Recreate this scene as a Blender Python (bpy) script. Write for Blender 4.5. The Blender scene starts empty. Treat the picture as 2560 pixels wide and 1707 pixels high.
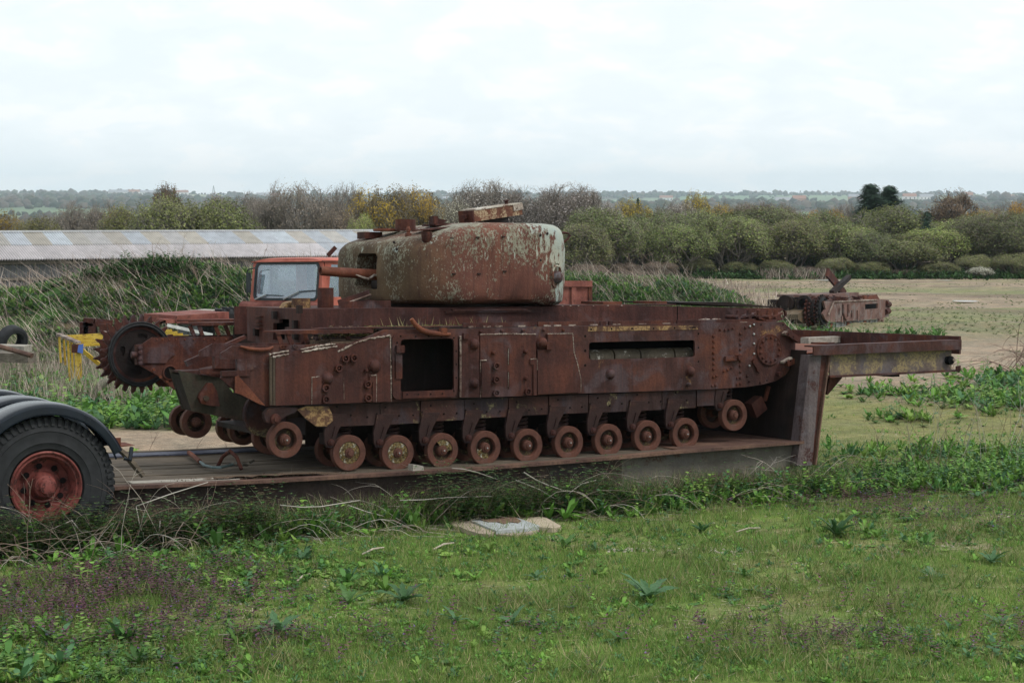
import bpy, bmesh, math, random
import numpy as np
from mathutils import Vector, Matrix, Euler
from mathutils.geometry import tessellate_polygon

# ------------------------------------------------------------------ camera, sky, sun, exposure
S = bpy.context.scene
COL = S.collection
FPX = 4200.0                       # focal length in pixels of the 2560 px wide photograph
PITCH = math.atan(363.5 / FPX)
CAMZ = 2.33
cam_d = bpy.data.cameras.new('camera')
cam = bpy.data.objects.new('camera', cam_d)
COL.objects.link(cam)
cam.location = (0, 0, CAMZ)
cam.rotation_euler = (math.radians(90) - PITCH, 0, 0)
cam_d.sensor_width = 36
cam_d.lens = 36 * FPX / 2560
cam_d.clip_start = 0.05
cam_d.clip_end = 30000
S.camera = cam

SUN_EL, SUN_AZ = math.radians(50), math.radians(112)     # azimuth from +Y (away from camera) towards +X
wd = bpy.data.worlds.new('World')
S.world = wd
wd.use_nodes = True
nt = wd.node_tree
nt.nodes.clear()
def wn(t, **k):
    n = nt.nodes.new(t)
    for a, b in k.items(): setattr(n, a, b)
    return n
out = wn('ShaderNodeOutputWorld'); bg = wn('ShaderNodeBackground')
sky = wn('ShaderNodeTexSky', sky_type='NISHITA', sun_disc=False, sun_elevation=SUN_EL, sun_rotation=SUN_AZ)
sky.air_density = 1.0; sky.dust_density = 1.5
tc = wn('ShaderNodeTexCoord'); sep = wn('ShaderNodeSeparateXYZ')
nt.links.new(tc.outputs['Generated'], sep.inputs[0])
addz = wn('ShaderNodeMath', operation='MAXIMUM'); addz.inputs[1].default_value = 0.0
nt.links.new(sep.outputs['Z'], addz.inputs[0])
addz2 = wn('ShaderNodeMath', operation='ADD'); addz2.inputs[1].default_value = 0.34
nt.links.new(addz.outputs[0], addz2.inputs[0])
dx = wn('ShaderNodeMath', operation='DIVIDE'); dy = wn('ShaderNodeMath', operation='DIVIDE')
nt.links.new(sep.outputs['X'], dx.inputs[0]); nt.links.new(addz2.outputs[0], dx.inputs[1])
nt.links.new(sep.outputs['Y'], dy.inputs[0]); nt.links.new(addz2.outputs[0], dy.inputs[1])
cmb = wn('ShaderNodeCombineXYZ')
nt.links.new(dx.outputs[0], cmb.inputs[0]); nt.links.new(dy.outputs[0], cmb.inputs[1])
n1 = wn('ShaderNodeTexNoise'); n1.inputs['Scale'].default_value = 7.0; n1.inputs['Detail'].default_value = 8; n1.inputs['Roughness'].default_value = 0.56
n1.inputs['Distortion'].default_value = 0.25
n2 = wn('ShaderNodeTexNoise'); n2.inputs['Scale'].default_value = 2.0; n2.inputs['Detail'].default_value = 4
nt.links.new(cmb.outputs[0], n1.inputs['Vector']); nt.links.new(cmb.outputs[0], n2.inputs['Vector'])
r1 = wn('ShaderNodeValToRGB')
r1.color_ramp.interpolation = 'EASE'
r1.color_ramp.elements[0].position = 0.40; r1.color_ramp.elements[0].color = (8.35, 8.95, 9.25, 1)
r1.color_ramp.elements[1].position = 0.60; r1.color_ramp.elements[1].color = (9.3, 9.5, 9.55, 1)
e = r1.color_ramp.elements.new(0.50); e.color = (8.65, 9.2, 9.45, 1)
r2 = wn('ShaderNodeValToRGB')
r2.color_ramp.elements[0].position = 0.36; r2.color_ramp.elements[0].color = (0.965, 0.98, 0.99, 1)
r2.color_ramp.elements[1].position = 0.56; r2.color_ramp.elements[1].color = (1, 1, 1, 1)
nt.links.new(n1.outputs['Fac'], r1.inputs[0]); nt.links.new(n2.outputs['Fac'], r2.inputs[0])
mul = wn('ShaderNodeMixRGB', blend_type='MULTIPLY'); mul.inputs[0].default_value = 1
nt.links.new(r1.outputs[0], mul.inputs[1]); nt.links.new(r2.outputs[0], mul.inputs[2])
mx = wn('ShaderNodeMixRGB'); mx.inputs[0].default_value = 0.93
nt.links.new(sky.outputs[0], mx.inputs[1]); nt.links.new(mul.outputs[0], mx.inputs[2])
nt.links.new(mx.outputs[0], bg.inputs['Color']); bg.inputs['Strength'].default_value = 0.1
nt.links.new(bg.outputs[0], out.inputs['Surface'])

sun_d = bpy.data.lights.new('sun', 'SUN'); sun_d.energy = 1.5; sun_d.angle = math.radians(14); sun_d.color = (1, 0.96, 0.9)
sun = bpy.data.objects.new('sun', sun_d); COL.objects.link(sun)
sd = Vector((math.sin(SUN_AZ) * math.cos(SUN_EL), math.cos(SUN_AZ) * math.cos(SUN_EL), math.sin(SUN_EL)))
sun.rotation_euler = sd.to_track_quat('Z', 'Y').to_euler()
S.view_settings.view_transform = 'Standard'; S.view_settings.look = 'None'
S.view_settings.exposure = 0.27; S.view_settings.gamma = 1; S.view_settings.use_curve_mapping = False
S.render.engine = 'CYCLES'
S.cycles.max_bounces = 6; S.cycles.diffuse_bounces = 3; S.cycles.glossy_bounces = 3
S.cycles.transmission_bounces = 6; S.cycles.transparent_max_bounces = 8; S.cycles.volume_bounces = 1

HAZE = .0002
rnd = random.Random(7)
rng = np.random.default_rng(11)

# ------------------------------------------------------------------ frames: pixel rays of the photograph met with real planes
def ray(px, py):
    x = (px - 1280) / FPX; y = (853.5 - py) / FPX
    return np.array([x, math.cos(PITCH) + y * math.sin(PITCH), -math.sin(PITCH) + y * math.cos(PITCH)])
CP = np.array([0, 0, CAMZ])
def at(px, py, Y):
    d = ray(px, py); return Vector(CP + d * (Y / d[1]))
class Frame:
    def __init__(s, O, R): s.O = np.array(O, float); s.R = np.array(R, float); s.ol = s.R @ (CP - s.O)
    def hit(s, px, py, ax, val):
        d = s.R @ ray(px, py); t = (val - s.ol[ax]) / d[ax]; return s.ol + t * d
    def V(s, px, py, v): q = s.hit(px, py, 1, v); return (q[0], q[2])
    def U(s, px, py, u): q = s.hit(px, py, 0, u); return (q[1], q[2])
    def W(s, px, py, w): q = s.hit(px, py, 2, w); return (q[0], q[1])
    def M(s, off=(0, 0, 0)):
        m = Matrix([[*s.R[:, i], 0] for i in range(3)] + [[0, 0, 0, 1]])
        o = s.O + s.R.T @ np.array(off)
        m[0][3], m[1][3], m[2][3] = o
        return m
    def world(s, u, v, w): return Vector(s.O + s.R.T @ np.array([u, v, w]))
def nrm(a): return a / np.linalg.norm(a)
def mkframe(O, alpha, tilt):
    a = math.radians(alpha); t = math.radians(tilt)
    rx = np.array([[1, 0, 0], [0, math.cos(t), math.sin(t)], [0, -math.sin(t), math.cos(t)]])
    u = rx @ np.array([math.cos(a), math.sin(a), 0]); v = rx @ np.array([-math.sin(a), math.cos(a), 0]); w = rx @ np.array([0, 0, 1])
    return Frame(O, np.array([u, v, w]))
_O = CP + 12.07 * ray(874, 1132)
_U = nrm(ray(8700, 700)); _V = ray(-1095, 700); _V = nrm(_V - _U * _V.dot(_U))
TF = Frame(_O, np.array([_U, _V, np.cross(_U, _V)]))        # tank: u along the hull, v away across it, w up
# enlarged views of the photograph used as rulers
cA = lambda x, y: (400 + x / 3.563, 760 + y / 3.563)
cB = lambda x, y: (900 + x / 3.7333, 780 + y / 3.7333)
cC = lambda x, y: (1400 + x / 3.3357, 720 + y / 3.3357)
cD = lambda x, y: (820 + x / 3.1784, 470 + y / 3.1784)
cE = lambda x, y: (1840 + x / 2.8, 640 + y / 2.8)
cG = lambda x, y: (x / 2.7035, 420 + y / 2.7035)
cH = lambda x, y: (380 + x / 7.128, 740 + y / 7.128)
cJ = lambda x, y: (420 + x / 5.345, 940 + y / 5.345)
cK = lambda x, y: (x / 6.818, 780 + y / 6.818)
cL = lambda x, y: (x / 6.533, 960 + y / 6.533)
cM = lambda x, y: (1380 + x / 4.055, 620 + y / 4.055)
cT = lambda x, y: (590 + x / 6.03, 600 + y / 6.03)
cW = lambda x, y: (1920 + x / 6.918, 660 + y / 6.918)
def PV(c, v, *pts): return [TF.V(*c(*p), v) for p in pts]
def PU(c, u, *pts): return [TF.U(*c(*p), u) for p in pts]

# ------------------------------------------------------------------ mesh builder
class MB:
    def __init__(s): s.v = []; s.f = []
    def add(s, vs, fs):
        n = len(s.v); s.v += [tuple(p) for p in vs]; s.f += [tuple(i + n for i in f) for f in fs]; return s
    def box(s, a, b):
        x0, y0, z0 = a; x1, y1, z1 = b
        return s.add([(x, y, z) for z in (z0, z1) for y in (y0, y1) for x in (x0, x1)],
                     [(0, 2, 3, 1), (4, 5, 7, 6), (0, 1, 5, 4), (2, 6, 7, 3), (0, 4, 6, 2), (1, 3, 7, 5)])
    def beam(s, p0, p1, w, h, up=(0, 0, 1)):
        p0, p1, up = Vector(p0), Vector(p1), Vector(up)
        d = (p1 - p0).normalized(); side = d.cross(up).normalized(); u = side.cross(d).normalized()
        vs = [p + side * (a * w / 2) + u * (b * h / 2) for p in (p0, p1) for a, b in ((-1, -1), (1, -1), (1, 1), (-1, 1))]
        return s.add(vs, [(0, 1, 2, 3), (7, 6, 5, 4), (0, 4, 5, 1), (1, 5, 6, 2), (2, 6, 7, 3), (3, 7, 4, 0)])
    def prism(s, pts, ax, a, b, holes=()):
        loops = [list(pts)] + [list(h) for h in holes]
        tri = tessellate_polygon([[Vector((p[0], p[1], 0)) for p in l] for l in loops])
        flat = [p for l in loops for p in l]
        def em(p, t): return {0: (t, p[0], p[1]), 1: (p[0], t, p[1]), 2: (p[0], p[1], t)}[ax]
        n = len(flat)
        fs = [tuple(t) for t in tri] + [tuple(i + n for i in reversed(t)) for t in tri]
        k = 0
        for l in loops:
            m = len(l)
            for i in range(m):
                j = (i + 1) % m; fs.append((k + i, k + j, k + j + n, k + i + n))
            k += m
        return s.add([em(p, a) for p in flat] + [em(p, b) for p in flat], fs)
    def lathe(s, c, d, prof, n=24, cap=True):
        """prof: (distance along d, radius)"""
        c, d = Vector(c), Vector(d).normalized()
        a = d.orthogonal().normalized(); b = d.cross(a)
        vs = [c + d * t + (a * math.cos(2 * math.pi * k / n) + b * math.sin(2 * math.pi * k / n)) * r for t, r in prof for k in range(n)]
        fs = [(i * n + k, i * n + (k + 1) % n, (i + 1) * n + (k + 1) % n, (i + 1) * n + k) for i in range(len(prof) - 1) for k in range(n)]
        if cap: fs += [tuple(range(n))[::-1], tuple((len(prof) - 1) * n + k for k in range(n))]
        return s.add(vs, fs)
    def cyl(s, p0, p1, r, n=14, r1=None):
        p0, p1 = Vector(p0), Vector(p1)
        return s.lathe(p0, p1 - p0, [(0, r), ((p1 - p0).length, r if r1 is None else r1)], n)
    def tube(s, pts, r, n=6, jit=0):
        pts = [Vector(p) for p in pts]; vs = []; fs = []
        prev = None
        for i, p in enumerate(pts):
            d = (pts[min(i + 1, len(pts) - 1)] - pts[max(i - 1, 0)]).normalized()
            a = d.orthogonal().normalized() if prev is None else (prev - d * prev.dot(d)).normalized()
            prev = a; b = d.cross(a)
            rr = r[i] if isinstance(r, (list, tuple)) else r
            for k in range(n):
                q = rr * (1 + (rnd.uniform(-jit, jit) if jit else 0))
                vs.append(p + (a * math.cos(2 * math.pi * k / n) + b * math.sin(2 * math.pi * k / n)) * q)
        for i in range(len(pts) - 1):
            for k in range(n): fs.append((i * n + k, i * n + (k + 1) % n, (i + 1) * n + (k + 1) % n, (i + 1) * n + k))
        fs += [tuple(range(n))[::-1], tuple((len(pts) - 1) * n + k for k in range(n))]
        return s.add(vs, fs)
    def dome(s, c, d, r, h=None, n=16, m=5):
        h = r if h is None else h
        return s.lathe(c, d, [(h * math.sin(math.pi / 2 * i / m), max(r * math.cos(math.pi / 2 * i / m), r * .03)) for i in range(m + 1)], n)
def rrect(x0, y0, x1, y1, r, n=4):
    o = []
    for cx, cy, a0 in ((x1 - r, y1 - r, 0), (x0 + r, y1 - r, 90), (x0 + r, y0 + r, 180), (x1 - r, y0 + r, 270)):
        for i in range(n + 1):
            a = math.radians(a0 + 90 * i / n); o.append((cx + r * math.cos(a), cy + r * math.sin(a)))
    return o
def smooth(me, ang=35):
    bm = bmesh.new(); bm.from_mesh(me)
    for f in bm.faces: f.smooth = True
    for e in bm.edges:
        if len(e.link_faces) == 2 and e.calc_face_angle(0) > math.radians(ang): e.smooth = False
    bm.to_mesh(me); bm.free()
def mesh(name, mb, m, sm=False, fix=True):
    me = bpy.data.meshes.new(name); me.from_pydata(mb.v, [], mb.f); me.validate()
    if fix:
        bm = bmesh.new(); bm.from_mesh(me); bmesh.ops.recalc_face_normals(bm, faces=bm.faces); bm.to_mesh(me); bm.free()
    if sm: smooth(me)
    if m: me.materials.append(m)
    return me
def link(name, me, parent=None, loc=None, kind=None, label=None):
    o = bpy.data.objects.new(name, me); COL.objects.link(o)
    if parent is not None:
        o.parent = parent
        if loc is None and 'off' in parent: o.location = [-c for c in parent['off']]
    if loc is not None: o.location = loc
    if kind: o['kind'] = kind
    if label: o['label'] = label
    return o
def part(name, mb, m, parent, sm=False, kind=None, label=None): return link(name, mesh(name, mb, m, sm), parent, None, kind, label)
def tag(o, label, cat, group=None):
    o['label'] = label; o['category'] = cat
    if group: o['group'] = group
    return o
def thing(name, label, cat, M=None, off=None, group=None):
    """an Empty at the thing's base; its parts keep the frame's coordinates through location = -off"""
    o = bpy.data.objects.new(name, None); COL.objects.link(o); o.empty_display_size = .2
    if M is not None: o.matrix_world = M
    if off is not None: o['off'] = list(off)
    return tag(o, label, cat, group)

# ------------------------------------------------------------------ materials
class NT:
    def __init__(s, name):
        s.m = bpy.data.materials.new(name); s.m.use_nodes = True; s.t = s.m.node_tree
        s.b = s.t.nodes['Principled BSDF']; s.o = s.t.nodes['Material Output']
    def n(s, t, ins={}, **k):
        x = s.t.nodes.new(t)
        for a, b in k.items(): setattr(x, a, b)
        for a, b in ins.items():
            if isinstance(b, bpy.types.NodeSocket): s.t.links.new(b, x.inputs[a])
            else: x.inputs[a].default_value = b
        return x
    def coord(s, sc=(1, 1, 1), kind='Object', rot=(0, 0, 0)):
        tc = s.n('ShaderNodeTexCoord'); mp = s.n('ShaderNodeMapping', {'Vector': tc.outputs[kind], 'Scale': sc, 'Rotation': rot}); return mp.outputs[0]
    def noise(s, vec, sc, det=5, rough=.55, dist=0):
        return s.n('ShaderNodeTexNoise', {'Vector': vec, 'Scale': sc, 'Detail': det, 'Roughness': rough, 'Distortion': dist}).outputs['Fac']
    def ramp(s, fac, stops):
        r = s.n('ShaderNodeValToRGB', {0: fac}); el = r.color_ramp.elements
        while len(el) < len(stops): el.new(.5)
        for e, (p, c) in zip(el, stops):
            e.position = p; e.color = (*c, 1) if isinstance(c, tuple) else (c, c, c, 1)
        return r.outputs[0]
    def mix(s, f, a, b, mode='MIX'):
        return s.n('ShaderNodeMixRGB', {0: f, 1: a if not isinstance(a, tuple) else (*a, 1), 2: b if not isinstance(b, tuple) else (*b, 1)}, blend_type=mode).outputs[0]
    def math(s, op, a, b=0.0): return s.n('ShaderNodeMath', {0: a, 1: b}, operation=op).outputs[0]
    def fin(s, col, rough=.85, bump=None, bs=.3, bd=.01, spec=.3, metal=0):
        s.put('Base Color', col); s.put('Roughness', rough); s.b.inputs['Specular IOR Level'].default_value = spec
        s.b.inputs['Metallic'].default_value = metal
        if bump is not None:
            s.t.links.new(s.n('ShaderNodeBump', {'Strength': bs, 'Distance': bd, 'Height': bump}).outputs[0], s.b.inputs['Normal'])
        return s.m
    def put(s, k, v):
        if isinstance(v, bpy.types.NodeSocket): s.t.links.new(v, s.b.inputs[k])
        else: s.b.inputs[k].default_value = (*v, 1) if isinstance(v, tuple) and len(v) == 3 else v

def rust(name, dark, mid, light, patch=None, pth=.6, psc=5, pale=None, plth=.66, speck=.5, streak=.5, grey=(.085, .065, .072), gth=.56, bs=.35, rough=.72):
    t = NT(name); c = t.coord()
    a = t.noise(c, 2.6, 9, .62, .4); b = t.noise(c, 55, 4, .6); st = t.noise(t.coord((26, 26, 1.1)), 1.0, 5, .6)
    col = t.ramp(a, [(.32, dark), (.5, mid), (.68, light)])
    g = t.noise(c, 3.7, 7, .6, .8)
    col = t.mix(t.math('MULTIPLY', t.ramp(g, [(gth, 0.), (gth + .1, 1.)]), .75), col, grey)
    col = t.mix(t.math('MULTIPLY', t.ramp(st, [(.4, 0.), (.7, 1.)]), streak), col, dark)
    col = t.mix(t.math('MULTIPLY', t.ramp(t.noise(t.coord((31, 31, 1.6)), 1.3, 4, .6), [(.55, 0.), (.72, 1.)]), streak * .6), col, light)
    col = t.mix(speck, col, t.ramp(b, [(.3, .55), (.5, 1.), (.75, 1.5)]), 'MULTIPLY')
    du = t.ramp(t.noise(t.coord((9, 9, 1.8)), 1.1, 7, .65), [(.52, 0.), (.75, .42)])
    col = t.mix(du, col, tuple(min(1, x * .9 + y_) for x, y_ in zip(light, (.02, .025, .028))))
    if patch:
        pm = t.math('MULTIPLY', t.ramp(t.noise(c, psc, 9, .68, .3), [(pth, 0.), (pth + .05, 1.)]), t.ramp(t.noise(c, 70, 3), [(.38, .15), (.55, 1.)]))
        col = t.mix(pm, col, patch)
    if pale:
        pm = t.ramp(t.noise(c, 38, 6, .7), [(plth, 0.), (plth + .06, 1.)])
        col = t.mix(pm, col, pale)
    return t.fin(col, rough, t.math('ADD', b, t.math('MULTIPLY', a, 3.)), bs, .009, .22)

RD, RM, RL = (.022, .0085, .008), (.062, .0195, .0145), (.14, .043, .021)
m_rust = rust('rusted_steel', RD, RM, RL, speck=.6)
m_rust_pl = rust('rusted_armour', (.024, .009, .0085), (.060, .0205, .016), (.112, .036, .022), grey=(.085, .054, .057), gth=.56, streak=.6, speck=.5)
m_rust_side = rust('rusted_side_plate', (.026, .0115, .011), (.064, .0245, .0195), (.125, .041, .023), grey=(.085, .060, .067), gth=.50, patch=(.23, .125, .05), pth=.62, psc=2.2, streak=.5)
m_rust_ochre = rust('ochre_paint_over_rust', (.05, .025, .02), (.10, .05, .03), (.17, .08, .035), patch=(.30, .19, .085), pth=.47, psc=7)
m_rust_orange = rust('orange_rust', (.06, .02, .014), (.13, .04, .022), (.21, .07, .033), gth=.7, streak=.3)
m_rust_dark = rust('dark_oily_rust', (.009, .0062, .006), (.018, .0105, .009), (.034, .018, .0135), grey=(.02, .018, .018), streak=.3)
m_rust_skirt = rust('suspension_bracket_rust', (.014, .0075, .0075), (.036, .0165, .0145), (.075, .028, .019), grey=(.036, .030, .038), gth=.52, patch=(.23, .20, .10), pth=.585, psc=2.9, streak=.3)
m_nose = rust('faded_olive_nose_paint', (.022, .018, .014), (.038, .034, .023), (.06, .053, .035), grey=(.055, .03, .022), gth=.5, streak=.4)
m_weld = rust('lichened_weld', (.09, .05, .04), (.26, .20, .165), (.48, .44, .38), gth=.9, streak=0, speck=1., bs=.8, patch=(.07, .03, .022), pth=.52, psc=22)
m_wheel = rust('wheel_rim_rust', (.045, .020, .015), (.098, .040, .028), (.14, .058, .036), grey=(.10, .062, .055), streak=.15, speck=.4)
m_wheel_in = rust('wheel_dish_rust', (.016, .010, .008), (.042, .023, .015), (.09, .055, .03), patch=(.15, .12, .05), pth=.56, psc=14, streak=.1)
m_white_paint = rust('peeling_white_paint', (.2, .16, .12), (.36, .31, .25), (.6, .57, .5), patch=(.12, .05, .03), pth=.52, psc=9, gth=.9, streak=.2)
m_grey_paint = rust('grey_painted_steel', (.07, .06, .05), (.11, .10, .082), (.14, .128, .105), patch=(.07, .038, .026), pth=.56, psc=4, grey=(.11, .10, .095), gth=.55, streak=.3, speck=.25)
m_purple = rust('purple_grey_steel', (.045, .03, .031), (.10, .078, .082), (.15, .12, .115), patch=(.055, .022, .018), pth=.55, psc=5, grey=(.14, .13, .14), gth=.5, streak=.6)
m_beam_ochre = rust('flaking_cream_beam', (.075, .055, .052), (.12, .09, .078), (.17, .13, .10), patch=(.26, .20, .105), pth=.47, psc=3.6, grey=(.11, .10, .12), gth=.52, streak=.25)
m_tray = rust('tray_edge_rust', (.05, .028, .024), (.11, .062, .047), (.19, .11, .075), gth=.75, streak=.2, speck=.7)
m_redpaint = rust('faded_red_paint', (.25, .06, .04), (.42, .115, .08), (.53, .17, .12), patch=(.12, .045, .03), pth=.64, psc=3, gth=.95, streak=.15, speck=.2, bs=.1, rough=.5)
m_redrust = rust('rusted_red_paint', (.11, .035, .028), (.20, .065, .05), (.30, .11, .085), patch=(.09, .035, .025), pth=.56, psc=6, gth=.95, streak=.25)
m_hubred = rust('faded_red_wheel_paint', (.085, .026, .022), (.18, .048, .04), (.29, .10, .085), patch=(.05, .018, .015), pth=.51, psc=16, gth=.95, streak=.1, speck=.4)
m_yellow = rust('yellow_paint', (.33, .19, .02), (.52, .34, .035), (.62, .45, .10), patch=(.14, .06, .03), pth=.56, psc=9, gth=.95, streak=.1)
m_far_rust = rust('flaked_wreck_rust', (.075, .042, .036), (.16, .085, .07), (.22, .13, .105), patch=(.20, .075, .035), pth=.62, psc=4, grey=(.21, .19, .18), gth=.5, streak=.6, pale=(.34, .31, .28), plth=.63)
m_far_olive = rust('wreck_olive_front', (.06, .045, .03), (.115, .085, .055), (.15, .11, .07), patch=(.15, .07, .035), pth=.6, psc=3, gth=.9)
m_far_blue = rust('wreck_blue_grey_brackets', (.09, .09, .085), (.21, .22, .21), (.3, .32, .3), patch=(.14, .06, .035), pth=.56, psc=5, gth=.9, streak=.4)

def plain(name, c, rough=.6, spec=.4, var=.25, sc=12, bs=.15, metal=0):
    t = NT(name); v = t.coord(); n = t.noise(v, sc, 6, .6)
    col = t.ramp(n, [(.3, tuple(x * (1 - var) for x in c)), (.7, tuple(min(1, x * (1 + var)) for x in c))])
    return t.fin(col, rough, n, bs, .004, spec, metal)
m_web = rust('brown_beam_web', (.022, .015, .013), (.045, .03, .026), (.075, .05, .04), grey=(.05, .045, .045), streak=.3)
m_duct = rust('chalky_duct_paint', (.04, .033, .024), (.085, .068, .048), (.13, .11, .08), patch=(.45, .42, .37), pth=.56, psc=8, gth=.9)
m_boxpaint = rust('rusted_box_with_cream_flakes', (.05, .02, .014), (.11, .043, .028), (.18, .07, .04), patch=(.36, .27, .17), pth=.50, psc=10, gth=.9, streak=.5)
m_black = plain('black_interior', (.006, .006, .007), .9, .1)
m_rubber = plain('black_rubber', (.012, .0125, .014), .72, .35, .5, 30, .4)
m_tyre = plain('weathered_tyre_rubber', (.022, .023, .025), .78, .3, .35, 14, .5)
m_fender = plain('glossy_black_mudguard', (.006, .010, .016), .22, .3, .3, 8, .05)
m_shiny = plain('bare_steel', (.5, .5, .5), .3, .6, .2, 20, .1, .9)
m_hole = plain('dark_hole', (.008, .006, .006), .95, .1)
m_soil = plain('brown_grit_and_soil', (.10, .068, .048), .95, .15, .7, 60, 1.2)
m_blue = plain('dark_blue_tarpaulin', (.05, .055, .085), .6, .4, .6, 26, .8)
m_concrete = plain('weathered_concrete', (.33, .27, .21), .92, .2, .28, 16, .5)
m_concrete_b = plain('buff_concrete', (.42, .35, .26), .92, .2, .2, 20, .5)
m_whitebar = plain('white_painted_bar', (.6, .6, .58), .5)
m_cable = plain('grey_green_cable', (.10, .14, .14), .6)
m_bone = plain('pale_dead_wood', (.42, .36, .29), .85, .2, .35, 30, .4)
m_sign_blue = plain('blue_cloth_tag', (.08, .16, .5), .6)
m_glass_dark = plain('dark_rubber_seal', (.02, .025, .028), .6)
m_silver = plain('worn_silver_wiper', (.45, .47, .48), .35, .5, .1, 10, 0, .6)
m_greytube = plain('mossy_grey_rubber_hose', (.20, .19, .145), .9, .2, .3, 18, .6)
m_seat = plain('dark_blue_grey_seat', (.07, .08, .10), .8)

def wood(name, c1, c2, axis=0, sc=9):
    t = NT(name); s_ = [26, 26, 26]; s_[axis] = 1.2
    v = t.coord(tuple(s_)); n = t.noise(v, 1.6, 6, .65, .3); k = t.noise(t.coord(), sc, 5)
    col = t.ramp(n, [(.3, c1), (.62, c2), (.85, tuple(min(1, x * 1.5) for x in c2))])
    col = t.mix(.5, col, t.ramp(k, [(.3, .55), (.7, 1.35)]), 'MULTIPLY')
    return t.fin(col, .85, n, .6, .004, .25)
m_deckwood = wood('weathered_deck_timber', (.045, .035, .026), (.135, .108, .080))
m_board = wood('silver_grey_board', (.20, .18, .15), (.40, .37, .32))
m_boarddark = wood('brown_grey_board', (.09, .075, .06), (.2, .17, .14))
m_shedwall = wood('blackened_shed_boards', (.05, .05, .052), (.13, .13, .135), 2)

def glass():
    t = NT('dusty_windscreen_glass')
    n = t.noise(t.coord(), 3, 5)
    tr = t.n('ShaderNodeBsdfTransparent', {'Color': (.88, .92, .94, 1)})
    gl = t.n('ShaderNodeBsdfGlossy', {'Color': (.9, .95, 1, 1), 'Roughness': .04})
    df = t.n('ShaderNodeBsdfDiffuse', {'Color': (.42, .50, .60, 1)})
    m1 = t.n('ShaderNodeMixShader', {0: .16, 1: tr.outputs[0], 2: gl.outputs[0]})
    m2 = t.n('ShaderNodeMixShader', {0: t.ramp(n, [(.3, .16), (.8, .24)]), 1: m1.outputs[0], 2: df.outputs[0]})
    t.t.links.new(m2.outputs[0], t.o.inputs[0]); return t.m
m_glass = glass()

def turret_mat():
    t = NT('lichened_cast_turret'); c = t.coord()
    sp = t.n('ShaderNodeSeparateXYZ', {0: c})
    a = t.noise(c, 2.4, 8, .6, .3); b = t.noise(c, 60, 4, .6)
    col = t.ramp(a, [(.3, (.045, .018, .013)), (.5, (.115, .042, .030)), (.7, (.18, .07, .045))])
    # brown-green grime on the front third
    fr = t.n('ShaderNodeMapRange', {0: sp.outputs[0], 1: 1.15, 2: .75, 3: 0., 4: 1.}).outputs[0]
    col = t.mix(t.math('MULTIPLY', fr, .8), col, t.ramp(a, [(.35, (.045, .033, .018)), (.65, (.105, .08, .04))]))
    st = t.noise(t.coord((30, 30, 1.4)), 1., 5)
    col = t.mix(t.math('MULTIPLY', t.ramp(st, [(.5, 0.), (.7, 1.)]), .55), col, (.045, .02, .016))
    # old pale green paint and lichen: thick near the roof edge, in specks below
    hz = t.n('ShaderNodeMapRange', {0: sp.outputs[2], 1: 1.0, 2: 1.7, 3: -.035, 4: .045}).outputs[0]
    big = t.math('MULTIPLY', t.math('SUBTRACT', t.noise(t.coord((1, 1, .7)), 2.9, 4, .5), .5), .62)
    fine = t.noise(t.coord((1, 1, .62)), 66, 8, .72)
    s_ = t.math('ADD', t.math('ADD', fine, big), hz)
    frd = t.n('ShaderNodeMapRange', {0: sp.outputs[0], 1: .95, 2: .7, 3: 0., 4: -.05}).outputs[0]
    s_ = t.math('ADD', s_, frd)
    s_ = t.math('ADD', s_, t.math('MULTIPLY', t.math('SUBTRACT', t.noise(t.coord((1, 1, .8)), 11, 5, .6), .5), .34))
    lm = t.ramp(s_, [(.520, 0.), (.575, .9)])
    lc = t.ramp(t.noise(c, 14, 5), [(.35, (.165, .155, .11)), (.65, (.28, .275, .21))])
    col = t.mix(lm, col, lc)
    # pale bluish paint at the rear corner, running down
    rr = t.n('ShaderNodeMapRange', {0: sp.outputs[0], 1: 1.72, 2: 2.04, 3: -.11, 4: .095}).outputs[0]
    s2 = t.math('ADD', t.math('ADD', t.noise(t.coord((1.0, 1.0, .28)), 30, 8, .66), rr), t.math('MULTIPLY', t.math('SUBTRACT', t.noise(c, 3.3, 3), .5), .5))
    s2 = t.math('ADD', s2, t.n('ShaderNodeMapRange', {0: sp.outputs[2], 1: 1.1, 2: 1.7, 3: -.10, 4: .075}).outputs[0])
    col = t.mix(t.ramp(s2, [(.525, 0.), (.575, 1.)]), col, t.ramp(a, [(.4, (.30, .355, .33)), (.6, (.38, .37, .30))]))
    return t.fin(col, .8, t.math('ADD', b, t.math('MULTIPLY', lm, .4)), .55, .008, .3)
m_turret = turret_mat()

def gravelfill():
    t = NT('yellow_grit_fill'); v = t.n('ShaderNodeTexVoronoi', {'Vector': t.coord(), 'Scale': 62.})
    col = t.mix(1., t.ramp(v.outputs['Color'], [(.1, (.09, .05, .02)), (.45, (.26, .18, .07)), (.7, (.40, .32, .17)), (.9, (.66, .62, .52))]), t.ramp(v.outputs['Distance'], [(0., 1.), (.7, .3)]), 'MULTIPLY')
    return t.fin(col, .9, v.outputs['Distance'], -1., .01, .2)
m_grit = gravelfill()

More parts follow.
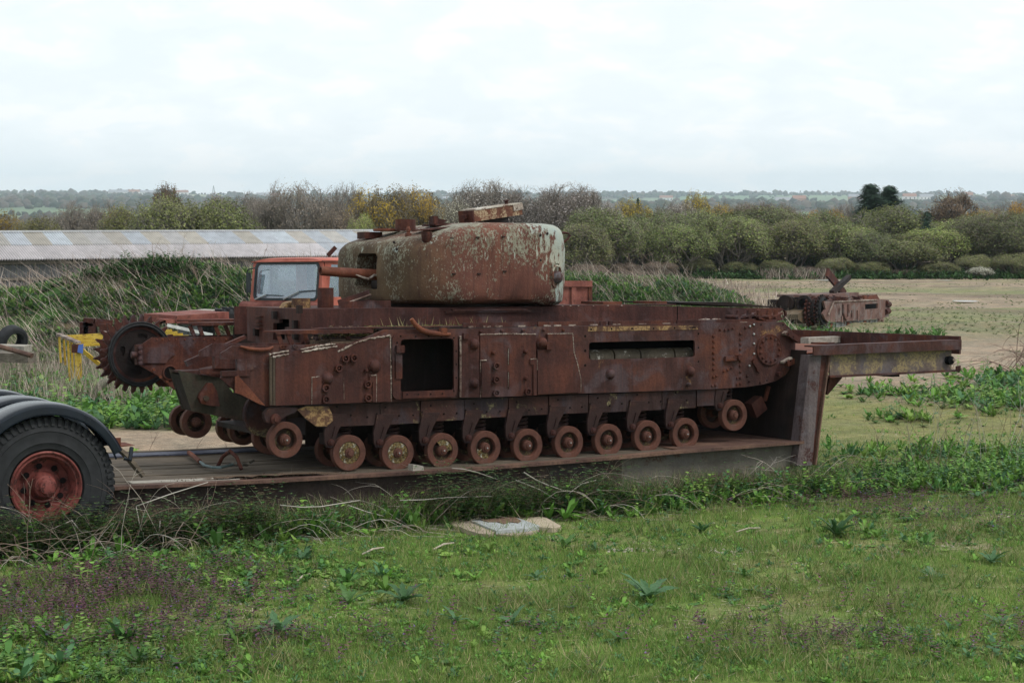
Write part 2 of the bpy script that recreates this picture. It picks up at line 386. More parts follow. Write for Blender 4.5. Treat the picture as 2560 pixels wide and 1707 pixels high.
def roofmat():
    t = NT('weathered_corrugated_sheet'); oi = t.n('ShaderNodeObjectInfo')
    c = t.coord(); n = t.noise(c, 2.5, 7, .65); col = t.mix(1., oi.outputs['Color'], t.ramp(n, [(.3, .78), (.7, 1.15)]), 'MULTIPLY')
    st = t.noise(t.coord((9, 1, 9)), 1., 5); col = t.mix(t.math('MULTIPLY', t.ramp(st, [(.55, 0.), (.75, 1.)]), .35), col, (.34, .27, .2))
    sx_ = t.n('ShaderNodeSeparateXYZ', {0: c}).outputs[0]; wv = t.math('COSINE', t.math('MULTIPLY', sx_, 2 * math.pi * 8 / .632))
    col = t.mix(1., col, t.ramp(t.math('ADD', t.math('MULTIPLY', wv, .5), .5), [(0., .45), (.45, .85), (1., 1.12)]), 'MULTIPLY')  # troughs darkened in the colour: dirt plus painted shade of the corrugation
    r_ = t.ramp(t.noise(t.coord((3, 1.5, 3)), 1.2, 6, .6), [(.685, 0.), (.71, 1.)])
    col = t.mix(t.math('MULTIPLY', r_, .8), col, (.32, .12, .06))
    return t.fin(col, .55, n, .1, .01, .4)
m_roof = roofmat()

def foliage(name, trans=.25, rough=.6, var=.35):
    t = NT(name); at_ = t.n('ShaderNodeAttribute', attribute_name='Col'); oi = t.n('ShaderNodeObjectInfo')
    col = t.mix(1., at_.outputs['Color'], oi.outputs['Color'], 'MULTIPLY')
    n = t.noise(t.coord(kind='Object'), 2.2, 4); col = t.mix(var, col, t.ramp(n, [(.3, .5), (.7, 1.5)]), 'MULTIPLY')
    t.put('Base Color', col); t.put('Roughness', rough); t.b.inputs['Specular IOR Level'].default_value = .25
    if trans:
        tr = t.n('ShaderNodeBsdfTranslucent', {'Color': col})
        mx_ = t.n('ShaderNodeMixShader', {0: trans, 1: t.b.outputs[0], 2: tr.outputs[0]})
        t.t.links.new(mx_.outputs[0], t.o.inputs[0])
    return t.m
m_leaf = foliage('leaves'); m_twig = foliage('bark_and_dead_stems', 0, .85)
# ------------------------------------------------------------------ terrain
def vnoise(x, y, seed=0):
    xi = np.floor(x).astype(np.int64); yi = np.floor(y).astype(np.int64); fx = x - xi; fy = y - yi
    fx = fx * fx * (3 - 2 * fx); fy = fy * fy * (3 - 2 * fy)
    def h(a, b):
        n = (a * 374761393 + b * 668265263 + seed * 974711) & 0x7fffffff
        n = ((n ^ (n >> 13)) * 1274126177) & 0x7fffffff
        return ((n ^ (n >> 16)) & 0xffff) / 65535.
    return (h(xi, yi) * (1 - fx) + h(xi + 1, yi) * fx) * (1 - fy) + (h(xi, yi + 1) * (1 - fx) + h(xi + 1, yi + 1) * fx) * fy
def fbm(x, y, seed=0, o=4):
    s = 0; a = .5; t = 0
    for i in range(o): s = s + a * vnoise(x * 2 ** i, y * 2 ** i, seed + i); t += a; a *= .5
    return s / t
def sst(a, b, x): t = np.clip((x - a) / (b - a), 0, 1); return t * t * (3 - 2 * t)
def gz(x, y):
    x = np.asarray(x, float); y = np.asarray(y, float)
    dr = np.interp(y, [-60, 0, 20, 40, 88, 110, 160, 230], [-1.0, 1.7, 2.75, 3.22, 4.10, 5.3, 9, 14])
    dl = np.interp(y, [-60, 0, 20, 38, 60, 88, 110, 160, 230], [-1.0, 1.7, 2.75, 3.70, 4.1, 5.2, 6.5, 10, 14])
    k = sst(4.0, -1.0, x - (y - 30) * .02)
    d = dr * (1 - k) + dl * k
    z = CAMZ - d
    # overgrown earth bank behind the tank
    crest = np.interp(x, [-24, -12.2, -8.9, -6.3, -2, 1.6, 4.0, 5.4, 6.3, 7.2], [-.3, -.02, .50, .45, .42, .30, .14, -.2, -.7, -1.3])
    yc = 40.8 + .6 * np.sin(x * .35)
    base = np.minimum(z, crest)
    f = sst(36.0, 40.2, y + .0 * x) * (1 - sst(yc + 1.2, yc + 5.5, y))
    rough = (fbm(x * .7, y * .7, 5) - .5) * .35
    z = z + (crest - base) * f + rough * f
    z = z + (fbm(x * .5, y * .5, 3) - .5) * .10 * sst(9, 16, y) + (fbm(x * 1.9, y * 1.9, 9) - .5) * .035
    return z
def gz1(x, y): return float(gz(np.array([x]), np.array([y]))[0])
def ground_at(px, py):
    d = ray(px, py); t = 8.
    for _ in range(2500):
        p = CP + d * t
        if p[2] <= gz1(p[0], p[1]): break
        t += .05 if t < 40 else .4
    return Vector((p[0], p[1], gz1(p[0], p[1])))

GRASS = np.array([.14, .205, .048]); DRYG = np.array([.20, .175, .085]); MOSS = np.array([.215, .20, .085]); GRAVEL = np.array([.30, .235, .175])
STRAW = np.array([.25, .22, .14]); WEED = np.array([.035, .075, .018]); EARTH = np.array([.10, .075, .05])
def gcolor(x, y):
    n1 = fbm(x * .35, y * .35, 21); n2 = fbm(x * 1.3, y * 1.3, 31); n3 = fbm(x * .12, y * .45, 41); n4 = fbm(x * 5., y * 5., 51, 3)
    c = GRASS[None] * (.7 + .6 * n2[:, None])
    c = c + (DRYG - c) * (sst(.50, .66, n2 * .6 + n4 * .4) * .62)[:, None]
    c = c + (np.array([.27, .21, .15]) - c) * (sst(.60, .72, n4 * .55 + n1 * .45) * .8)[:, None]
    R = sst(1.0, 4.0, x)
    jit = (n1 - .5) * 9 + (n3 - .5) * 6 + (n2 - .5) * 3
    moss = sst(15.5, 19.5, y + jit * .6) * R
    c = c + (MOSS * (.75 + .5 * n4[:, None]) - c) * (moss * .8)[:, None]
    grav = sst(22.5, 26, y + jit * .7) * R
    gl = sst(14.5, 15.5, y + jit * .12) * (1 - sst(19.5, 22, y + jit * .3)) * (1 - R) * sst(-6.2, -4.9, x + (n2 - .5) * 2)
    c = c + (GRAVEL * (.72 + .55 * n4[:, None] + .2 * (n3[:, None] - .5)) - c) * np.maximum(grav, gl)[:, None]
    st = sst(46, 66, y + jit * 2) * R * sst(.42, .60, n3)
    c = c * (1 + ((n2 - .5) * .5 * np.maximum(grav, gl))[:, None])
    c = c + (STRAW * (.6 + .8 * n4[:, None]) - c) * (st)[:, None]
    gs = sst(34, 44, y) * R * sst(.50, .60, fbm(x * .09 + 3, y * .26, 77) * .8 + n2 * .2)
    c = c + (np.array([.17, .20, .085]) - c) * (gs * .7)[:, None]
    ds = sst(34, 50, y) * R * sst(.56, .64, fbm(x * .11 + 9, y * .5, 97) * .8 + n2 * .2)
    c = c + (np.array([.17, .13, .10]) - c) * (ds * .7)[:, None]
    lw = sst(19.5, 23, y + jit * .3) * (1 - R)
    c = c + (WEED * (.8 + .6 * n2[:, None]) - c) * (lw * (1 - gl))[:, None]
    bank = sst(35, 37.5, y) * (1 - sst(46, 48, y)) * sst(7.6, 6.2, x)
    c = c + (WEED * (.8 + .8 * n2[:, None]) - c) * (bank)[:, None]
    c = c + (EARTH * (.8 + 1. * n4[:, None]) - c) * (bank * sst(.5, .62, n1))[:, None]
    edge = sst(84, 87, y + (n2 - .5) * 3)
    c = c + (WEED * .9 - c) * edge[:, None]
    return np.clip(c, .004, 1)
def grid_mesh(name, xs, ys, zf, cf, mat):
    X, Y = np.meshgrid(xs, ys); x = X.ravel(); y = Y.ravel(); z = zf(x, y)
    nx, ny = len(xs), len(ys); i = np.arange(nx * ny).reshape(ny, nx)
    q = np.stack([i[:-1, :-1], i[:-1, 1:], i[1:, 1:], i[1:, :-1]], -1).reshape(-1, 4)
    me = np_mesh(name, np.stack([x, y, z], 1), q, cf(x, y), mat, True); return me
def np_mesh(name, v, f, col, mat, sm=False):
    me = bpy.data.meshes.new(name); nv, nf, k = len(v), len(f), f.shape[1]
    me.vertices.add(nv); me.vertices.foreach_set('co', np.ascontiguousarray(v, np.float32).ravel())
    me.loops.add(nf * k); me.loops.foreach_set('vertex_index', np.ascontiguousarray(f, np.int32).ravel())
    me.polygons.add(nf); me.polygons.foreach_set('loop_start', np.arange(0, nf * k, k, dtype=np.int32))
    me.polygons.foreach_set('loop_total', np.full(nf, k, np.int32))
    if sm: me.polygons.foreach_set('use_smooth', np.ones(nf, bool))
    me.update(calc_edges=True)
    a = me.color_attributes.new('Col', 'FLOAT_COLOR', 'POINT')
    a.data.foreach_set('color', np.concatenate([col, np.ones((nv, 1))], 1).astype(np.float32).ravel())
    me.materials.append(mat); return me
def ground_mat():
    t = NT('grass_moss_and_gravel'); at_ = t.n('ShaderNodeAttribute', attribute_name='Col'); c = t.coord()
    f = t.noise(c, 45, 6, .7); g = t.noise(c, 7, 6, .65); w = t.noise(c, 1.6, 5, .6)
    col = t.mix(1., at_.outputs['Color'], t.ramp(f, [(.25, .45), (.5, 1.), (.75, 1.55)]), 'MULTIPLY')
    col = t.mix(1., col, t.ramp(g, [(.3, .72), (.7, 1.28)]), 'MULTIPLY')
    col = t.mix(1., col, t.ramp(w, [(.35, (.86, .92, .92)), (.65, (1.14, 1.08, 1.02))]), 'MULTIPLY')
    vo = t.n('ShaderNodeTexVoronoi', {'Vector': c, 'Scale': 26.})
    peb = t.ramp(vo.outputs['Distance'], [(.10, 1.), (.2, 0.)]); sel = t.ramp(vo.outputs['Color'], [(.78, 0.), (.82, 1.)])
    col = t.mix(t.math('MULTIPLY', t.math('MULTIPLY', peb, sel), .55), col, (.5, .44, .35))
    return t.fin(col, .95, t.math('ADD', f, t.math('MULTIPLY', g, 2.)), .7, .03, .15)
m_ground = ground_mat()
ys = np.concatenate([np.arange(-60, 5, 3), np.arange(5, 24, .16), np.arange(24, 50, .28), np.arange(50, 92, .6), np.arange(92, 235, 4)])
xs = np.concatenate([np.arange(-170, -24, 5), np.arange(-24, -7, .4), np.arange(-7, 9, .16), np.arange(9, 30, .35), np.arange(30, 180, 5)])
g_o = link('ground', grid_mesh('ground', xs, ys, gz, gcolor, m_ground), kind='structure')

# far country: valley and rising fields to the skyline
def hz(x, y):
    d = np.sqrt(x * x + y * y)
    z = np.interp(d, [0, 200, 420, 700, 1100, 1600, 2200, 2900, 3600, 5200, 9000], [-9, -15, -24, -21, -16, -9, -3, 3.5, 0, -10, -60])
    z = z + (fbm(x * .0016, y * .0016, 61) - .5) * 15 * sst(500, 1500, d) + (fbm(x * .0009 + 5, y * .0009, 65) - .5) * 16 * sst(1200, 2600, d)
    z = z - 1.2 * sst(600, 2600, x) * sst(1500, 2600, d) + np.exp(-((x - 2350) / 420) ** 2 - ((y - 7200) / 900) ** 2) * 110
    return z
def hcol(x, y):
    # field parcels
    a = x * .95 + y * .18; b = y * 1.0 - x * .12
    ci = np.floor(a / 230 + vnoise(b * .004, a * .001, 3) * 1.2); cj = np.floor(b / 290 + vnoise(a * .004, b * .001, 4) * 1.3)
    h = ((ci * 928371 + cj * 1299827).astype(np.int64) & 1023) / 1023.
    pal = np.array([[.15, .22, .12], [.18, .24, .13], [.20, .24, .14], [.26, .27, .18], [.15, .205, .12], [.22, .205, .155]])
    c = pal[(h * 5.99).astype(int)]
    wd_ = sst(.55, .60, fbm(x * .0023 + 3, y * .0040, 71, 3) + .12 * sst(-250, 400, x) - .085)
    c = c + (np.array([.085, .072, .055]) - c) * wd_[:, None]
    return c * (.85 + .3 * fbm(x * .02, y * .02, 81)[:, None])
def hill_mat():
    t = NT('far_fields_and_woods'); at_ = t.n('ShaderNodeAttribute', attribute_name='Col'); n = t.noise(t.coord(), .05, 6, .7)
    return t.fin(t.mix(1., at_.outputs['Color'], t.ramp(n, [(.3, .75), (.7, 1.25)]), 'MULTIPLY'), 1., None, spec=.1)
m_hill = hill_mat()
hys = np.concatenate([np.arange(180, 3400, 26), np.geomspace(3426, 4600, 12)])
hxs = np.concatenate([-np.geomspace(4200, 1700, 14), np.arange(-1660, 1680, 26), np.geomspace(1700, 4200, 14)])
link('hills', grid_mesh('hills', hxs, hys, hz, hcol, m_hill), kind='structure')
bm_ = MB().box((-4300, -1500, -62), (4300, 4700, -61)); link('valley_floor', mesh('valley_floor', bm_, m_hill), kind='structure')

# ------------------------------------------------------------------ vegetation accumulators
class Acc:
    def __init__(s): s.v = []; s.f = []; s.c = []; s.n = 0
    def add(s, v, f, c):
        s.v.append(v); s.f.append(f + s.n); s.c.append(c); s.n += len(v)
    def scat(s, tv, tf, pos, yaw, sc, col, tilt=None, tc=None, hs=None):
        """copies of a template (tv, tf) at pos, turned by yaw, scaled by sc, leaning by tilt (n,2)"""
        N = len(pos)
        if N == 0: return
        c, s_ = np.cos(yaw)[:, None], np.sin(yaw)[:, None]
        X = tv[None, :, 0] * sc[:, None]; Y = tv[None, :, 1] * sc[:, None]; Z = tv[None, :, 2] * (sc if hs is None else hs)[:, None]
        x = X * c - Y * s_; y = X * s_ + Y * c
        if tilt is not None: x = x + Z * tilt[:, :1]; y = y + Z * tilt[:, 1:]
        v = np.stack([x + pos[:, :1], y + pos[:, 1:2], Z + pos[:, 2:3]], -1).reshape(-1, 3)
        n = len(tv); f = (tf[None] + (np.arange(N) * n)[:, None, None]).reshape(-1, 3)
        cc = np.repeat(col, n, 0)
        if tc is not None: cc = cc * np.tile(tc, N)[:, None]
        s.add(v, f, cc)
    def build(s, name, mat, kind='stuff', parent=None, shift=None):
        v = np.concatenate(s.v); me = np_mesh(name, v if shift is None else v - np.array(shift), np.concatenate(s.f), np.clip(np.concatenate(s.c), 0, 1), mat)
        return link(name, me, parent, shift, kind)
def leaf_t(l=1., w=.35, up=.5, seg=3, z0=0.):
    """a bent leaf rising from the origin along +x"""
    v = []; f = []
    for i in range(seg + 1):
        t = i / seg; ww = w * math.sin(math.pi * (.12 + .88 * t)) * .5; r = l * t * (1 - .25 * up * t); z = z0 + l * up * (t * 1.15 - .55 * t * t)
        v += [(r, -ww, z + .04 * l), (r, ww, z + .04 * l)]
    for i in range(seg): a = 2 * i; f += [(a, a + 1, a + 3), (a, a + 3, a + 2)]
    return np.array(v), np.array(f)
def merge_t(parts):
    v = []; f = []; n = 0
    for a, b in parts: v.append(a); f.append(b + n); n += len(a)
    return np.concatenate(v), np.concatenate(f)
def rotz(v, a): c, s_ = math.cos(a), math.sin(a); return np.stack([v[:, 0] * c - v[:, 1] * s_, v[:, 0] * s_ + v[:, 1] * c, v[:, 2]], 1)
def rosette(n, l, w, up, seed=0, vary=.3):
    r_ = random.Random(seed); ps = []
    for i in range(n):
        v, f = leaf_t(l * r_.uniform(1 - vary, 1 + vary), w, up * r_.uniform(.5, 1.4), 2); ps.append((rotz(v, 2 * math.pi * i / n + r_.uniform(-.3, .3)), f))
    return merge_t(ps)
def stalk(h, n, l, w, seed=0):
    """upright leafy stem with leaf pairs"""
    r_ = random.Random(seed); ps = [(np.array([(0, -.006, 0), (0, .006, 0), (0, 0, h)]), np.array([(0, 1, 2)]))]
    for i in range(n):
        z = h * (i + .6) / n; v, f = leaf_t(l * (1.15 - .5 * i / n) * r_.uniform(.8, 1.2), w * (1.1 - .4 * i / n), .25, 2); v = v + [0, 0, z]
        ps.append((rotz(v, r_.uniform(0, 6.28)), f))
    return merge_t(ps)

# ------------------------------------------------------------------ trees and bushes: unit meshes, one copy per plant
def tree_mesh(name, seed, fan, nl, lcol, bcol, ls, depth=4, kids=4, leafy=1., spread=.62, trunk=.14, multi=7, top=None, bh=.0):
    r_ = random.Random(seed); rg = np.random.default_rng(seed)
    tw = Acc(); tips = []
    def seg(p, q, r0, r1):
        d = (q - p).normalized(); a = d.orthogonal().normalized(); b = d.cross(a); vs = []
        for c, r in ((p, r0), (q, r1)):
            for k in range(3): an = 2.094 * k; vs.append(tuple(c + (a * math.cos(an) + b * math.sin(an)) * r))
        col = np.array([bcol]) * r_.uniform(.7, 1.3)
        tw.add(np.array(vs), np.array([(0, 1, 4), (0, 4, 3), (1, 2, 5), (1, 5, 4), (2, 0, 3), (2, 3, 5)]), np.repeat(col, 6, 0))
    def grow(p, d, L, r, k):
        q = p + d * L; mid = p + d * (L * .5) + Vector((r_.uniform(-1, 1), r_.uniform(-1, 1), r_.uniform(-.3, .6))) * L * .07
        seg(p, mid, r, r * .8); seg(mid, q, r * .8, r * .6)
        if k >= 2: tips.append(mid)
        tips.append(q)
        if k >= depth: return
        for i in range(kids if k else kids + 1):
            nd = (d + Vector((r_.gauss(0, 1), r_.gauss(0, 1), r_.gauss(.12, .7))) * spread).normalized()
            if nd.z < -.15: nd.z = abs(nd.z)
            s_ = p.lerp(q, r_.uniform(.45, 1)); grow(s_, nd, L * r_.uniform(.55, .8), r * .55, k + 1)
    for i in range(multi):
        an = 6.28 * i / multi + r_.uniform(-.4, .4); d = Vector((math.cos(an) * fan, math.sin(an) * fan, 1)).normalized()
        grow(Vector((math.cos(an) * .05, math.sin(an) * .05, 0)), d, .30 if multi > 1 else .34, trunk * .12 if multi > 1 else trunk * .22, 0)
    V = np.array([tuple(t) for t in tips])
    allv = np.concatenate(tw.v); zmax = np.percentile(allv[:, 2], 95); rmax = np.percentile(np.hypot(allv[:, 0], allv[:, 1]), 93)
    sc = np.array([.5 / rmax, .5 / rmax, 1 / zmax])
    lf = Acc()
    if nl:
        n = int(nl * leafy); idx = rg.integers(0, len(V), n); P = V[idx] + rg.normal(0, .028, (n, 3)); P[:, 2] = np.abs(P[:, 2])
        P = P * sc
        a = rg.normal(size=(n, 3)); a /= np.linalg.norm(a, axis=1)[:, None]; b = np.cross(a, rg.normal(size=(n, 3))); b /= np.linalg.norm(b, axis=1)[:, None]
        s_ = ls * rg.uniform(.6, 1.5, n)[:, None]
        v = np.stack([P, P + a * s_ + b * s_ * .35, P + a * s_ * 1.1 - b * s_ * .45], 1).reshape(-1, 3)
        clump = fbm(P[:, 0] * 5 + 50, P[:, 2] * 5 + P[:, 1] * 3 + 50, seed)
        c = np.array(lcol)[rg.integers(0, len(lcol), n)] * (.55 + .9 * clump)[:, None] * rg.uniform(.75, 1.25, n)[:, None]
        if top is not None:
            k = (sst(.55, .95, P[:, 2]) * (clump > .45))[:, None]; c = c * (1 - k) + np.array(top)[None] * k * rg.uniform(.7, 1.2, n)[:, None]
        lf.add(v, np.arange(3 * n).reshape(-1, 3), np.repeat(c, 3, 0))
    def roundoff(P):
        r = np.hypot(P[:, 0], P[:, 1]); up = np.maximum(P[:, 2] - .35, 0) / .65; q = np.sqrt((r / .5) ** 2 + up ** 2); k = np.where(q > .8, (.8 + .55 * (1 - np.exp(-(q - .8) * 1.5))) / np.maximum(q, 1e-6), 1.)
        P = P.copy(); P[:, 0] *= k; P[:, 1] *= k; P[:, 2] = np.where(P[:, 2] > .35, .35 + (P[:, 2] - .35) * k, P[:, 2]); return P
    tv = roundoff(np.concatenate(tw.v) * sc)
    me_t = np_mesh(name + '_stems', tv, np.concatenate(tw.f), np.concatenate(tw.c), m_twig)
    me_l = np_mesh(name + '_leaves', roundoff(np.concatenate(lf.v)), np.concatenate(lf.f), np.clip(np.concatenate(lf.c), 0, 1), m_leaf) if nl else None
    return me_t, me_l
def conifer_mesh(name, seed, slim=False):
    rg = np.random.default_rng(seed); a = Acc(); pads = 190; per = 70; n = pads * per
    zk = rg.uniform(.03, .97, pads) ** .9; ak = rg.uniform(0, 6.283, pads); env = .60 * (1 - zk) ** (.8 if not slim else .45) * rg.uniform(.2, 1.15, pads)
    c0 = np.stack([env * np.cos(ak) * .8, env * np.sin(ak) * .8, zk], 1)
    sz = (.045 + .11 * (1 - zk))[:, None] * np.array([[1, 1, .42]])
    P = np.repeat(c0, per, 0) + rg.normal(0, 1, (n, 3)) * .5 * np.repeat(sz, per, 0); z = P[:, 2]
    ang = np.arctan2(P[:, 1], P[:, 0]); o = np.stack([np.cos(ang), np.sin(ang), -.3 + 0 * z], 1); t = np.stack([-np.sin(ang), np.cos(ang), 0 * z], 1); s_ = rg.uniform(.02, .045, n)[:, None]
    v = np.stack([P, P + o * s_ + t * s_ * .5, P + o * s_ * .8 - t * s_ * .5], 1).reshape(-1, 3)
    cl = np.repeat(rg.uniform(.6, 1.4, pads), per)
    c = np.array([[.026, .055, .032]]) * cl[:, None] * rg.uniform(.7, 1.3, n)[:, None]
    a.add(v, np.arange(3 * n).reshape(-1, 3), np.repeat(c, 3, 0))
    tm = MB().cyl((0, 0, 0), (0, 0, .9), .03, 6, .006)
    me_t = np_mesh(name + '_stems', np.array(tm.v), np.array([t_ for f in tm.f if len(f) == 4 for t_ in ((f[0], f[1], f[2]), (f[0], f[2], f[3]))]), np.tile([[.04, .03, .02]], (len(tm.v), 1)), m_twig)
    return me_t, np_mesh(name + '_leaves', a.v[0], a.f[0], np.clip(a.c[0], 0, 1), m_leaf)
GL = [(.17, .205, .075), (.21, .24, .085), (.12, .16, .06), (.26, .27, .12), (.20, .17, .12)]
OL = [(.20, .22, .08), (.26, .27, .10), (.15, .17, .065)]
BR = (.21, .18, .15); GY = (.25, .22, .19)
KIND = {}
def reg(k, n, *a, **kw): KIND[k] = [tree_mesh('%s_%d' % (k, i), 100 * len(KIND) + i, *a, **kw) for i in range(n)]
reg('green', 4, .75, 18000, GL, BR, .022, leafy=1., multi=8)
reg('olive', 2, .7, 12000, OL, GY, .024, multi=8)
reg('bare', 3, .55, 6500, [(.24, .205, .16), (.28, .23, .18)], GY, .016, depth=4, kids=4, multi=10, spread=.42)
reg('brown', 2, .6, 8500, [(.26, .20, .14), (.29, .22, .15), (.22, .18, .14)], (.19, .155, .13), .018, depth=4, kids=4, multi=9, spread=.5)
reg('ochre', 2, .65, 11000, [(.20, .15, .05), (.16, .125, .055), (.24, .175, .05)], BR, .021, multi=8, top=(.46, .32, .04))
reg('blossom', 2, .65, 10000, [(.50, .46, .40), (.38, .34, .285), (.22, .185, .14), (.62, .58, .52)], (.19, .165, .135), .0145, depth=4, kids=4, multi=9, spread=.55)
reg('yellow', 1, .7, 9000, [(.42, .32, .04), (.26, .22, .05), (.52, .40, .05)], BR, .024, multi=8)
reg('oak', 2, .9, 6000, [(.22, .145, .085), (.18, .13, .08)], (.13, .10, .08), .018, depth=5, kids=4, multi=1, spread=.72, trunk=.3)
KIND['conifer'] = [conifer_mesh('conifer', 5)]; KIND['conifer_slim'] = [conifer_mesh('conifer_slim', 8, True)]
NAMES = {'green': ('hawthorn_bush', 'bush'), 'olive': ('willow_bush', 'bush'), 'bare': ('bare_tree', 'tree'), 'brown': ('brown_tree', 'tree'), 'ochre': ('budding_tree', 'tree'),
         'blossom': ('blackthorn_bush', 'bush'), 'yellow': ('gorse_bush', 'bush'), 'oak': ('oak_tree', 'tree'), 'conifer': ('conifer_tree', 'tree'), 'conifer_slim': ('conifer_tree', 'tree')}
def plant(kind, px, top, wpx, Y, label, tint=(1, 1, 1), group=None, sink=.0):
    x = (px - 1280) / FPX * Y; top = top + (14 if kind in ('bare', 'brown', 'ochre', 'blossom') else 0); zt = at(px, top, Y)[2]; zb = gz1(x, Y) - sink; h = zt - zb; w = wpx / FPX * Y
    mt, ml = rnd.choice(KIND[kind]); nm, cat = NAMES[kind]
    root = thing(nm, label, cat, group=group); root.location = (x, Y, zb); root.rotation_euler = (0, 0, rnd.uniform(0, 6.28)); root.scale = (w * 1.28, w * 1.28, h * 1.04)
    a = link('trunk' if cat == 'tree' else 'stems', mt, root, (0, 0, 0)); a.color = (1, 1, 1, 1)
    if ml: b = link('crown', ml, root, (0, 0, 0)); b.color = (*tint, 1)
    return root
# ------------------------------------------------------------------ the wrecked tank (frame TF: u along, v away, w up)
T_OFF = (1.5, 1.2, -.13)
tank = thing('wrecked_tank', 'rusted gutted tank with lichened cast turret standing on the low trailer', 'tank', TF.M(T_OFF), T_OFF)
WTOP, WBOT = .885, .36
def pbox(mb, c, v0, v1, x0, y0, x1, y1):
    """a block whose face is the given rectangle of a ruler view, between depths v0 and v1"""
    p = TF.V(*c(x0, y0), v0); q = TF.V(*c(x1, y1), v0)
    return mb.box((min(p[0], q[0]), v0, min(p[1], q[1])), (max(p[0], q[0]), v1, max(p[1], q[1])))
# outer side plate with the escape door and the long slot
side = PV(cA, 0, (800, 374), (1250, 363), (1570, 352), (1700, 350), (2005, 226)) + PV(cB, 0, (860, 157), (1500, 143), (2240, 127)) + \
    PV(cC, 0, (600, 303), (1250, 292), (1860, 282), (1925, 340), (1965, 410), (1960, 590), (1930, 660), (1880, 725), (1800, 775), (1700, 802), (1560, 824), (1250, 843), (0, 885)) + \
    PV(cB, 0, (1660, 775), (930, 800)) + PV(cA, 0, (2160, 868), (940, 908), (800, 835))
def rr_px(c, v, x0, y0, x1, y1, r):
    return [TF.V(*c(x, y), v) for x, y in rrect(x0, y0, x1, y1, r)]
door_h = rr_px(cB, 0, 372, 250, 882, 742, 45); slot_h = rr_px(cC, 0, 240, 436, 1126, 582, 24)
# shear the slot so that it follows the perspective of the real, level opening
def level_rect(c, v, xl, yt_l, xr, yb_r, r=.02, n=4):
    a = TF.V(*c(xl, yt_l), v); b = TF.V(*c(xr, yb_r), v); return rrect(a[0], b[1], b[0], a[1], r, n)
door_h = level_rect(cB, 0, 372, 252, 882, 736, .03); slot_h = level_rect(cC, 0, 242, 452, 1126, 574, .022)
part('side_plate', MB().prism(side, 1, 0, .02, [door_h, slot_h]), m_rust_side, tank)
fr_o = level_rect(cB, -.02, 300, 208, 912, 795, .05); fr_i = level_rect(cB, -.02, 378, 255, 878, 738, .03)
dfm = part('door_frame', MB().prism(fr_o, 1, -.022, -.001, [fr_i]), m_rust_pl, tank)
jm = MB(); pbox(jm, cB, -.034, -.023, 335, 392, 396, 622); pbox(jm, cB, -.034, -.023, 400, 742, 868, 790); pbox(jm, cB, -.05, -.023, 345, 312, 418, 380)
link('jamb_strip', mesh('jamb_strip', jm, m_rust), dfm, (0, 0, 0))
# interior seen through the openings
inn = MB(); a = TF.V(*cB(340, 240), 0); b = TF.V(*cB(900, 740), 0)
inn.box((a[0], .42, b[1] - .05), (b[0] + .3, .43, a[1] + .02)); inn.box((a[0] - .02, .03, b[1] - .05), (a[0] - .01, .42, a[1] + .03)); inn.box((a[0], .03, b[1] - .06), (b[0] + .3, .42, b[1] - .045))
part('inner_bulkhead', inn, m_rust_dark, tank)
# air duct lying behind the slot
sa = TF.V(*cC(246, 590), .1); sb = TF.V(*cC(1115, 590), .1)
for i, (t0, t1) in enumerate(((0., .22), (.235, .47), (.485, .80), (.815, .99))):
    u0 = sa[0] + (sb[0] - sa[0]) * t0; u1 = sa[0] + (sb[0] - sa[0]) * t1
    part('duct_section', MB().cyl((u0, .15, slot_h[-1][1] - .012), (u1, .15, slot_h[-1][1] - .012), .062, 18), m_duct, tank, True)
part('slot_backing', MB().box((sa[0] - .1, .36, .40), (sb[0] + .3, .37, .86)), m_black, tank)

# applique armour plates standing proud, with ragged weld beads along their edges
ap1b = PV(cA, -.016, (962, 452), (1140, 424), (1250, 404), (1568, 358), (1572, 425), (1568, 440), (1040, 905), (962, 908))
part('armour_plate', MB().prism(PV(cA, -.018, (985, 462), (1140, 428), (1252, 408), (1568, 360), (1568, 870), (988, 907)), 1, -.018, -.001), m_rust_pl, tank)
part('armour_plate', MB().prism(PV(cA, -.036, (1028, 470), (1145, 447), (1262, 427), (1577, 378), (1582, 424), (1750, 344), (1900, 301), (2046, 284), (2058, 868), (1030, 905)), 1, -.036, -.019), m_rust_pl, tank)
part('armour_plate', MB().prism(PV(cB, -.03, (932, 232), (1112, 222), (1116, 795), (934, 797)), 1, -.03, -.001), m_rust_pl, tank)
mid = PV(cB, -.034, (1122, 207), (1641, 203), (1643, 440), (1592, 440), (1594, 490), (1618, 492), (1618, 742), (1652, 742), (1652, 778), (1124, 798))
gs = [level_rect(cB, -.034, 1378, 335, 1393, 495, .002, 1), level_rect(cB, -.034, 1378, 556, 1393, 720, .002, 1)]
part('armour_plate', MB().prism(mid, 1, -.034, -.001, gs), m_rust_pl, tank)
part('armour_plate', MB().prism(PV(cB, -.03, (1752, 205), (1986, 200), (1996, 375), (2040, 520), (2062, 625), (2062, 748), (1660, 768), (1660, 352), (1752, 350)), 1, -.03, -.001), m_rust_pl, tank)
bar = MB(); pbox(bar, cB, -.046, -.035, 1592, 442, 1652, 488); pbox(bar, cB, -.046, -.035, 1620, 488, 1652, 776); part('locking_bar', bar, m_rust_pl, tank)
bar = MB(); pbox(bar, cB, -.043, -.035, 1137, 470, 1218, 792); part('locking_bar', bar, m_rust_pl, tank)
bar = MB(); pbox(bar, cA, -.046, -.037, 1868, 640, 1928, 695); pbox(bar, cA, -.046, -.037, 1895, 695, 1928, 872); part('locking_bar', bar, m_rust_pl, tank)
bar = MB(); pbox(bar, cA, -.044, -.037, 1356, 655, 1440, 890); part('locking_bar', bar, m_rust_pl, tank)
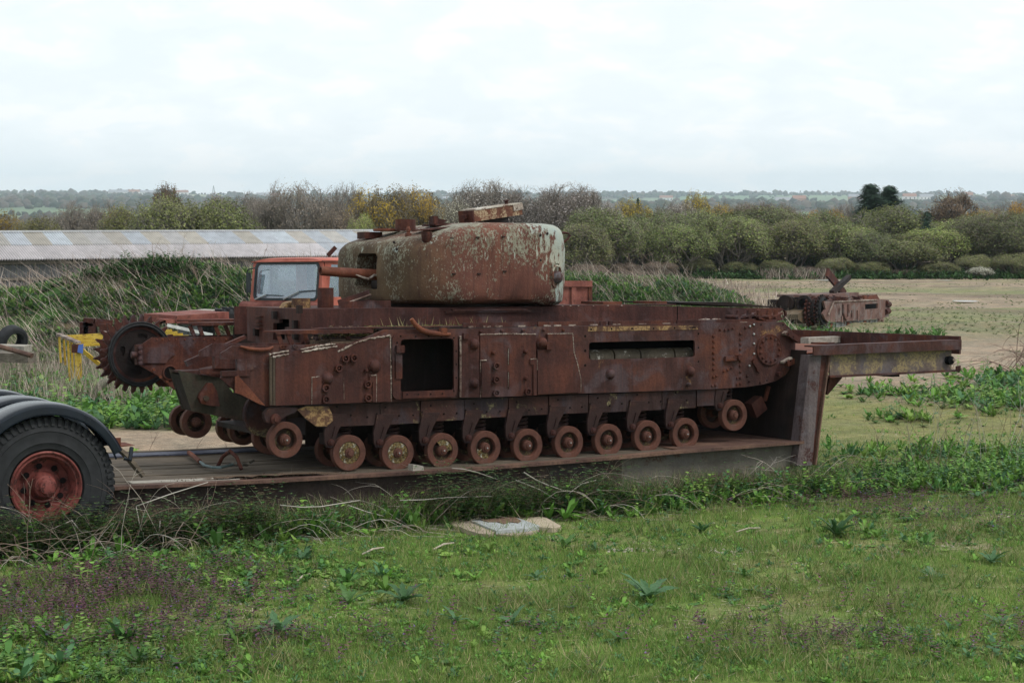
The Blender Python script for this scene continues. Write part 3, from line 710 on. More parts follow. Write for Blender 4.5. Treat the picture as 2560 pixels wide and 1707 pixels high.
def weld(c, v, pts, r=.008, parent=tank):
    """ragged bead: a chain of lumpy rings"""
    P = [TF.V(*c(*p), v) for p in pts]; path = []
    for a, b in zip(P[:-1], P[1:]):
        L = math.hypot(b[0] - a[0], b[1] - a[1]); k = max(2, int(L / (r * 1.1)))
        for i in range(k): t = i / k; path.append((a[0] + (b[0] - a[0]) * t + rnd.uniform(-.1, .1) * r, v, a[1] + (b[1] - a[1]) * t + rnd.uniform(-.25, .25) * r))
    path.append((P[-1][0], v, P[-1][1]))
    part('weld_bead', MB().tube(path, [r * .78 * rnd.uniform(.3, 1.3) for _ in path], 5), m_weld, parent)
weld(cA, -.026, [(975, 446), (1060, 430), (1145, 418)], .012); weld(cA, -.036, [(1005, 472), (1145, 445)], .012)
weld(cA, -.022, [(1250, 405), (1420, 372), (1562, 356)], .011); weld(cA, -.036, [(1262, 425), (1420, 398), (1577, 377)], .012)
weld(cA, -.036, [(1585, 425), (1750, 344), (1860, 308), (2048, 283)], .012); weld(cA, -.036, [(2052, 285), (2060, 868)], .008)
m_ribbed = rust('ribbed_weld', (.045, .03, .022), (.10, .072, .052), (.16, .125, .09), gth=.9)
for x in (985, 1012): 
    P0 = TF.V(*cA(x, 470), -.03); P1 = TF.V(*cA(x + 2, 903), -.03); n = 62; path = []
    for i in range(n * 2): path.append((P0[0], -.03, P0[1] + (P1[1] - P0[1]) * i / (n * 2)))
    part('weld_bead', MB().tube(path, [.013 if i % 2 else .0085 for i in range(n * 2)], 6), m_ribbed, tank)
P0 = TF.V(*cB(937, 222), -.03); P1 = TF.V(*cB(939, 792), -.03); path = [(P0[0], -.03, P0[1] + (P1[1] - P0[1]) * i / 120) for i in range(121)]
part('weld_bead', MB().tube(path, [.010 if i % 2 else .006 for i in range(121)], 6), m_weld, tank)
weld(cB, -.034, [(1122, 210), (1380, 203), (1640, 207)], .007); weld(cB, -.03, [(1750, 203), (1986, 200), (1998, 375), (2030, 480), (2062, 625), (2062, 745)], .005)
weld(cB, -.044, [(1122, 452), (1180, 450)], .006); weld(cB, -.036, [(1126, 455), (1124, 560)], .004); weld(cB, -.036, [(1132, 690), (1124, 800)], .004)
weld(cB, -.047, [(1592, 438), (1652, 434)], .006); weld(cB, -.04, [(1655, 440), (1656, 540)], .003); weld(cA, -.04, [(1352, 652), (1420, 645)], .005); weld(cA, -.04, [(1355, 655), (1352, 895)], .004)
weld(cA, -.047, [(1866, 636), (1930, 632)], .006); weld(cA, -.046, [(1930, 640), (1928, 875)], .003); weld(cA, -.038, [(1636, 660), (1640, 850)], .003)
weld(cB, -.036, [(1386, 340), (1384, 492)], .003); weld(cB, -.036, [(1386, 560), (1384, 718)], .003)

# domes, sockets, bolts
def dome(c, x, y, r, v, h=.8):
    p = TF.V(*c(x, y), v); rr = r / {cA: 3.563, cB: 3.7333, cC: 3.3357}[c] / 4200 * 12.6 * 1.05
    mb = MB().lathe((p[0], v, p[1]), (0, -1, 0), [(0, rr * 1.16), (.005, rr * 1.14), (.006, rr)], 20)
    mb.dome((p[0], v - .006, p[1]), (0, -1, 0), rr, rr * h, 18)
    part('dome_bolt', mb, m_rust_pl, tank, True)
for c, x, y, r, v in ((cA, 1490, 660, 48, -.036), (cA, 1910, 555, 52, -.036), (cB, 1064, 300, 47, -.03), (cB, 1064, 665, 46, -.03), (cB, 1700, 286, 46, -.03), (cC, 420, 715, 40, 0), (cC, 1085, 695, 42, 0)): dome(c, x, y, r, v)
for c, x, y in ((cA, 1645, 485), (cA, 1722, 480), (cA, 1587, 570), (cA, 1472, 748), (cA, 1472, 850), (cA, 1845, 714), (cA, 1848, 836), (cB, 1265, 503), (cB, 1265, 630), (cB, 1265, 755), (cB, 1560, 743)):
    v = -.036 if c is cA else -.034; p = TF.V(*c(x, y), v); C0 = (p[0], v, p[1])
    mb = MB().lathe(C0, (0, -1, 0), [(0, .029), (.024, .029), (.026, .025), (.024, .017), (.002, .017)], 16, False).dome((p[0], v - .004, p[1]), (0, -1, 0), .013, .016, 10, 3)
    part('socket_boss', mb, m_rust, tank, True)
bm1 = MB(); sh = MB(); ho = MB()
def nut(mb, c, x, y, v, r=.011, h=.012, n=6):
    p = TF.V(*c(x, y), v); mb.lathe((p[0], v, p[1]), (0, -1, 0), [(0, r), (h * .7, r), (h, r * .6)], n)
for x, y in ((1240, 378), (1540, 370), (1540, 618)): nut(bm1, cB, x, y, -.034, .016, .03, 8)
nut(bm1, cA, 1830, 590, -.036, .014, .03, 8)
for x, y in ((1125, 181), (1320, 176), (1518, 170), (1710, 165), (1895, 168)): nut(bm1, cB, x, y, 0, .013, .02, 8)
for y in (400, 445, 490, 540, 585, 630, 675, 740): nut(bm1, cC, 1280, y, 0, .0125, .013, 8)
for x, y in ((1303, 732), (1270, 815), (1298, 813), (1503, 380), (1503, 427), (1503, 470), (1503, 512), (1503, 557), (1503, 606), (1503, 650), (1503, 700), (1503, 750), (1503, 800), (1476, 752), (1474, 805), (1365, 695), (1396, 681), (1427, 665), (1335, 346), (1375, 350), (1408, 346), (1440, 337), (1545, 330), (1560, 733), (1578, 775), (1670, 790)):
    nut(bm1, cC, x, y, 0, .0115, .012, 8)
for x, y in ((1613, 305), (1614, 384), (1615, 463), (1615, 547), (1581, 318), (1576, 648)): nut(sh, cC, x, y, 0, .009, .014, 8)
for x, y in ((2102, 225), (2102, 360), (2102, 497)): nut(ho, cB, x, y, 0, .010, .002, 10)
for x, y in ((1155, 381), (1155, 497), (1155, 613), (260, 345), (430, 340), (600, 338), (780, 337), (955, 333), (1110, 330), (1125, 330), (1676, 306), (1860, 305), (1890, 345), (1725, 770)): nut(ho, cC, x, y, -.004 if x < 1140 and y < 350 else 0, .008, .002, 10)
for x, y in ((346, 285), (356, 500), (356, 603), (352, 405), (380, 225), (520, 228), (640, 226), (760, 228), (876, 240), (898, 365), (898, 487), (898, 612), (875, 735)): nut(ho, cB, x, y, -.023, .007, .002, 8)
for x, y in ((545, 768), (660, 765), (770, 760), (440, 768)): nut(ho, cB, x, y, -.035, .007, .002, 8)
part('rivets', bm1, m_rust, tank, kind='stuff'); part('bright_bolts', sh, m_shiny, tank, kind='stuff'); part('bolt_holes', ho, m_hole, tank, kind='stuff')
st = MB(); st.prism(PV(cC, -.004, (235, 322), (1150, 312), (1150, 345), (235, 362)), 1, -.004, -.0005); part('paint_strip', st, m_rust_ochre, tank)
cap = TF.V(*cC(1742, 513), 0)
fc = part('drive_cover', MB().lathe((cap[0], 0, cap[1]), (0, -1, 0), [(0, .132), (.012, .132), (.016, .126), (.012, .119), (.014, .06), (.014, .01)], 40), m_rust, tank, True)
fb = MB()
for k in range(13): a = 6.283 * k / 13; fb.lathe((cap[0] + .1 * math.cos(a), -.013, cap[1] + .1 * math.sin(a)), (0, -1, 0), [(0, .0115), (.01, .010), (.013, .006)], 8)
link('cover_bolts', mesh('cover_bolts', fb, m_rust), fc, (0, 0, 0), 'stuff')
# towing blocks at the rear, handle, knob
def blk(x0, y0, x1, y1, w, v0, v1, m=m_rust):
    p = TF.V(*cC(x0, y0), 0); q = TF.V(*cC(x1, y1), 0)
    b = MB().beam((p[0], (v0 + v1) / 2, p[1]), (q[0], (v0 + v1) / 2, q[1]), v1 - v0, w, (0, 0, 1) if abs(x1 - x0) > 5 else (1, 0, 0)); 
    o = part('tow_block', b, m, tank); return o
blk(1862, 368, 1962, 432, .046, -.06, 0); blk(1850, 385, 1884, 352, .02, -.052, -.002, m_weld); blk(1862, 628, 1945, 600, .046, -.06, 0); blk(1835, 620, 1905, 580, .016, -.05, -.002, m_weld)
tb = MB()
for x, y in ((1905, 385), (1945, 408), (1885, 615), (1922, 605)): p = TF.V(*cC(x, y), -.06); tb.lathe((p[0], -.0605, p[1]), (0, -1, 0), [(0, .008), (.001, .008)], 8)
part('block_holes', tb, m_hole, tank, kind='stuff')
hd = MB(); pbox(hd, cC, -.03, 0, 1385, 572, 1500, 606); pbox(hd, cC, -.045, 0, 1490, 562, 1525, 598); part('step_bracket', hd, m_rust, tank)
kn = TF.V(*cC(1618, 612), 0); kn2 = TF.V(*cC(1655, 668), 0); part('swing_cover', MB().cyl((kn[0], 0, kn[1]), (kn[0], -.022, kn[1]), .026).cyl((kn2[0], 0, kn2[1]), (kn2[0], -.018, kn2[1]), .032).beam((kn[0], -.011, kn[1]), (kn2[0], -.011, kn2[1]), .018, .05), m_rust, tank)
kn = TF.V(*cC(1813, 714), 0); part('drain_knob', MB().cyl((kn[0], 0, kn[1]), (kn[0], -.04, kn[1]), .02, 10), m_rust, tank)
kn = TF.V(*cC(1064, 803), 0); part('drain_knob', MB().cyl((kn[0], 0, kn[1]), (kn[0], -.03, kn[1]), .016, 8).dome((kn[0], -.03, kn[1]), (0, -1, 0), .013), m_purple, tank)
# bent exhaust stub lying over the door, small hinge lugs
p = [TF.V(*cB(*q), -.02) for q in ((470, 65), (505, 115), (560, 165), (640, 192), (740, 205), (835, 208))]
part('bent_pipe', MB().tube([(a, -.035, b) for a, b in p], [.016, .019, .021, .02, .018, .012], 10), m_rust_orange, tank, True)
hb = MB(); pbox(hb, cB, -.05, -.01, 760, 150, 815, 200); part('pipe_bracket', hb, m_rust_orange, tank)
hb = MB(); pbox(hb, cB, -.055, -.02, 972, 197, 1025, 250); part('hinge_lug', hb, m_rust, tank)
hb = MB(); pbox(hb, cB, -.05, -.03, 1745, 280, 1800, 350); part('hinge_lug', hb, m_rust, tank)

# sponson top, rail, front mudguard remains
rail = MB()
for (x0, x1) in ((955, 1618), (1655, 2240)):
    a = TF.V(*cB(x0, 100), .05)[0]; b = TF.V(*cB(x1, 100), .05)[0]; rail.box((a, .035, WTOP + .001), (b, .055, WTOP + .036))
for (x0, x1) in ((0, 540), (570, 1230), (1260, 2050)):
    a = TF.V(*cM(x0, 750), .05)[0]; b = TF.V(*cM(x1, 750), .05)[0]; a = max(a, 2.14); rail.box((a, .035, WTOP + .001), (b, .055, WTOP + .034))
part('top_rail', rail, m_rust, tank)
pale = MB()
for x in (1060, 1200, 1310, 1525, 1765, 1860, 2000): 
    a = TF.V(*cB(x, 132), 0)[0]; pale.box((a - .03, .021, WTOP), (a + .03, .034, WTOP + .012))
for x in (440, 670, 935, 1180, 1960): a = TF.V(*cM(x, 775), 0)[0]; pale.box((a - .035, .021, WTOP + .002), (a + .035, .034, WTOP + .012))
part('pale_shims', pale, m_weld, tank, kind='stuff')
uT = TF.V(*cA(1990, 228), 0)[0]
part('sponson_top', MB().box((uT + .1, .021, WTOP - .02), (3.9, .549, WTOP - .004)), m_rust_dark, tank)
part('guard_strip', MB().prism([(uT - .52, .10), (uT + .75, .10), (uT + .75, .24), (uT - .38, .24)], 2, WTOP + .005, WTOP + .012), m_rust, tank)
# broken front mudguard edges on struts: one over each horn
def guard(v, dv, pts, struts, c):
    a = TF.V(*c(*pts[0]), v); b = TF.V(*c(*pts[1]), v); w = (a[1] + b[1]) / 2
    o = part('mudguard_edge', MB().prism([(a[0], v), (b[0], v), (b[0], v + dv), (a[0] + .25, v + dv)], 2, w - .006, w + .006).box((a[0] + .1, v, w - .02), (b[0], v + .008, w - .006)), m_rust, tank)
    for x0, y0, x1, y1 in struts:
        p = TF.V(*c(x0, y0), v + .01); q = TF.V(*c(x1, y1), v + .01); part('strut', MB().beam((p[0], v + .02, p[1]), (q[0], v + .02, q[1]), .03, .018, (0, 1, 0)), m_rust, tank)
guard(.04, .22, ((915, 243), (1900, 234)), ((1055, 262, 1082, 355), (1140, 262, 1176, 352)), cA)
guard(.30, .02, ((1240, 250), (1890, 236)), ((1290, 250, 1318, 350), (1382, 250, 1420, 350), (1650, 245, 1690, 330)), cA)
guard(2.04, .2, ((500, 487), (1690, 480)), ((680, 525, 760, 712), (840, 520, 905, 705), (1130, 520, 1200, 700), (1310, 520, 1380, 700)), cH)
guard(2.30, .15, ((445, 440), (1690, 425)), (), cH)
# soil and moss lodged in the open front sponson
sm = MB(); 
for i in range(260):
    u = rnd.uniform(-.1, .30); v = rnd.uniform(.1, .5); s_ = rnd.uniform(.008, .026); w = .80 + .06 * math.sin((u + .1) / .5 * 3.1) + rnd.uniform(0, .03)
    sm.add([(u + s_ * rnd.uniform(-1, 1), v + s_ * rnd.uniform(-1, 1), w + s_ * rnd.uniform(-.6, 1)) for _ in range(4)], [(0, 1, 2), (0, 2, 3), (0, 3, 1), (1, 3, 2)])
sm.box((-.12, .05, .70), (.32, .54, .80)); part('lodged_soil', sm, m_soil, tank, kind='stuff')
ds = MB()
for i in range(420):
    u = rnd.uniform(.55, 1.35); v = rnd.uniform(.06, .5); s_ = rnd.uniform(.004, .011); w = WTOP
    ds.add([(u + s_ * rnd.uniform(-1, 1), v + s_ * rnd.uniform(-1, 1), w + s_ * rnd.uniform(-.2, 1.2)) for _ in range(4)], [(0, 1, 2), (0, 2, 3), (0, 3, 1), (1, 3, 2)])
part('loose_grit', ds, m_soil, tank, kind='stuff')

# horns
def horn(v, name='horn_plate'):
    pass
ho_ = MB()
ho_.prism(PV(cA, 0, (540, 440), (645, 372), (802, 370), (802, 492), (540, 492)), 1, 0, .02)
ho_.prism(PV(cA, 0, (545, 597), (802, 588), (802, 640), (548, 642)), 1, -.012, .02)
part('horn_arm', ho_, m_rust_pl, tank)
part('adjuster_slide', MB().prism(PV(cA, -.012, (690, 492), (820, 490), (858, 528), (880, 535), (820, 590), (690, 592)), 1, -.012, .03), m_rust_side, tank)
part('horn_gusset', MB().prism(PV(cA, -.03, (668, 645), (700, 640), (938, 905), (880, 888), (712, 800), (668, 790)), 1, -.03, -.021), m_rust_orange, tank)
part('horn_web', MB().prism(PV(cA, .0, (548, 640), (805, 636), (805, 840), (938, 908), (700, 800), (540, 662)), 1, .0, .02), m_rust_pl, tank)
tp = MB(); p = [TF.V(*cA(*q), -.01) for q in ((715, 378), (800, 400), (900, 408), (975, 400), (1010, 380))]
tp.tube([(a, -.01, b) for a, b in p], [.008, .012, .014, .013, .008], 8); part('bent_tow_bar', tp, m_rust_orange, tank, True)
ln = MB()
for x, y in ((1085, 382), (1115, 380), (1200, 375), (1215, 385)):
    p = TF.V(*cA(x, y), -.005); ln.lathe((p[0], -.0, p[1]), (0, -1, 0), [(0, .015), (.012, .015), (.012, .007), (0, .007)], 10, False)
part('chain_links', ln, m_rust, tank, kind='stuff')
# inner near horn arm
ia = MB(); ia.prism(PV(cA, .43, (350, 420), (470, 352), (1250, 345), (1250, 420), (820, 424), (820, 466), (350, 466)), 1, .43, .45)
ia.prism(PV(cA, .43, (350, 577), (820, 570), (820, 618), (352, 622)), 1, .415, .45)
part('horn_arm', ia, m_rust_pl, tank)
part('adjuster_slide', MB().prism(PV(cA, .42, (482, 466), (700, 466), (700, 574), (482, 574)), 1, .40, .46), m_rust, tank)
# lower nose side plates and the nose deck between the horns
def nose(v, dv):
    return MB().prism(PV(cA, .43, (178, 592), (352, 630), (545, 655), (660, 790), (780, 850), (860, 905), (1240, 905), (1240, 1010), (845, 1062), (550, 1005), (292, 952), (228, 762)), 1, v, v + dv)
part('nose_side', nose(.452, .02), m_nose, tank); part('nose_side', nose(.66, .02), m_nose, tank)
nb = PV(cA, .45, (178, 592), (845, 1062), (292, 952))
u0, w0 = nb[0]
part('nose_deck', MB().box((u0 + .02, .475, w0 - .02), (-.2, .655, w0 - .005)), m_rust_pl, tank)
part('nose_step', MB().prism(PV(cH, .66, (600, 1160), (1660, 700), (1700, 745), (860, 1150), (640, 1255)), 1, .66, .70).prism([(u0 + .2, w0), (u0 + .6, w0), (u0 + .6, w0 + .07)], 1, .48, .64), m_rust, tank)
part('nose_front', MB().add([(u0, .475, w0 - .03), (u0, .655, w0 - .03), (nb[2][0], .655, nb[2][1]), (nb[2][0], .475, nb[2][1])], [(0, 1, 2, 3)]).add([(nb[2][0], .475, nb[2][1]), (nb[2][0], .655, nb[2][1]), (nb[1][0], .655, nb[1][1]), (nb[1][0], .475, nb[1][1])], [(0, 1, 2, 3)]), m_rust_dark, tank)
tri = PV(cJ, .42, (408, 290), (420, 240), (530, 92), (580, 92), (645, 200), (682, 400), (560, 395), (440, 365))
o = part('tow_eye_boss', MB().prism(tri, 1, .405, .451), m_rust, tank)
kn = TF.V(*cJ(505, 295), .405); link('boss_pin', mesh('boss_pin', MB().cyl((kn[0], .39, kn[1]), (kn[0], .405, kn[1]), .02, 12), m_nose, True), o, (0, 0, 0))
# inner walls of the track units
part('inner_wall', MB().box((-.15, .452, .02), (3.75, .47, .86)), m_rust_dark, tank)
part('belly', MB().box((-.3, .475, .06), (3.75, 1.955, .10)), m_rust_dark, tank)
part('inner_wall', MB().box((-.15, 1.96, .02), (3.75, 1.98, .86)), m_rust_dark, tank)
# far horn: arm, adjuster block, mounting hole
fa = PV(cG, 2.0, (958, 1192), (1030, 1145), (1665, 1135), (1900, 1134), (1900, 1400), (1180, 1500), (1060, 1398), (940, 1332))
far_arm = part('horn_arm', MB().prism(fa, 1, 2.0, 2.02), m_rust, tank)
hc = TF.V(*cG(1152, 1382), 1.98)
link('arm_ring', mesh('arm_ring', MB().lathe((hc[0], 2.0, hc[1]), (0, -1, 0), [(0, .062), (.016, .060), (.018, .050)], 24, False), m_rust, True), far_arm, (0, 0, 0))
link('arm_hole', mesh('arm_hole', MB().cyl((hc[0], 1.999, hc[1]), (hc[0], 1.985, hc[1]), .05, 24), m_hole), far_arm, (0, 0, 0))
bx = MB(); pbox(bx, cG, 1.93, 2.0, 926, 1196, 966, 1330); bx.cyl((TF.V(*cG(905, 1262), 1.95)[0] - .02, 1.95, TF.V(*cG(905, 1262), 1.95)[1]), (TF.V(*cG(930, 1262), 1.95)[0], 1.95, TF.V(*cG(930, 1262), 1.95)[1]), .026, 12)
for yy in (1215, 1245, 1290, 1318): p = TF.V(*cG(945, yy), 1.93); bx.lathe((p[0], 1.93, p[1]), (0, -1, 0), [(0, .018), (.02, .018), (.024, .01)], 6)
part('adjuster_block', bx, m_rust_side, tank)
part('adjuster_slide', MB().prism(PV(cG, 1.985, (966, 1212), (1120, 1212), (1140, 1235), (1185, 1258), (1140, 1290), (1125, 1318), (966, 1318)), 1, 1.985, 2.0), m_rust_side, tank)
rv = MB()
for x in (1060, 1100, 1145, 1190, 1250, 1310, 1380, 1450, 1530, 1600): p = TF.V(*cG(x, 1158), 2.); rv.lathe((p[0], 2., p[1]), (0, -1, 0), [(0, .008), (.008, .006)], 6)
for x, y in ((1040, 1362), (1085, 1412), (1130, 1440)): p = TF.V(*cG(x, y), 2.); rv.lathe((p[0], 2., p[1]), (0, -1, 0), [(0, .014), (.008, .012)], 8)
link('arm_rivets', mesh('arm_rivets', rv, m_rust_orange), far_arm, (0, 0, 0), 'stuff')
# far track unit
fs = [(-.028, .885 - .105), (.2, .78), (.5, .885), (3.93, .893), (4.067, .8), (4.067, .6), (3.9, .45), (3.2, .36), (-.6, .36), (-.9, .58), (-.9, .74), (-.8, .78)]
part('side_plate', MB().prism(fs, 1, 2.43, 2.45), m_rust_side, tank); part('side_plate', MB().prism([p for p in fs if p[0] > -.7], 1, 2.0201, 2.04), m_rust, tank)
part('sponson_top', MB().box((.5, 1.99, WTOP - .02), (3.9, 2.429, WTOP - .004)), m_rust, tank)

# toothed front wheel of the far track unit
sc_ = (-.892 + .03, 2.2, .648 - .003)
spk = MB()
NT_ = 25; RO, RI = .318, .262
for vv in (2.19, 2.40):
    pts = []
    for k in range(NT_):
        for t, r in ((-.42, RI), (-.22, RI + .012), (-.10, RO - .006), (.02, RO), (.12, RO - .012), (.30, RI + .008)):
            a = 2 * math.pi * (k + t) / NT_; pts.append((sc_[0] + r * math.cos(a), sc_[2] + r * math.sin(a)))
    spk.prism(pts[::-1], 1, vv, vv + .03, [[(sc_[0] + .2 * math.cos(-a_), sc_[2] + .2 * math.sin(-a_)) for a_ in np.linspace(0, 6.283, 33)[:-1]]])
spr = part('toothed_wheel', spk, m_rust, tank)
link('rubber_ring', mesh('rubber_ring', MB().lathe((sc_[0], 2.19, sc_[2]), (0, -1, 0), [(-.001, .262), (.03, .262), (.036, .255), (.03, .246), (.034, .236), (.03, .226), (-.01, .224)], 56, False), m_rubber, True), spr, (0, 0, 0))
slots = []
for a0 in (80, 170, 260, 350): 
    cx, cz = sc_[0] + .145 * math.cos(math.radians(a0)), sc_[2] + .145 * math.sin(math.radians(a0)); ca, sa_ = math.cos(math.radians(a0 + 90)), math.sin(math.radians(a0 + 90))
    slots.append([(cx + x * ca - y * sa_, cz + x * sa_ + y * ca) for x, y in rrect(-.042, -.022, .042, .022, .02, 3)])
link('wheel_disc', mesh('wheel_disc', MB().prism([(sc_[0] + .226 * math.cos(a), sc_[2] + .226 * math.sin(a)) for a in np.linspace(0, 6.283, 41)[:-1]], 1, 2.195, 2.21, slots), m_rust_dark), spr, (0, 0, 0))
link('drum', mesh('drum', MB().lathe((sc_[0], 2.22, sc_[2]), (0, 1, 0), [(0, .2), (.01, .2), (.19, .2), (.2, .2)], 32), m_rust_dark, True), spr, (0, 0, 0))
link('hub', mesh('hub', MB().lathe((sc_[0], 2.195, sc_[2]), (0, -1, 0), [(0, .09), (.04, .085), (.06, .05), (.17, .045), (.18, .02)], 20), m_rust_dark, True), spr, (0, 0, 0))
db = MB()
for k in range(20): a = 6.283 * k / 20; db.lathe((sc_[0] + .208 * math.cos(a), 2.195, sc_[2] + .208 * math.sin(a)), (0, -1, 0), [(0, .007), (.008, .005)], 6)
link('disc_bolts', mesh('disc_bolts', db, m_rust), spr, (0, 0, 0), 'stuff')

# road wheels in pairs, suspension arms, springs
wc = [TF.V(x, y, 0) for x, y in ((714.3, 1099.6), (874, 1132), (995, 1131.8), (1107.3, 1125.8), (1214.5, 1119.5), (1320.3, 1113.8), (1423, 1106.4), (1522, 1100.4), (1620, 1091), (1714.8, 1084.7), (1836.8, 1037.8))]
R_ = .1285
rim_p = [(.06, .03), (.06, R_ - .012), (.055, R_), (.004, R_), (0, R_ - .004), (0, .084), (.006, .080), (.045, .074), (.048, .04)]
hub_p = [(.048, .044), (.006, .040), (.0, .034), (-.006, .032), (-.008, .020), (-.022, .019), (-.024, .010)]
def rev(p): return [(-a, b) for a, b in p]
me_rim = mesh('wheel_rim', MB().lathe((0, 0, 0), (0, 1, 0), rim_p, 40, False), m_wheel, True)
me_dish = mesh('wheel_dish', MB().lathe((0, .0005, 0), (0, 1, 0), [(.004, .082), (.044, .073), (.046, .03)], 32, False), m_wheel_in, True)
me_hub = mesh('wheel_hub', MB().lathe((0, 0, 0), (0, 1, 0), hub_p, 24), m_wheel, True)
me_nut = mesh('axle_nut', MB().lathe((0, -.024, 0), (0, -1, 0), [(0, .0065), (.006, .0065), (.008, .004)], 6), m_shiny)
def grit(frac, seed):
    r_ = random.Random(seed); mb = MB(); n = 26
    for i in range(n):
        a0 = 2 * math.pi * i / n; a1 = 2 * math.pi * (i + 1) / n
        if frac < 1 and not (frac_lo <= (i / n) <= frac_hi): continue
        mb.add([(.034 * math.cos(a0), .004, .034 * math.sin(a0)), (.079 * math.cos(a0), .004, .079 * math.sin(a0)), (.079 * math.cos(a1), .004, .079 * math.sin(a1)), (.034 * math.cos(a1), .004, .034 * math.sin(a1))], [(0, 1, 2, 3)])
    for i in range(int(150 * frac)):
        t = (r_.random() if frac >= 1 else r_.uniform(frac_lo, frac_hi)) * 6.283; r = r_.uniform(.036, .076); s_ = r_.uniform(.003, .007)
        c = (r * math.cos(t), .002, r * math.sin(t)); mb.add([(c[0] + s_ * r_.uniform(-1, 1), c[1] + s_ * r_.uniform(-1.4, .4), c[2] + s_ * r_.uniform(-1, 1)) for _ in range(4)], [(0, 1, 2), (0, 2, 3), (0, 3, 1), (1, 3, 2)])
    return mesh('packed_grit', mb, m_grit)
frac_lo, frac_hi = 0, 1; me_g0 = grit(1, 1); me_g1 = grit(1, 2)
frac_lo, frac_hi = -.02, .33; me_g2 = grit(.4, 3)
frac_lo, frac_hi = .52, .80; me_g3 = grit(.35, 4)
GR = {1: me_g0, 2: me_g1, 3: me_g2, 4: me_g3}
off = Vector(T_OFF)
def wheel(u, v, w, i, near):
    o = link('road_wheel', me_rim, tank, Vector((u, v, w)) - off)
    o.rotation_euler = (0, rnd.uniform(0, 6), 0) if not near else (0, 0, 0)
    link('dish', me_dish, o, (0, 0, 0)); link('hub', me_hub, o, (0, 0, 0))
    if near and i not in (1, 10): link('axle_nut', me_nut, o, (0, 0, 0))
    if near and i in GR: link('packed_grit', GR[i], o, (0, 0, 0), 'stuff')
    return o
# suspension bracket traced at the third wheel, then moved to each wheel
w1 = wc[2]
br = [(a - w1[0], b - w1[1]) for a, b in PV(cB, .012, (330, 955), (288, 1040), (252, 1110), (226, 1190), (210, 1250), (190, 1266), (150, 1262), (130, 1215), (128, 1130), (142, 1055), (160, 955))]
pin = TF.V(*cB(183, 1216), .012); pin = (pin[0] - w1[0], pin[1] - w1[1])
me_br = mesh('suspension_bracket', MB().prism(br, 1, .012, .04), m_rust_skirt)
pm = MB().lathe((pin[0], .012, pin[1]), (0, -1, 0), [(0, .026), (.016, .025), (.018, .016), (.026, .015), (.028, .008)], 14); me_pin = mesh('pivot_pin', pm, m_rust, True)
rb = MB().beam((pin[0] + .012, .008, pin[1] + .035), (pin[0] + .036, .008, pin[1] + .115), .008, .014, (0, 1, 0)); me_rib = mesh('bracket_rib', rb, m_rust_skirt)
hel = [(.028 + .050 * math.cos(t), .17 + .050 * math.sin(t), .11 + .030 * t / 6.283) for t in np.linspace(0, 6.283 * 6, 110)]
me_spr = mesh('coil_spring', MB().tube(hel, .0105, 7), m_purple if False else m_rust_skirt, True)
me_bog = mesh('bogie_carrier', MB().prism([(-.12, .05), (.02, .02), (.03, .08), (-.02, .13), (-.12, .13)], 1, .08, .27).cyl((0, .03, 0), (0, .33, 0), .022, 10), m_rust_dark)
for i, (u, w) in enumerate(wc):
    wheel(u, 0, w, i, True); wheel(u, .29, w, i, False)
    if 1 <= i <= 10:
        b = link('suspension_bracket', me_br, tank, Vector((u, 0, w)) - off)
        link('pivot_pin', me_pin, b, (0, 0, 0)); link('bracket_rib', me_rib, b, (0, 0, 0))
        link('coil_spring', me_spr, tank, Vector((u, 0, w)) - off); link('bogie_carrier', me_bog, tank, Vector((u, 0, w)) - off)
    uf_ = (u, w)
    if i == 0: uf_ = (TF.V(492.6, 1056, 2.14)[0], TF.V(492.6, 1056, 2.14)[1])
    wheel(uf_[0], 2.14, uf_[1], i, False); wheel(uf_[0], 2.43, uf_[1], i, False)
# skirt plates between the brackets
edges = [(790, 1066), (950, 1064), (1050, 1055), (1160, 1048), (1271, 1040), (1371, 1036), (1470, 1031), (1565, 1029), (1655, 1023), (1740, 1019), (1802, 1008)]
for (xa, ya), (xb, yb) in zip(edges[:-1], edges[1:]):
    a = TF.V(xa, ya, .03); b = TF.V(xb, yb, .03); w_ = (a[1] + b[1]) / 2; g = .004
    P = [(a[0] + g, w_), (b[0] - g, w_), (b[0] - g, .35)] + [(b[0] - g - (b[0] - a[0]) * t, .352 + .0 * t) for t in (.5,)] + [(a[0] + g, .35)]
    part('skirt_plate', MB().prism(P, 1, .022 + .004 * (int(xa) % 3), .036), m_rust_skirt, tank)
nb_ = MB()
for i, (u, w) in enumerate(wc[1:10]):
    for du, dw in ((-.16, .29), (-.235, .27), (.02, .27), (-.09, .345 - .01)): nb_.lathe((u + du, .02, w + dw), (0, -1, 0), [(0, .0075), (.006, .006)], 6)
part('skirt_bolts', nb_, m_hole, tank, kind='stuff')
part('axle_tube', MB().box((-.2, .06, .27), (3.4, .36, .345)), m_rust_dark, tank)
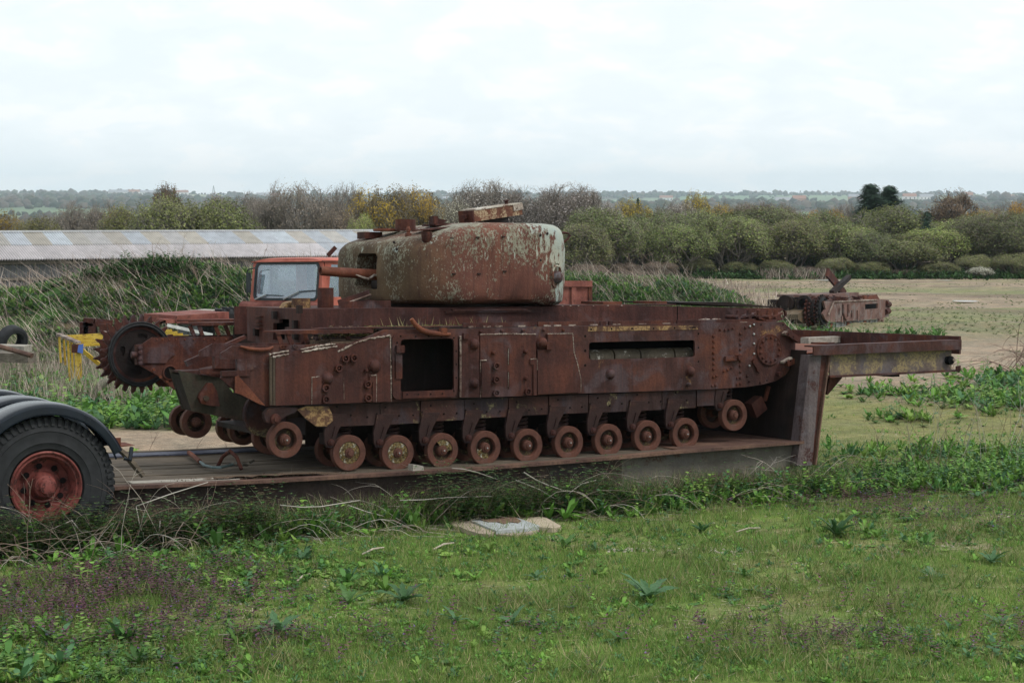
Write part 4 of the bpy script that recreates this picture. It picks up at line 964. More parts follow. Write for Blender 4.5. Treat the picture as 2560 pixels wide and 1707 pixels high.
# front arm and ochre guard over the first wheel
ar = PV(cJ, -.02, (1292, 560), (1290, 500), (1350, 430), (1480, 408), (1740, 425), (1700, 490), (1600, 525), (1500, 590), (1470, 630), (1400, 640), (1320, 620))
o = part('front_swing_arm', MB().prism(ar, 1, -.02, .03), m_rust_skirt, tank)
kn = TF.V(*cJ(1432, 575), -.02); link('arm_pin', mesh('arm_pin', MB().lathe((kn[0], -.02, kn[1]), (0, -1, 0), [(0, .040), (.02, .036), (.022, .02), (.034, .018)], 18), m_rust, True), o, (0, 0, 0))
part('guard_plate', MB().prism(PV(cJ, .0, (1728, 448), (1850, 402), (2140, 402), (2188, 500), (2205, 590), (2120, 668), (1975, 670), (1830, 560)), 1, -.004, .012), m_rust_ochre, tank)
kn = TF.V(*cJ(1195, 560), .26); part('idler_disc', MB().lathe((kn[0] + .05, .26, kn[1] + .03), (0, -1, 0), [(0, .165), (.04, .165), (.045, .15), (.03, .145), (.03, .03)], 30, False), m_rust_skirt, tank, True)
kn = TF.V(*cC(1700, 840), .1)
part('hanging_plate', MB().prism([(kn[0] - .13, kn[1] - .12), (kn[0] - .02, kn[1] - .06), (kn[0] + .04, kn[1] - .17), (kn[0] - .07, kn[1] - .24)], 1, .1, .2).beam((kn[0] + .01, .1, kn[1] - .1), (kn[0] + .05, .1, kn[1] + .02), .03, .02, (0, 1, 0)), m_rust, tank)

# upper hull between the track units
UF = TF.V(751.7, 773.3, .55)[0]; WR = 1.026
V1 = 1.668
hp = [(UF, WR), (2.8, WR + .003), (4.15, .998), (4.36, .995), (4.415, .96), (4.415, .93), (4.36, .895), (4.28, .872), (UF + .62, .872), (UF + .62, .74), (UF, .70)]
lug = TF.V(*cC(1860, 218), .55)
hole = [(lug[0] + .030 * math.cos(a), lug[1] + .036 * math.sin(a)) for a in np.linspace(0, 6.283, 21)[:-1]]
part('hull_side', MB().prism(hp, 1, .55, .575, [hole]), m_rust_pl, tank)
hp2 = hp[:-3] + [(UF, .872)]
part('hull_side', MB().prism([(UF, WR), (4.15, .998), (4.15, .85), (UF, .80)], 1, 1.95, 1.97), m_rust_pl, tank)
fpl = [TF.U(*cT(*q), UF) for q in ((165, 1000), (975, 1045), (960, 1568), (170, 1430))]
V1 = fpl[0][0]
vis = [TF.U(*cT(*q), UF) for q in ((560, 1250), (652, 1250), (652, 1192), (800, 1192), (800, 1310), (735, 1312), (735, 1500), (560, 1500))]
fp = part('front_plate', MB().prism([(.577, .70), (V1, .76), (V1, WR), (.577, WR)], 0, UF + .0005, UF + .03, [vis]), m_rust_pl, tank)
fl = MB()
for (x0, y0, x1, y1) in ((300, 1140, 410, 1160), (300, 1265, 410, 1285), (310, 1200, 395, 1240), (300, 1320, 400, 1345)):
    a = TF.U(*cT(x0, y0), UF); b = TF.U(*cT(x1, y1), UF); fl.box((UF - .03, min(a[0], b[0]), min(a[1], b[1])), (UF, max(a[0], b[0]), max(a[1], b[1])))
link('hinges', mesh('hinges', fl, m_rust), fp, (0, 0, 0), 'stuff')
fl = MB()
for (x, y) in ((610, 1130), (920, 1270), (925, 1440), (990, 1045), (330, 1385)):
    a = TF.U(*cT(x, y), UF); fl.box((UF - .035, a[0] - .022, a[1] - .03), (UF, a[0] + .022, a[1] + .03))
link('lugs', mesh('lugs', fl, m_rust_dark), fp, (0, 0, 0), 'stuff')
part('front_side_wing', MB().box((UF + .03, V1, .76), (UF + .5, V1 + .02, WR)), m_rust, tank)
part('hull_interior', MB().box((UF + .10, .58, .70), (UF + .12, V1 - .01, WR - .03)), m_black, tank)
part('hull_roof', MB().box((UF + .001, .576, WR - .018), (UF + .5, V1 + .02, WR + .0015)).box((UF + .501, .576, WR - .018), (2.8, 1.949, WR + .0015)), m_rust, tank)
part('hull_roof', MB().add([(2.801, .576, WR), (4.14, .576, .985), (4.14, 1.949, .985), (2.801, 1.949, WR), (2.801, .576, WR - .02), (4.14, .576, .965), (4.14, 1.949, .965), (2.801, 1.949, WR - .02)], [(0, 1, 2, 3), (7, 6, 5, 4), (0, 4, 5, 1), (1, 5, 6, 2), (2, 6, 7, 3), (3, 7, 4, 0)]), m_rust, tank)
# lip and roof plates
part('turret_splash_rail', MB().box((TF.V(*cD(935, 970), .54)[0], .528, .985), (TF.V(*cD(1610, 990), .54)[0], .549, 1.0)).box((TF.V(*cD(985, 960), .53)[0], .515, 1.001), (TF.V(*cD(1580, 960), .53)[0], .549, 1.012)), m_rust_side, tank)
lp = MB(); ua = TF.V(*cM(0, 580), .58)[0]; ub = TF.V(*cM(1260, 570), .58)[0]; lp.box((ua, .58, WR + .002), (ub, .72, WR + .012)); part('roof_cover', lp, m_rust, tank)
ua = TF.V(*cM(1300, 545), .62)[0]; ub = TF.V(*cM(2290, 590), .62)[0]
part('warped_engine_cover', MB().prism([(ua, 1.054), (ua + .5, 1.05), (ub - .15, 1.016), (ub, 1.008), (ub, .997), (ub - .2, 1.004), (ua + .3, 1.03), (ua, 1.042)], 1, .62, 1.5), m_rust_dark, tank)
for x0, x1 in ((520, 710), (1055, 1165)):
    ua = TF.V(*cM(x0, 565), .75)[0]; ub = TF.V(*cM(x1, 565), .75)[0]; part('roof_plate', MB().box((ua, .75, WR + .012), (ub, 1.1, WR + .034)), m_rust_orange, tank)
dr = MB()
for x in (110, 190, 270, 420, 570, 710, 1440, 1480, 1620, 1770, 1910, 2040, 2270):
    u = TF.V(*cM(x, 585), .56)[0]; w = WR if u < 2.8 else WR - (u - 2.8) * .030; dr.dome((u, .565, w), (0, 0, 1), .011, .008, 8, 2)
part('bird_lime_spots', dr, m_weld, tank, kind='stuff')
part('seam_cut', MB().box((TF.V(*cM(1268, 620), .55)[0], .5465, .885), (TF.V(*cM(1268, 620), .55)[0] + .006, .5495, 1.02)), m_black, tank)
# stub of track shoes lying on the rear sponson, white stones
for k, x in enumerate((1880, 1990, 2090, 2190, 2260)):
    p = TF.V(*cM(x, 700), .35); mb = MB(); a0 = rnd.uniform(-.6, .6)
    mb.cyl((p[0] - .04, .27, p[1] + .0), (p[0] - .04, .45, p[1] + .0), .017, 8).beam((p[0] - .04, .36, p[1]), (p[0] + .05, .36, p[1] + .035 * math.sin(k * 2)), .12, .014).prism([(p[0] - .02, p[1]), (p[0] + .03, p[1]), (p[0] + .012, p[1] + .055), (p[0] - .01, p[1] + .058)], 1, .33, .36)
    o = link('track_shoe', mesh('track_shoe', mb, m_rust), None); o.matrix_world = TF.M(); o['off'] = [0, 0, 0]
    tag(o, ['leftmost rusty track shoe on the rear deck, next to the white stones', 'second rusty track shoe from the white stones on the rear deck', 'middle one of the five rusty track shoes on the rear deck', 'fourth rusty track shoe on the rear deck, one in from the lifting eye', 'rightmost rusty track shoe, just below the lifting eye'][k], 'track shoe', 'track shoes lying on the rear deck of the wreck')
for k, (x, y) in enumerate(((1460, 712), (1515, 715), (1560, 708), (1605, 714), (1640, 706), (1670, 714))):
    p = TF.V(*cM(x, y), .3); r_ = .024 + .005 * (k % 3)
    mb = MB(); c0 = (p[0], .3, .885 + r_ * .5); rr = [r_ * rnd.uniform(.6, 1.2) for _ in range(48)]
    vs = []; fs_ = []
    for i in range(5):
        for j in range(8): ph = math.pi * i / 4; th = 6.283 * j / 8; r = rr[i * 8 + j]; vs.append((c0[0] + 1.5 * r * math.sin(ph) * math.cos(th), c0[1] + r * math.sin(ph) * math.sin(th), c0[2] + .6 * r * math.cos(ph)))
    for i in range(4):
        for j in range(8): fs_.append((i * 8 + j, i * 8 + (j + 1) % 8, (i + 1) * 8 + (j + 1) % 8, (i + 1) * 8 + j))
    mb.add(vs, fs_); o = link('stone', mesh('stone', mb, m_weld, True), None); o.matrix_world = TF.M()
    tag(o, 'whitish stone on the rear sponson, ' + ['leftmost of the row', 'second from the left in the row', 'third and whitest from the left', 'third from the right in the row', 'second from the right in the row', 'rightmost of the row, nearest the track shoes'][k], 'stone', 'whitish stones on the rear sponson of the wreck')
# tubes and scrap on the front roof
a = TF.V(*cT(1350, 1018), .85); part('vent_tube', MB().lathe((a[0], .85, WR), (0, 0, 1), [(0, .062), (.155, .062), (.155, .054), (.02, .054)], 24), m_rust, tank, True)
a = TF.V(*cT(980, 1012), .95); part('vent_tube', MB().lathe((a[0], .95, WR), (0, 0, 1), [(0, .072), (.075, .072), (.075, .064), (.02, .064)], 24), m_rust_ochre, tank, True)
a = TF.V(*cT(790, 970), 1.1); part('roof_bracket', MB().prism([(a[0] - .06, WR), (a[0] + .06, WR), (a[0] + .04, WR + .055), (a[0] - .03, WR + .04)], 1, 1.05, 1.15), m_rust_ochre, tank)
def scrap(c, v, a, b, w, h, m=m_rust, nm='scrap_strip'):
    p = TF.V(*c(*a), v); q = TF.V(*c(*b), v); part(nm, MB().beam((p[0], v, p[1]), (q[0], v, q[1]), w, h, (0, 1, 0)), m, tank)
scrap(cT, .66, (1545, 955), (2010, 800), .05, .012); scrap(cT, .64, (1610, 972), (2030, 818), .008, .02, m_weld); scrap(cT, .70, (1650, 975), (1985, 925), .03, .014); scrap(cT, .70, (1985, 925), (2300, 968), .03, .014)
scrap(cT, .62, (1550, 1000), (2330, 978), .07, .012); scrap(cT, 1.25, (1385, 235), (1500, 110), .03, .022, m_rust, 'bent_antenna_stub')

# ------------------------------------------------------------------ turret
TU0, TU1, TV0, TV1 = .70, 2.19, .45, 2.10
def outline(ins, n=112):
    pts = []; a0, a1, b0, b1 = TU0 + ins, TU1 - ins, TV0 + ins, TV1 - ins
    rs = {0: .30, 1: .30, 2: .48, 3: .40}      # rear-far, rear-near, front-near, front-far corner radii
    cor = [(a1, b1, rs[0], 0), (a0, b1, rs[3], 90), (a0, b0, rs[2], 180), (a1, b0, .26, 270)]
    path = []
    for cx, cy, r, ang in cor:
        r = max(.05, r - ins * .6)
        sx = 1 if ang in (0, 270) else -1; sy = 1 if ang in (0, 90) else -1
        ox, oy = cx - sx * r, cy - sy * r
        for k in range(15): t = math.radians(ang + 90 * k / 14); path.append((ox + r * math.cos(t), oy + r * math.sin(t)))
    # resample evenly
    P = np.array(path + [path[0]]); L = np.concatenate([[0], np.cumsum(np.hypot(*(P[1:] - P[:-1]).T))]); s = np.linspace(0, L[-1], n + 1)[:-1]
    return np.stack([np.interp(s, L, P[:, 0]), np.interp(s, L, P[:, 1])], 1)
prof = [(.14, 0), (.045, .012), (.014, .035), (0, .075), (-.004, .14), (-.004, .2), (-.002, .27), (-.001, .34), (.0, .43), (.003, .50), (.010, .548), (.024, .585), (.045, .612), (.075, .630), (.12, .639), (.18, .643), (.26, .645), (.40, .647), (.60, .648)]
tb = MB(); NP = 112
WT0 = 1.052
for ins, h in prof:
    o_ = outline(ins)
    for (x, y) in o_:
        drop = .135 * (1 - sst(.75, 1.42, np.array([x]))[0]); hh = h * (1 - drop / .645 * (sst(.1, .6, np.array([h]))[0]))
        lump = .006 * math.sin(x * 9 + y * 5 + h * 11) + .004 * math.sin(x * 23 - y * 17 + h * 31)
        cx, cy = (TU0 + TU1) / 2, (TV0 + TV1) / 2; dd = math.hypot(x - cx, y - cy)
        # rear lower corner hangs a little lower
        low = -.022 * sst(1.86, 1.93, np.array([x]))[0] * (1 - sst(0, .09, np.array([h]))[0])
        tb.v.append((x + (x - cx) / dd * lump, y + (y - cy) / dd * lump, WT0 + hh + low))
for i in range(len(prof) - 1):
    for k in range(NP): tb.f.append((i * NP + k, i * NP + (k + 1) % NP, (i + 1) * NP + (k + 1) % NP, (i + 1) * NP + k))
tb.f.append(tuple(range(NP))[::-1]); tb.f.append(tuple((len(prof) - 1) * NP + k for k in range(NP)))
me_t = mesh('turret', tb, m_turret)
turret = link('turret', me_t, tank)
# cut the gun opening
op = [TF.U(*cD(*q), .70) for q in ((258, 535), (275, 520), (410, 522), (425, 560), (427, 790), (425, 806), (290, 800), (258, 775))]
op = [TF.U(*cD(*q), .735) for q in ((262, 545), (282, 520), (405, 520), (420, 545), (428, 790), (420, 806), (285, 800), (250, 770))]
cut_me = bpy.data.meshes.new('cut'); cb = MB().prism(op, 0, .55, 1.25); cut_me.from_pydata(cb.v, [], cb.f)
b2 = bmesh.new(); b2.from_mesh(cut_me); bmesh.ops.recalc_face_normals(b2, faces=b2.faces); b2.to_mesh(cut_me); b2.free()
cut = bpy.data.objects.new('cut', cut_me); COL.objects.link(cut); cut.parent = tank; cut.location = [-c for c in T_OFF]
md = turret.modifiers.new('b', 'BOOLEAN'); md.operation = 'DIFFERENCE'; md.object = cut; md.solver = 'EXACT'
bpy.context.view_layer.update(); dg = bpy.context.evaluated_depsgraph_get()
me_new = bpy.data.meshes.new_from_object(turret.evaluated_get(dg)); turret.modifiers.clear(); turret.data = me_new; me_new.name = 'turret'
bpy.data.objects.remove(cut); smooth(me_new, 32)
def tpart(nm, mb, m, sm=False, kind=None): return link(nm, mesh(nm, mb, m, sm), turret, (0, 0, 0), kind)
# gun tube
g1 = TF.V(*cT(1270, 465), 1.17); g0 = TF.V(*cT(2180, 530), 1.17)
gv = Vector((g0[0], 1.17, g0[1])); gm = Vector((g1[0], 1.17, g1[1])); gv = gv + (gv - gm).normalized() * .25
ggd = gm - gv
tpart('gun_barrel', MB().lathe(gv, ggd, [(0, .046), (ggd.length * .25, .046), (ggd.length * .6, .040), (ggd.length, .036), (ggd.length, .028), (ggd.length - .2, .027)], 24, False), m_rust_orange, True)
tpart('barrel_bore', MB().cyl(gm - (gm - gv).normalized() * .03, gm - (gm - gv).normalized() * .04, .029), m_black)
p = [TF.V(*cT(*q), 1.10) for q in ((1810, 525), (1900, 560), (1990, 590), (2040, 560), (2080, 530), (2180, 535))]
tpart('bent_strap', MB().tube([(a, 1.10, b) for a, b in p], [.005, .008, .010, .010, .009, .009], 6), m_weld, True)
a = TF.V(*cT(2030, 640), .95); tpart('mantlet_block', MB().cyl((.86, 1.0, a[1] - .02), (.86, 1.34, a[1] - .02), .07, 16).box((.84, 1.02, 1.17), (.98, 1.32, 1.30)), m_rust_dark, True)
# pistol port on the rear corner
def onsurf(px, py, v_): return TF.V(px, py, v_)
pa = TF.V(*cD(1805, 680), .47); nrmv = Vector((.42, -.9, 0)).normalized(); pc = Vector((pa[0], .475, pa[1]))
tpart('pistol_port_frame', MB().lathe(pc + nrmv * -.01, nrmv, [(0, .070), (.035, .068), (.04, .058), (.03, .05)], 24), m_turret, True)
pf = tpart('pistol_port_plug', MB().dome(pc + nrmv * .02 + Vector((0, 0, -.03)), nrmv, .052, .05, 20), m_purple, True)
fm = MB().prism(rrect(-.055, -.115, .055, .10, .04, 4), 1, -.02, .03, [rrect(-.032, .045, .032, .082, .01, 2)]); 
rotm = Matrix.Rotation(math.atan2(.42, .9), 4, 'Z')
fm.v = [tuple(rotm @ Vector(q) + pc) for q in fm.v]; tpart('port_surround', fm, m_turret)
# grab handle at the rear corner
p = [(1840, 370), (1870, 355), (1905, 360), (1922, 378), (1905, 405), (1860, 440), (1832, 458)]
p = [TF.V(*cD(*q), .62) for q in p]; tpart('grab_handle', MB().tube([(a, .62 - .0 * i, b) for i, (a, b) in enumerate(p)], .010, 8), m_rust, True)
# roof fittings
def top_at(px, py, v): return TF.V(px, py, v)
a = TF.V(*cD(615, 310), 1.35); tpart('cupola_ring', MB().lathe((a[0], 1.35, a[1] - .03), (0, 0, 1), [(0, .085), (.09, .083), (.09, .07), (.0, .07)], 26, False), m_rust, True)
a = TF.V(*cD(465, 325), 1.5); tpart('hatch_lip', MB().lathe((a[0], 1.5, a[1] - .02), (0, 0, 1), [(0, .11), (.02, .11), (.022, .09)], 26), m_rust_orange, True)
a = TF.V(*cD(325, 375), 1.62); tpart('roof_block', MB().box((a[0] - .07, 1.55, a[1] - .03), (a[0] + .09, 1.7, a[1] + .025)), m_rust)
a = TF.V(*cD(638, 345), .95); tpart('roof_bolt', MB().lathe((a[0], .95, a[1] - .045), (0, 0, 1), [(0, .028), (.03, .026), (.035, .014), (.06, .02), (.07, .016), (.085, .008)], 12), m_rust, True)
a = TF.V(*cD(784, 350), .60); tpart('lifting_boss', MB().lathe((a[0], .60, a[1] + .004), (0, 0, -1), [(0, .042), (.03, .043), (.075, .036), (.12, .012)], 14), m_rust, True)
a = TF.V(*cD(835, 290), 1.0); b = TF.V(*cD(1050, 290), 1.0)
tpart('sight_vane', MB().prism([(a[0], a[1]), (b[0], b[1] - .01), (b[0] - .15, b[1] + .012), (a[0] + .13, a[1] + .035), (a[0], a[1] + .058)], 1, 1.0, 1.02).box((a[0] - .01, .97, a[1]), (a[0] + .03, 1.05, a[1] + .066)).box((a[0], .95, a[1] - .01), (b[0] + .1, 1.2, a[1] + .004)), m_rust)
a = TF.V(*cD(820, 325), .85); b = TF.V(*cD(1060, 300), .85)
tpart('roof_plate', MB().beam((a[0] - .1, .85, a[1] - .012), (b[0], .85, b[1] + .0), .3, .012, (0, 0, 1)), m_rust)
pk = MB()
for x, y in ((985, 398), (1190, 390), (1395, 385), (1000, 680), (1200, 680), (1405, 660)):
    a = TF.V(*cD(x, y), .445); pk.box((a[0] - .014, .438, a[1] - .007), (a[0] + .014, .452, a[1] + .003))
for x, y in ((1690, 375), (1745, 362), (1690, 575), (1715, 795), (575, 430), (597, 485)): a = TF.V(*cD(x, y), .45); pk.dome((a[0], .452 if x > 800 else .56, a[1]), (0, -1, 0), .012, .006, 8, 2)
tpart('casting_marks', pk, m_rust_dark, False, 'stuff')
part('turret_ring', MB().lathe((1.44, 1.27, WR + .002), (0, 0, 1), [(0, .66), (.035, .66)], 48), m_rust_dark, tank)
# the long box lying tilted across the turret roof
def boxq():
    p0 = TF.V(*cD(1105, 228), .98); p1 = TF.V(*cD(1487, 172), 1.10); f = Vector((p0[0], .98, p0[1])); b = Vector((p1[0], 1.10, p1[1])); return f, b
f_, b_ = boxq(); ctr = (f_ + b_) / 2
bo = thing('steel_box', 'long rusty steel box with peeling white lid lying tilted on the turret roof', 'metal box', TF.M(tuple(ctr)), tuple(ctr))
part('body', MB().beam(f_, b_, .17, .088), m_boxpaint, bo)
d_ = (b_ - f_).normalized(); up_ = Vector((0, 0, 1)); up_ = (up_ - d_ * up_.dot(d_)).normalized()
part('lid', MB().beam(f_ + up_ * .050 + d_ * .02, b_ + up_ * .050, .18, .010), m_white_paint, bo)
part('end_cap', MB().beam(f_ - d_ * .014, f_ - d_ * .0005, .18, .096), m_rust, bo)
part('tail_strip', MB().beam(b_ + up_ * .02 - d_ * .10, b_ + up_ * .024 + d_ * .006, .186, .05), m_weld, bo)
hb = MB().lathe(b_ + up_ * .055 - d_ * .09, up_, [(0, .018), (.02, .014), (.03, .03), (.036, .008)], 8); part('catch', hb, m_rust, bo)
hb = MB().beam(f_ - up_ * .0 - d_ * .045, f_ - d_ * .015, .06, .03); part('latch', hb, m_rust, bo)
hb = MB().box((b_[0] - .36, 1.0, b_[2] - .085 - .03), (b_[0] - .12, 1.08, b_[2] - .052)); part('foot', hb, m_rust_dark, bo)
# ------------------------------------------------------------------ the low trailer
R_OFF = (1.0, .8, -.5)
trl = thing('low_loader_trailer', 'rusted low-loader trailer with timber deck and raised neck, carrying the wrecked tank', 'trailer', TF.M(R_OFF), R_OFF)
ek = [(-2.05, -.105), (-1.69, -.102), (-1.1, -.114), (-.65, -.121), (-.05, -.124), (.665, -.127), (1.05, -.127), (1.12, -.122), (1.94, -.112), (2.68, -.092), (3.2, -.086), (3.92, -.074)]
def wdk(u): return float(np.interp(u, [a for a, b in ek], [b for a, b in ek]))
us = [a for a, b in ek]
DV = 1.84
def strip(v0, v1, dtop, th, ua=-2.05, ub=3.92, nm='deck_plank', m=m_deckwood):
    st_ = [u for u in us if ua < u < ub]; st_ = [ua] + st_ + [ub]; mb = MB(); vs = []; fs_ = []
    for u in st_:
        w = wdk(u) + dtop; vs += [(u, v0, w), (u, v1, w), (u, v1, w - th), (u, v0, w - th)]
    for i in range(len(st_) - 1):
        a = i * 4; b = a + 4
        for k in range(4): fs_.append((a + k, b + k, b + (k + 1) % 4, a + (k + 1) % 4))
    fs_ += [(0, 1, 2, 3), ((len(st_) - 1) * 4 + 3, (len(st_) - 1) * 4 + 2, (len(st_) - 1) * 4 + 1, (len(st_) - 1) * 4)]
    mb.add(vs, fs_); return part(nm, mb, m, trl)
strip(-.30, -.20, 0, .022, -2.05, 3.92, 'edge_flange', m_tray)
strip(-.205, -.19, -.022, .33, -1.95, 2.2, 'side_beam_web', m_web)
strip(-.205, -.19, -.022, .27, 2.2, 3.92, 'side_beam_web', m_grey_paint)
strip(-.27, -.15, -.352, .02, -1.95, 2.2, 'bottom_flange', m_rust)
strip(-.27, -.15, -.292, .02, 2.2, 3.92, 'bottom_flange', m_tray)
strip(DV, DV + .07, .01, .18, -2.05, 3.92, 'far_edge_beam', m_deckwood)
v = -.195
while v < DV - .05:
    w_ = rnd.uniform(.15, .24); v1 = min(v + w_, DV - .006); j = rnd.uniform(-.012, .004)
    u_split = rnd.uniform(.1, 2.8)
    strip(v, v1 - .008, -.008 + j, .05, -2.05 + rnd.uniform(0, .1), u_split); strip(v, v1 - .008, -.008 + j + rnd.uniform(-.004, .004), .05, u_split + .006, 2.75)
    v = v1
strip(-.19, DV, -.004, .01, 2.756, 3.90, 'steel_floor_plate', m_tray)
strip(1.60, 1.82, .006, .01, -2.0, .2, 'tarpaulin_strip', m_blue)
strip(-.19, -.06, .004, .006, -1.65, -.9, 'pale_metal_strip', m_board)
cm = MB()
for u in np.arange(-1.8, 3.9, .7): cm.box((u, -.18, wdk(u) - .30), (u + .06, DV, wdk(u) - .08))
part('cross_members', cm, m_rust_dark, trl)
# neck: cross wall, near column, side beam and rails
n0 = (3.925, -.095); top_w = .62
part('neck_wall', MB().add([(3.93, -.18, -.16), (3.93, DV, -.16), (4.02, DV, .66), (4.02, -.18, .66), (3.95, -.18, -.16), (3.95, DV, -.16), (4.04, DV, .66), (4.04, -.18, .66)], [(0, 1, 2, 3), (7, 6, 5, 4), (0, 4, 5, 1), (1, 5, 6, 2), (2, 6, 7, 3), (3, 7, 4, 0)]), m_rust_dark, trl)
colm = PV(cE, -.3, (520, 694), (600, 694), (535, 1465), (428, 1468), (452, 1290))
part('neck_column', MB().prism(colm, 1, -.295, -.18), m_purple, trl)
colr = PV(cE, -.3, (601, 694), (666, 694), (640, 850), (605, 1100), (562, 1462), (536, 1465))
part('neck_column_side', MB().prism(colr, 1, -.27, -.16), m_rust_side, trl)
part('neck_column_edge', MB().prism(PV(cE, -.3, (656, 694), (668, 694), (643, 850), (607, 1100), (566, 1462), (556, 1462), (600, 1100), (633, 850)), 1, -.30, -.26), m_tray, trl)
rt = PV(cE, -.3, (522, 632), (1556, 588), (1560, 650), (1520, 652), (522, 694)); 
part('top_rail', MB().prism([(rt[0][0], .705), (rt[1][0], .725), (rt[1][0], .64), (rt[4][0], .626)], 1, -.34, -.325).prism([(rt[0][0], .705), (rt[1][0], .725), (rt[1][0], .713), (rt[0][0], .693)], 1, -.3249, -.22), m_rust_side, trl)
sb_ = PV(cE, -.3, (668, 694), (1520, 655), (1520, 800), (668, 842))
part('neck_beam', MB().prism(sb_, 1, -.28, -.27), m_beam_ochre, trl)
bf = PV(cE, -.3, (645, 838), (1555, 795)); part('beam_flange', MB().prism([(bf[0][0], bf[0][1]), (bf[1][0], bf[1][1]), (bf[1][0], bf[1][1] - .015), (bf[0][0], bf[0][1] - .015)], 1, -.325, -.2), m_rust_side, trl)
ep = PV(cE, -.3, (1525, 770), (1556, 764), (1556, 800), (1525, 803)); part('end_plate', MB().prism(ep, 1, -.33, -.32), m_rust, trl)
part('neck_gusset', MB().prism(PV(cE, -.2, (645, 852), (735, 848), (632, 970), (625, 960)), 1, -.22, -.19), m_rust, trl)
kn = TF.V(*cE(1480, 728), -.28); lm_ = part('side_marker_lamp', MB().lathe((kn[0], -.28, kn[1]), (0, -1, 0), [(0, .035), (.03, .04), (.05, .036), (.055, .02)], 16), m_black, trl, True)
link('lens', mesh('lens', MB().cyl((kn[0] + .02, -.336, kn[1] + .003), (kn[0] + .02, -.345, kn[1] + .003), .014, 10), m_weld), lm_, (0, 0, 0))
UE = rt[1][0]
part('end_rail', MB().box((UE - .01, -.32, .60), (UE + .012, 1.95, .755)), m_rust, trl)
part('far_rail', MB().box((4.03, 1.93, .56), (UE - .012, 1.95, .74)), m_rust, trl)
part('neck_floor', MB().box((4.045, -.215, .585), (UE - .011, 1.925, .60)), m_rust_orange, trl)
part('bent_floor_sheet', MB().prism([(4.2, .62), (4.9, .665), (5.3, .63), (5.3, .622), (4.9, .655), (4.2, .612)], 1, .1, 1.1), m_rust_orange, trl)
for k in range(3):
    a = TF.W(*cE(490 + 20 * k, 590 + 9 * k), .66); b = TF.W(*cE(800 - 60 * k, 607 + 4 * k), .64); part('loose_angle_bar', MB().beam((a[0], a[1], .66), (b[0], b[1], .63 + .01 * k), .035, .012), m_rust, trl)
part('neck_cross_member', MB().box((4.05, -.17, .40), (4.12, 1.9, .58)).box((4.9, -.26, .42), (4.98, 1.9, .58)), m_rust_dark, trl)
a = TF.W(*cE(480, 585), .69); b = TF.W(*cE(830, 570), .69)
bd = thing('wooden_beam', 'grey weathered wooden beam lying on the neck of the trailer', 'beam', TF.M((a[0], a[1], .68)), (a[0], a[1], .68)); part('timber', MB().beam((a[0], a[1], .68), (b[0], b[1], .68), .09, .06), m_board, bd)
# diagonal strap by the wheel, cables on deck, small block under a wheel
p = [TF.V(*cL(*q), -.28) for q in ((1890, 1010), (2050, 1150), (2200, 1330), (2340, 1500))]
part('deck_stop_bar', MB().tube([(a, -.28, b) for a, b in p], [.018, .022, .022, .018], 5), m_deckwood, trl)
def deck_pt(px, py, dw=.02):
    q = TF.W(px, py, wdk(-1) + dw); return (q[0], q[1], wdk(q[0]) + dw)
cb_ = thing('cable', 'grey-green cable with rusty end coiled on the trailer deck ahead of the wheels', 'cable', TF.M((-1, .8, -.1)), (-1, .8, -.1))
P = [deck_pt(*cJ(*q)) for q in ((290, 1020), (350, 1065), (420, 1130), (490, 1190), (600, 1215), (700, 1215), (800, 1190), (880, 1165), (960, 1150))]
part('sheath', MB().tube(P, .011, 8), m_cable, cb_, True); part('end_fitting', MB().tube([deck_pt(*cJ(280, 1012), .025), deck_pt(*cJ(350, 1068), .025), deck_pt(*cJ(425, 1135), .022)], .017, 8), m_rust_orange, cb_, True)
P = [Vector(deck_pt(*cJ(665, 1195))), Vector(deck_pt(*cJ(730, 1200))) + Vector((0, 0, .07)), Vector(deck_pt(*cJ(830, 1215))) + Vector((0, 0, .12)), Vector(deck_pt(*cJ(920, 1225))) + Vector((0, 0, .08)), Vector(deck_pt(*cJ(980, 1235)))]
hs = thing('rubber_hose', 'short arched brown hose standing on the trailer deck beside the cable', 'hose', TF.M((-.8, .6, -.1)), (-.8, .6, -.1)); part('tube', MB().tube(P, .014, 8), m_rust, hs, True)
cl_ = thing('shackle', 'tangle of small grey shackles and bolts on the deck behind the arched hose', 'shackle', TF.M((-.6, .6, -.1)), (-.6, .6, -.1)); sk = MB()
for k in range(9):
    a = Vector(deck_pt(*cJ(760 + k * 42, 1205 - 6 * k + rnd.uniform(-18, 18)), .015)); sk.cyl(a, a + Vector((rnd.uniform(-.05, .05), rnd.uniform(-.05, .05), .012)), .011, 8)
part('links', sk, m_grey_paint, cl_, kind='stuff')
sg = MB()
for k in range(700):
    u = rnd.gauss(-.75, .32); v = -.185 + abs(rnd.gauss(0, .08)); w = wdk(u) + .0; s_ = rnd.uniform(.003, .010)
    if v > .12 or u < -1.5 or u > .2: continue
    sg.add([(u + s_ * rnd.uniform(-1, 1), v + s_ * rnd.uniform(-1, 1), w + s_ * rnd.uniform(-.2, 1.2)) for _ in range(4)], [(0, 1, 2), (0, 2, 3), (0, 3, 1), (1, 3, 2)])
vs = []; gx = 22; gy = 7
for i in range(gx):
    for j in range(gy):
        u = -1.35 + 1.25 * i / (gx - 1); v = -.19 + .26 * j / (gy - 1); e_ = math.sin(math.pi * i / (gx - 1)) * (1 - j / (gy - 1)) ** .7
        vs.append((u, v, wdk(u) - .006 + .03 * e_ * rnd.uniform(.6, 1.1) - (.006 if e_ < .05 else 0)))
sg.add(vs, [(i * gy + j, (i + 1) * gy + j, (i + 1) * gy + j + 1, i * gy + j + 1) for i in range(gx - 1) for j in range(gy - 1)])
o = part('swept_grit', sg, m_soil, trl, kind='stuff')
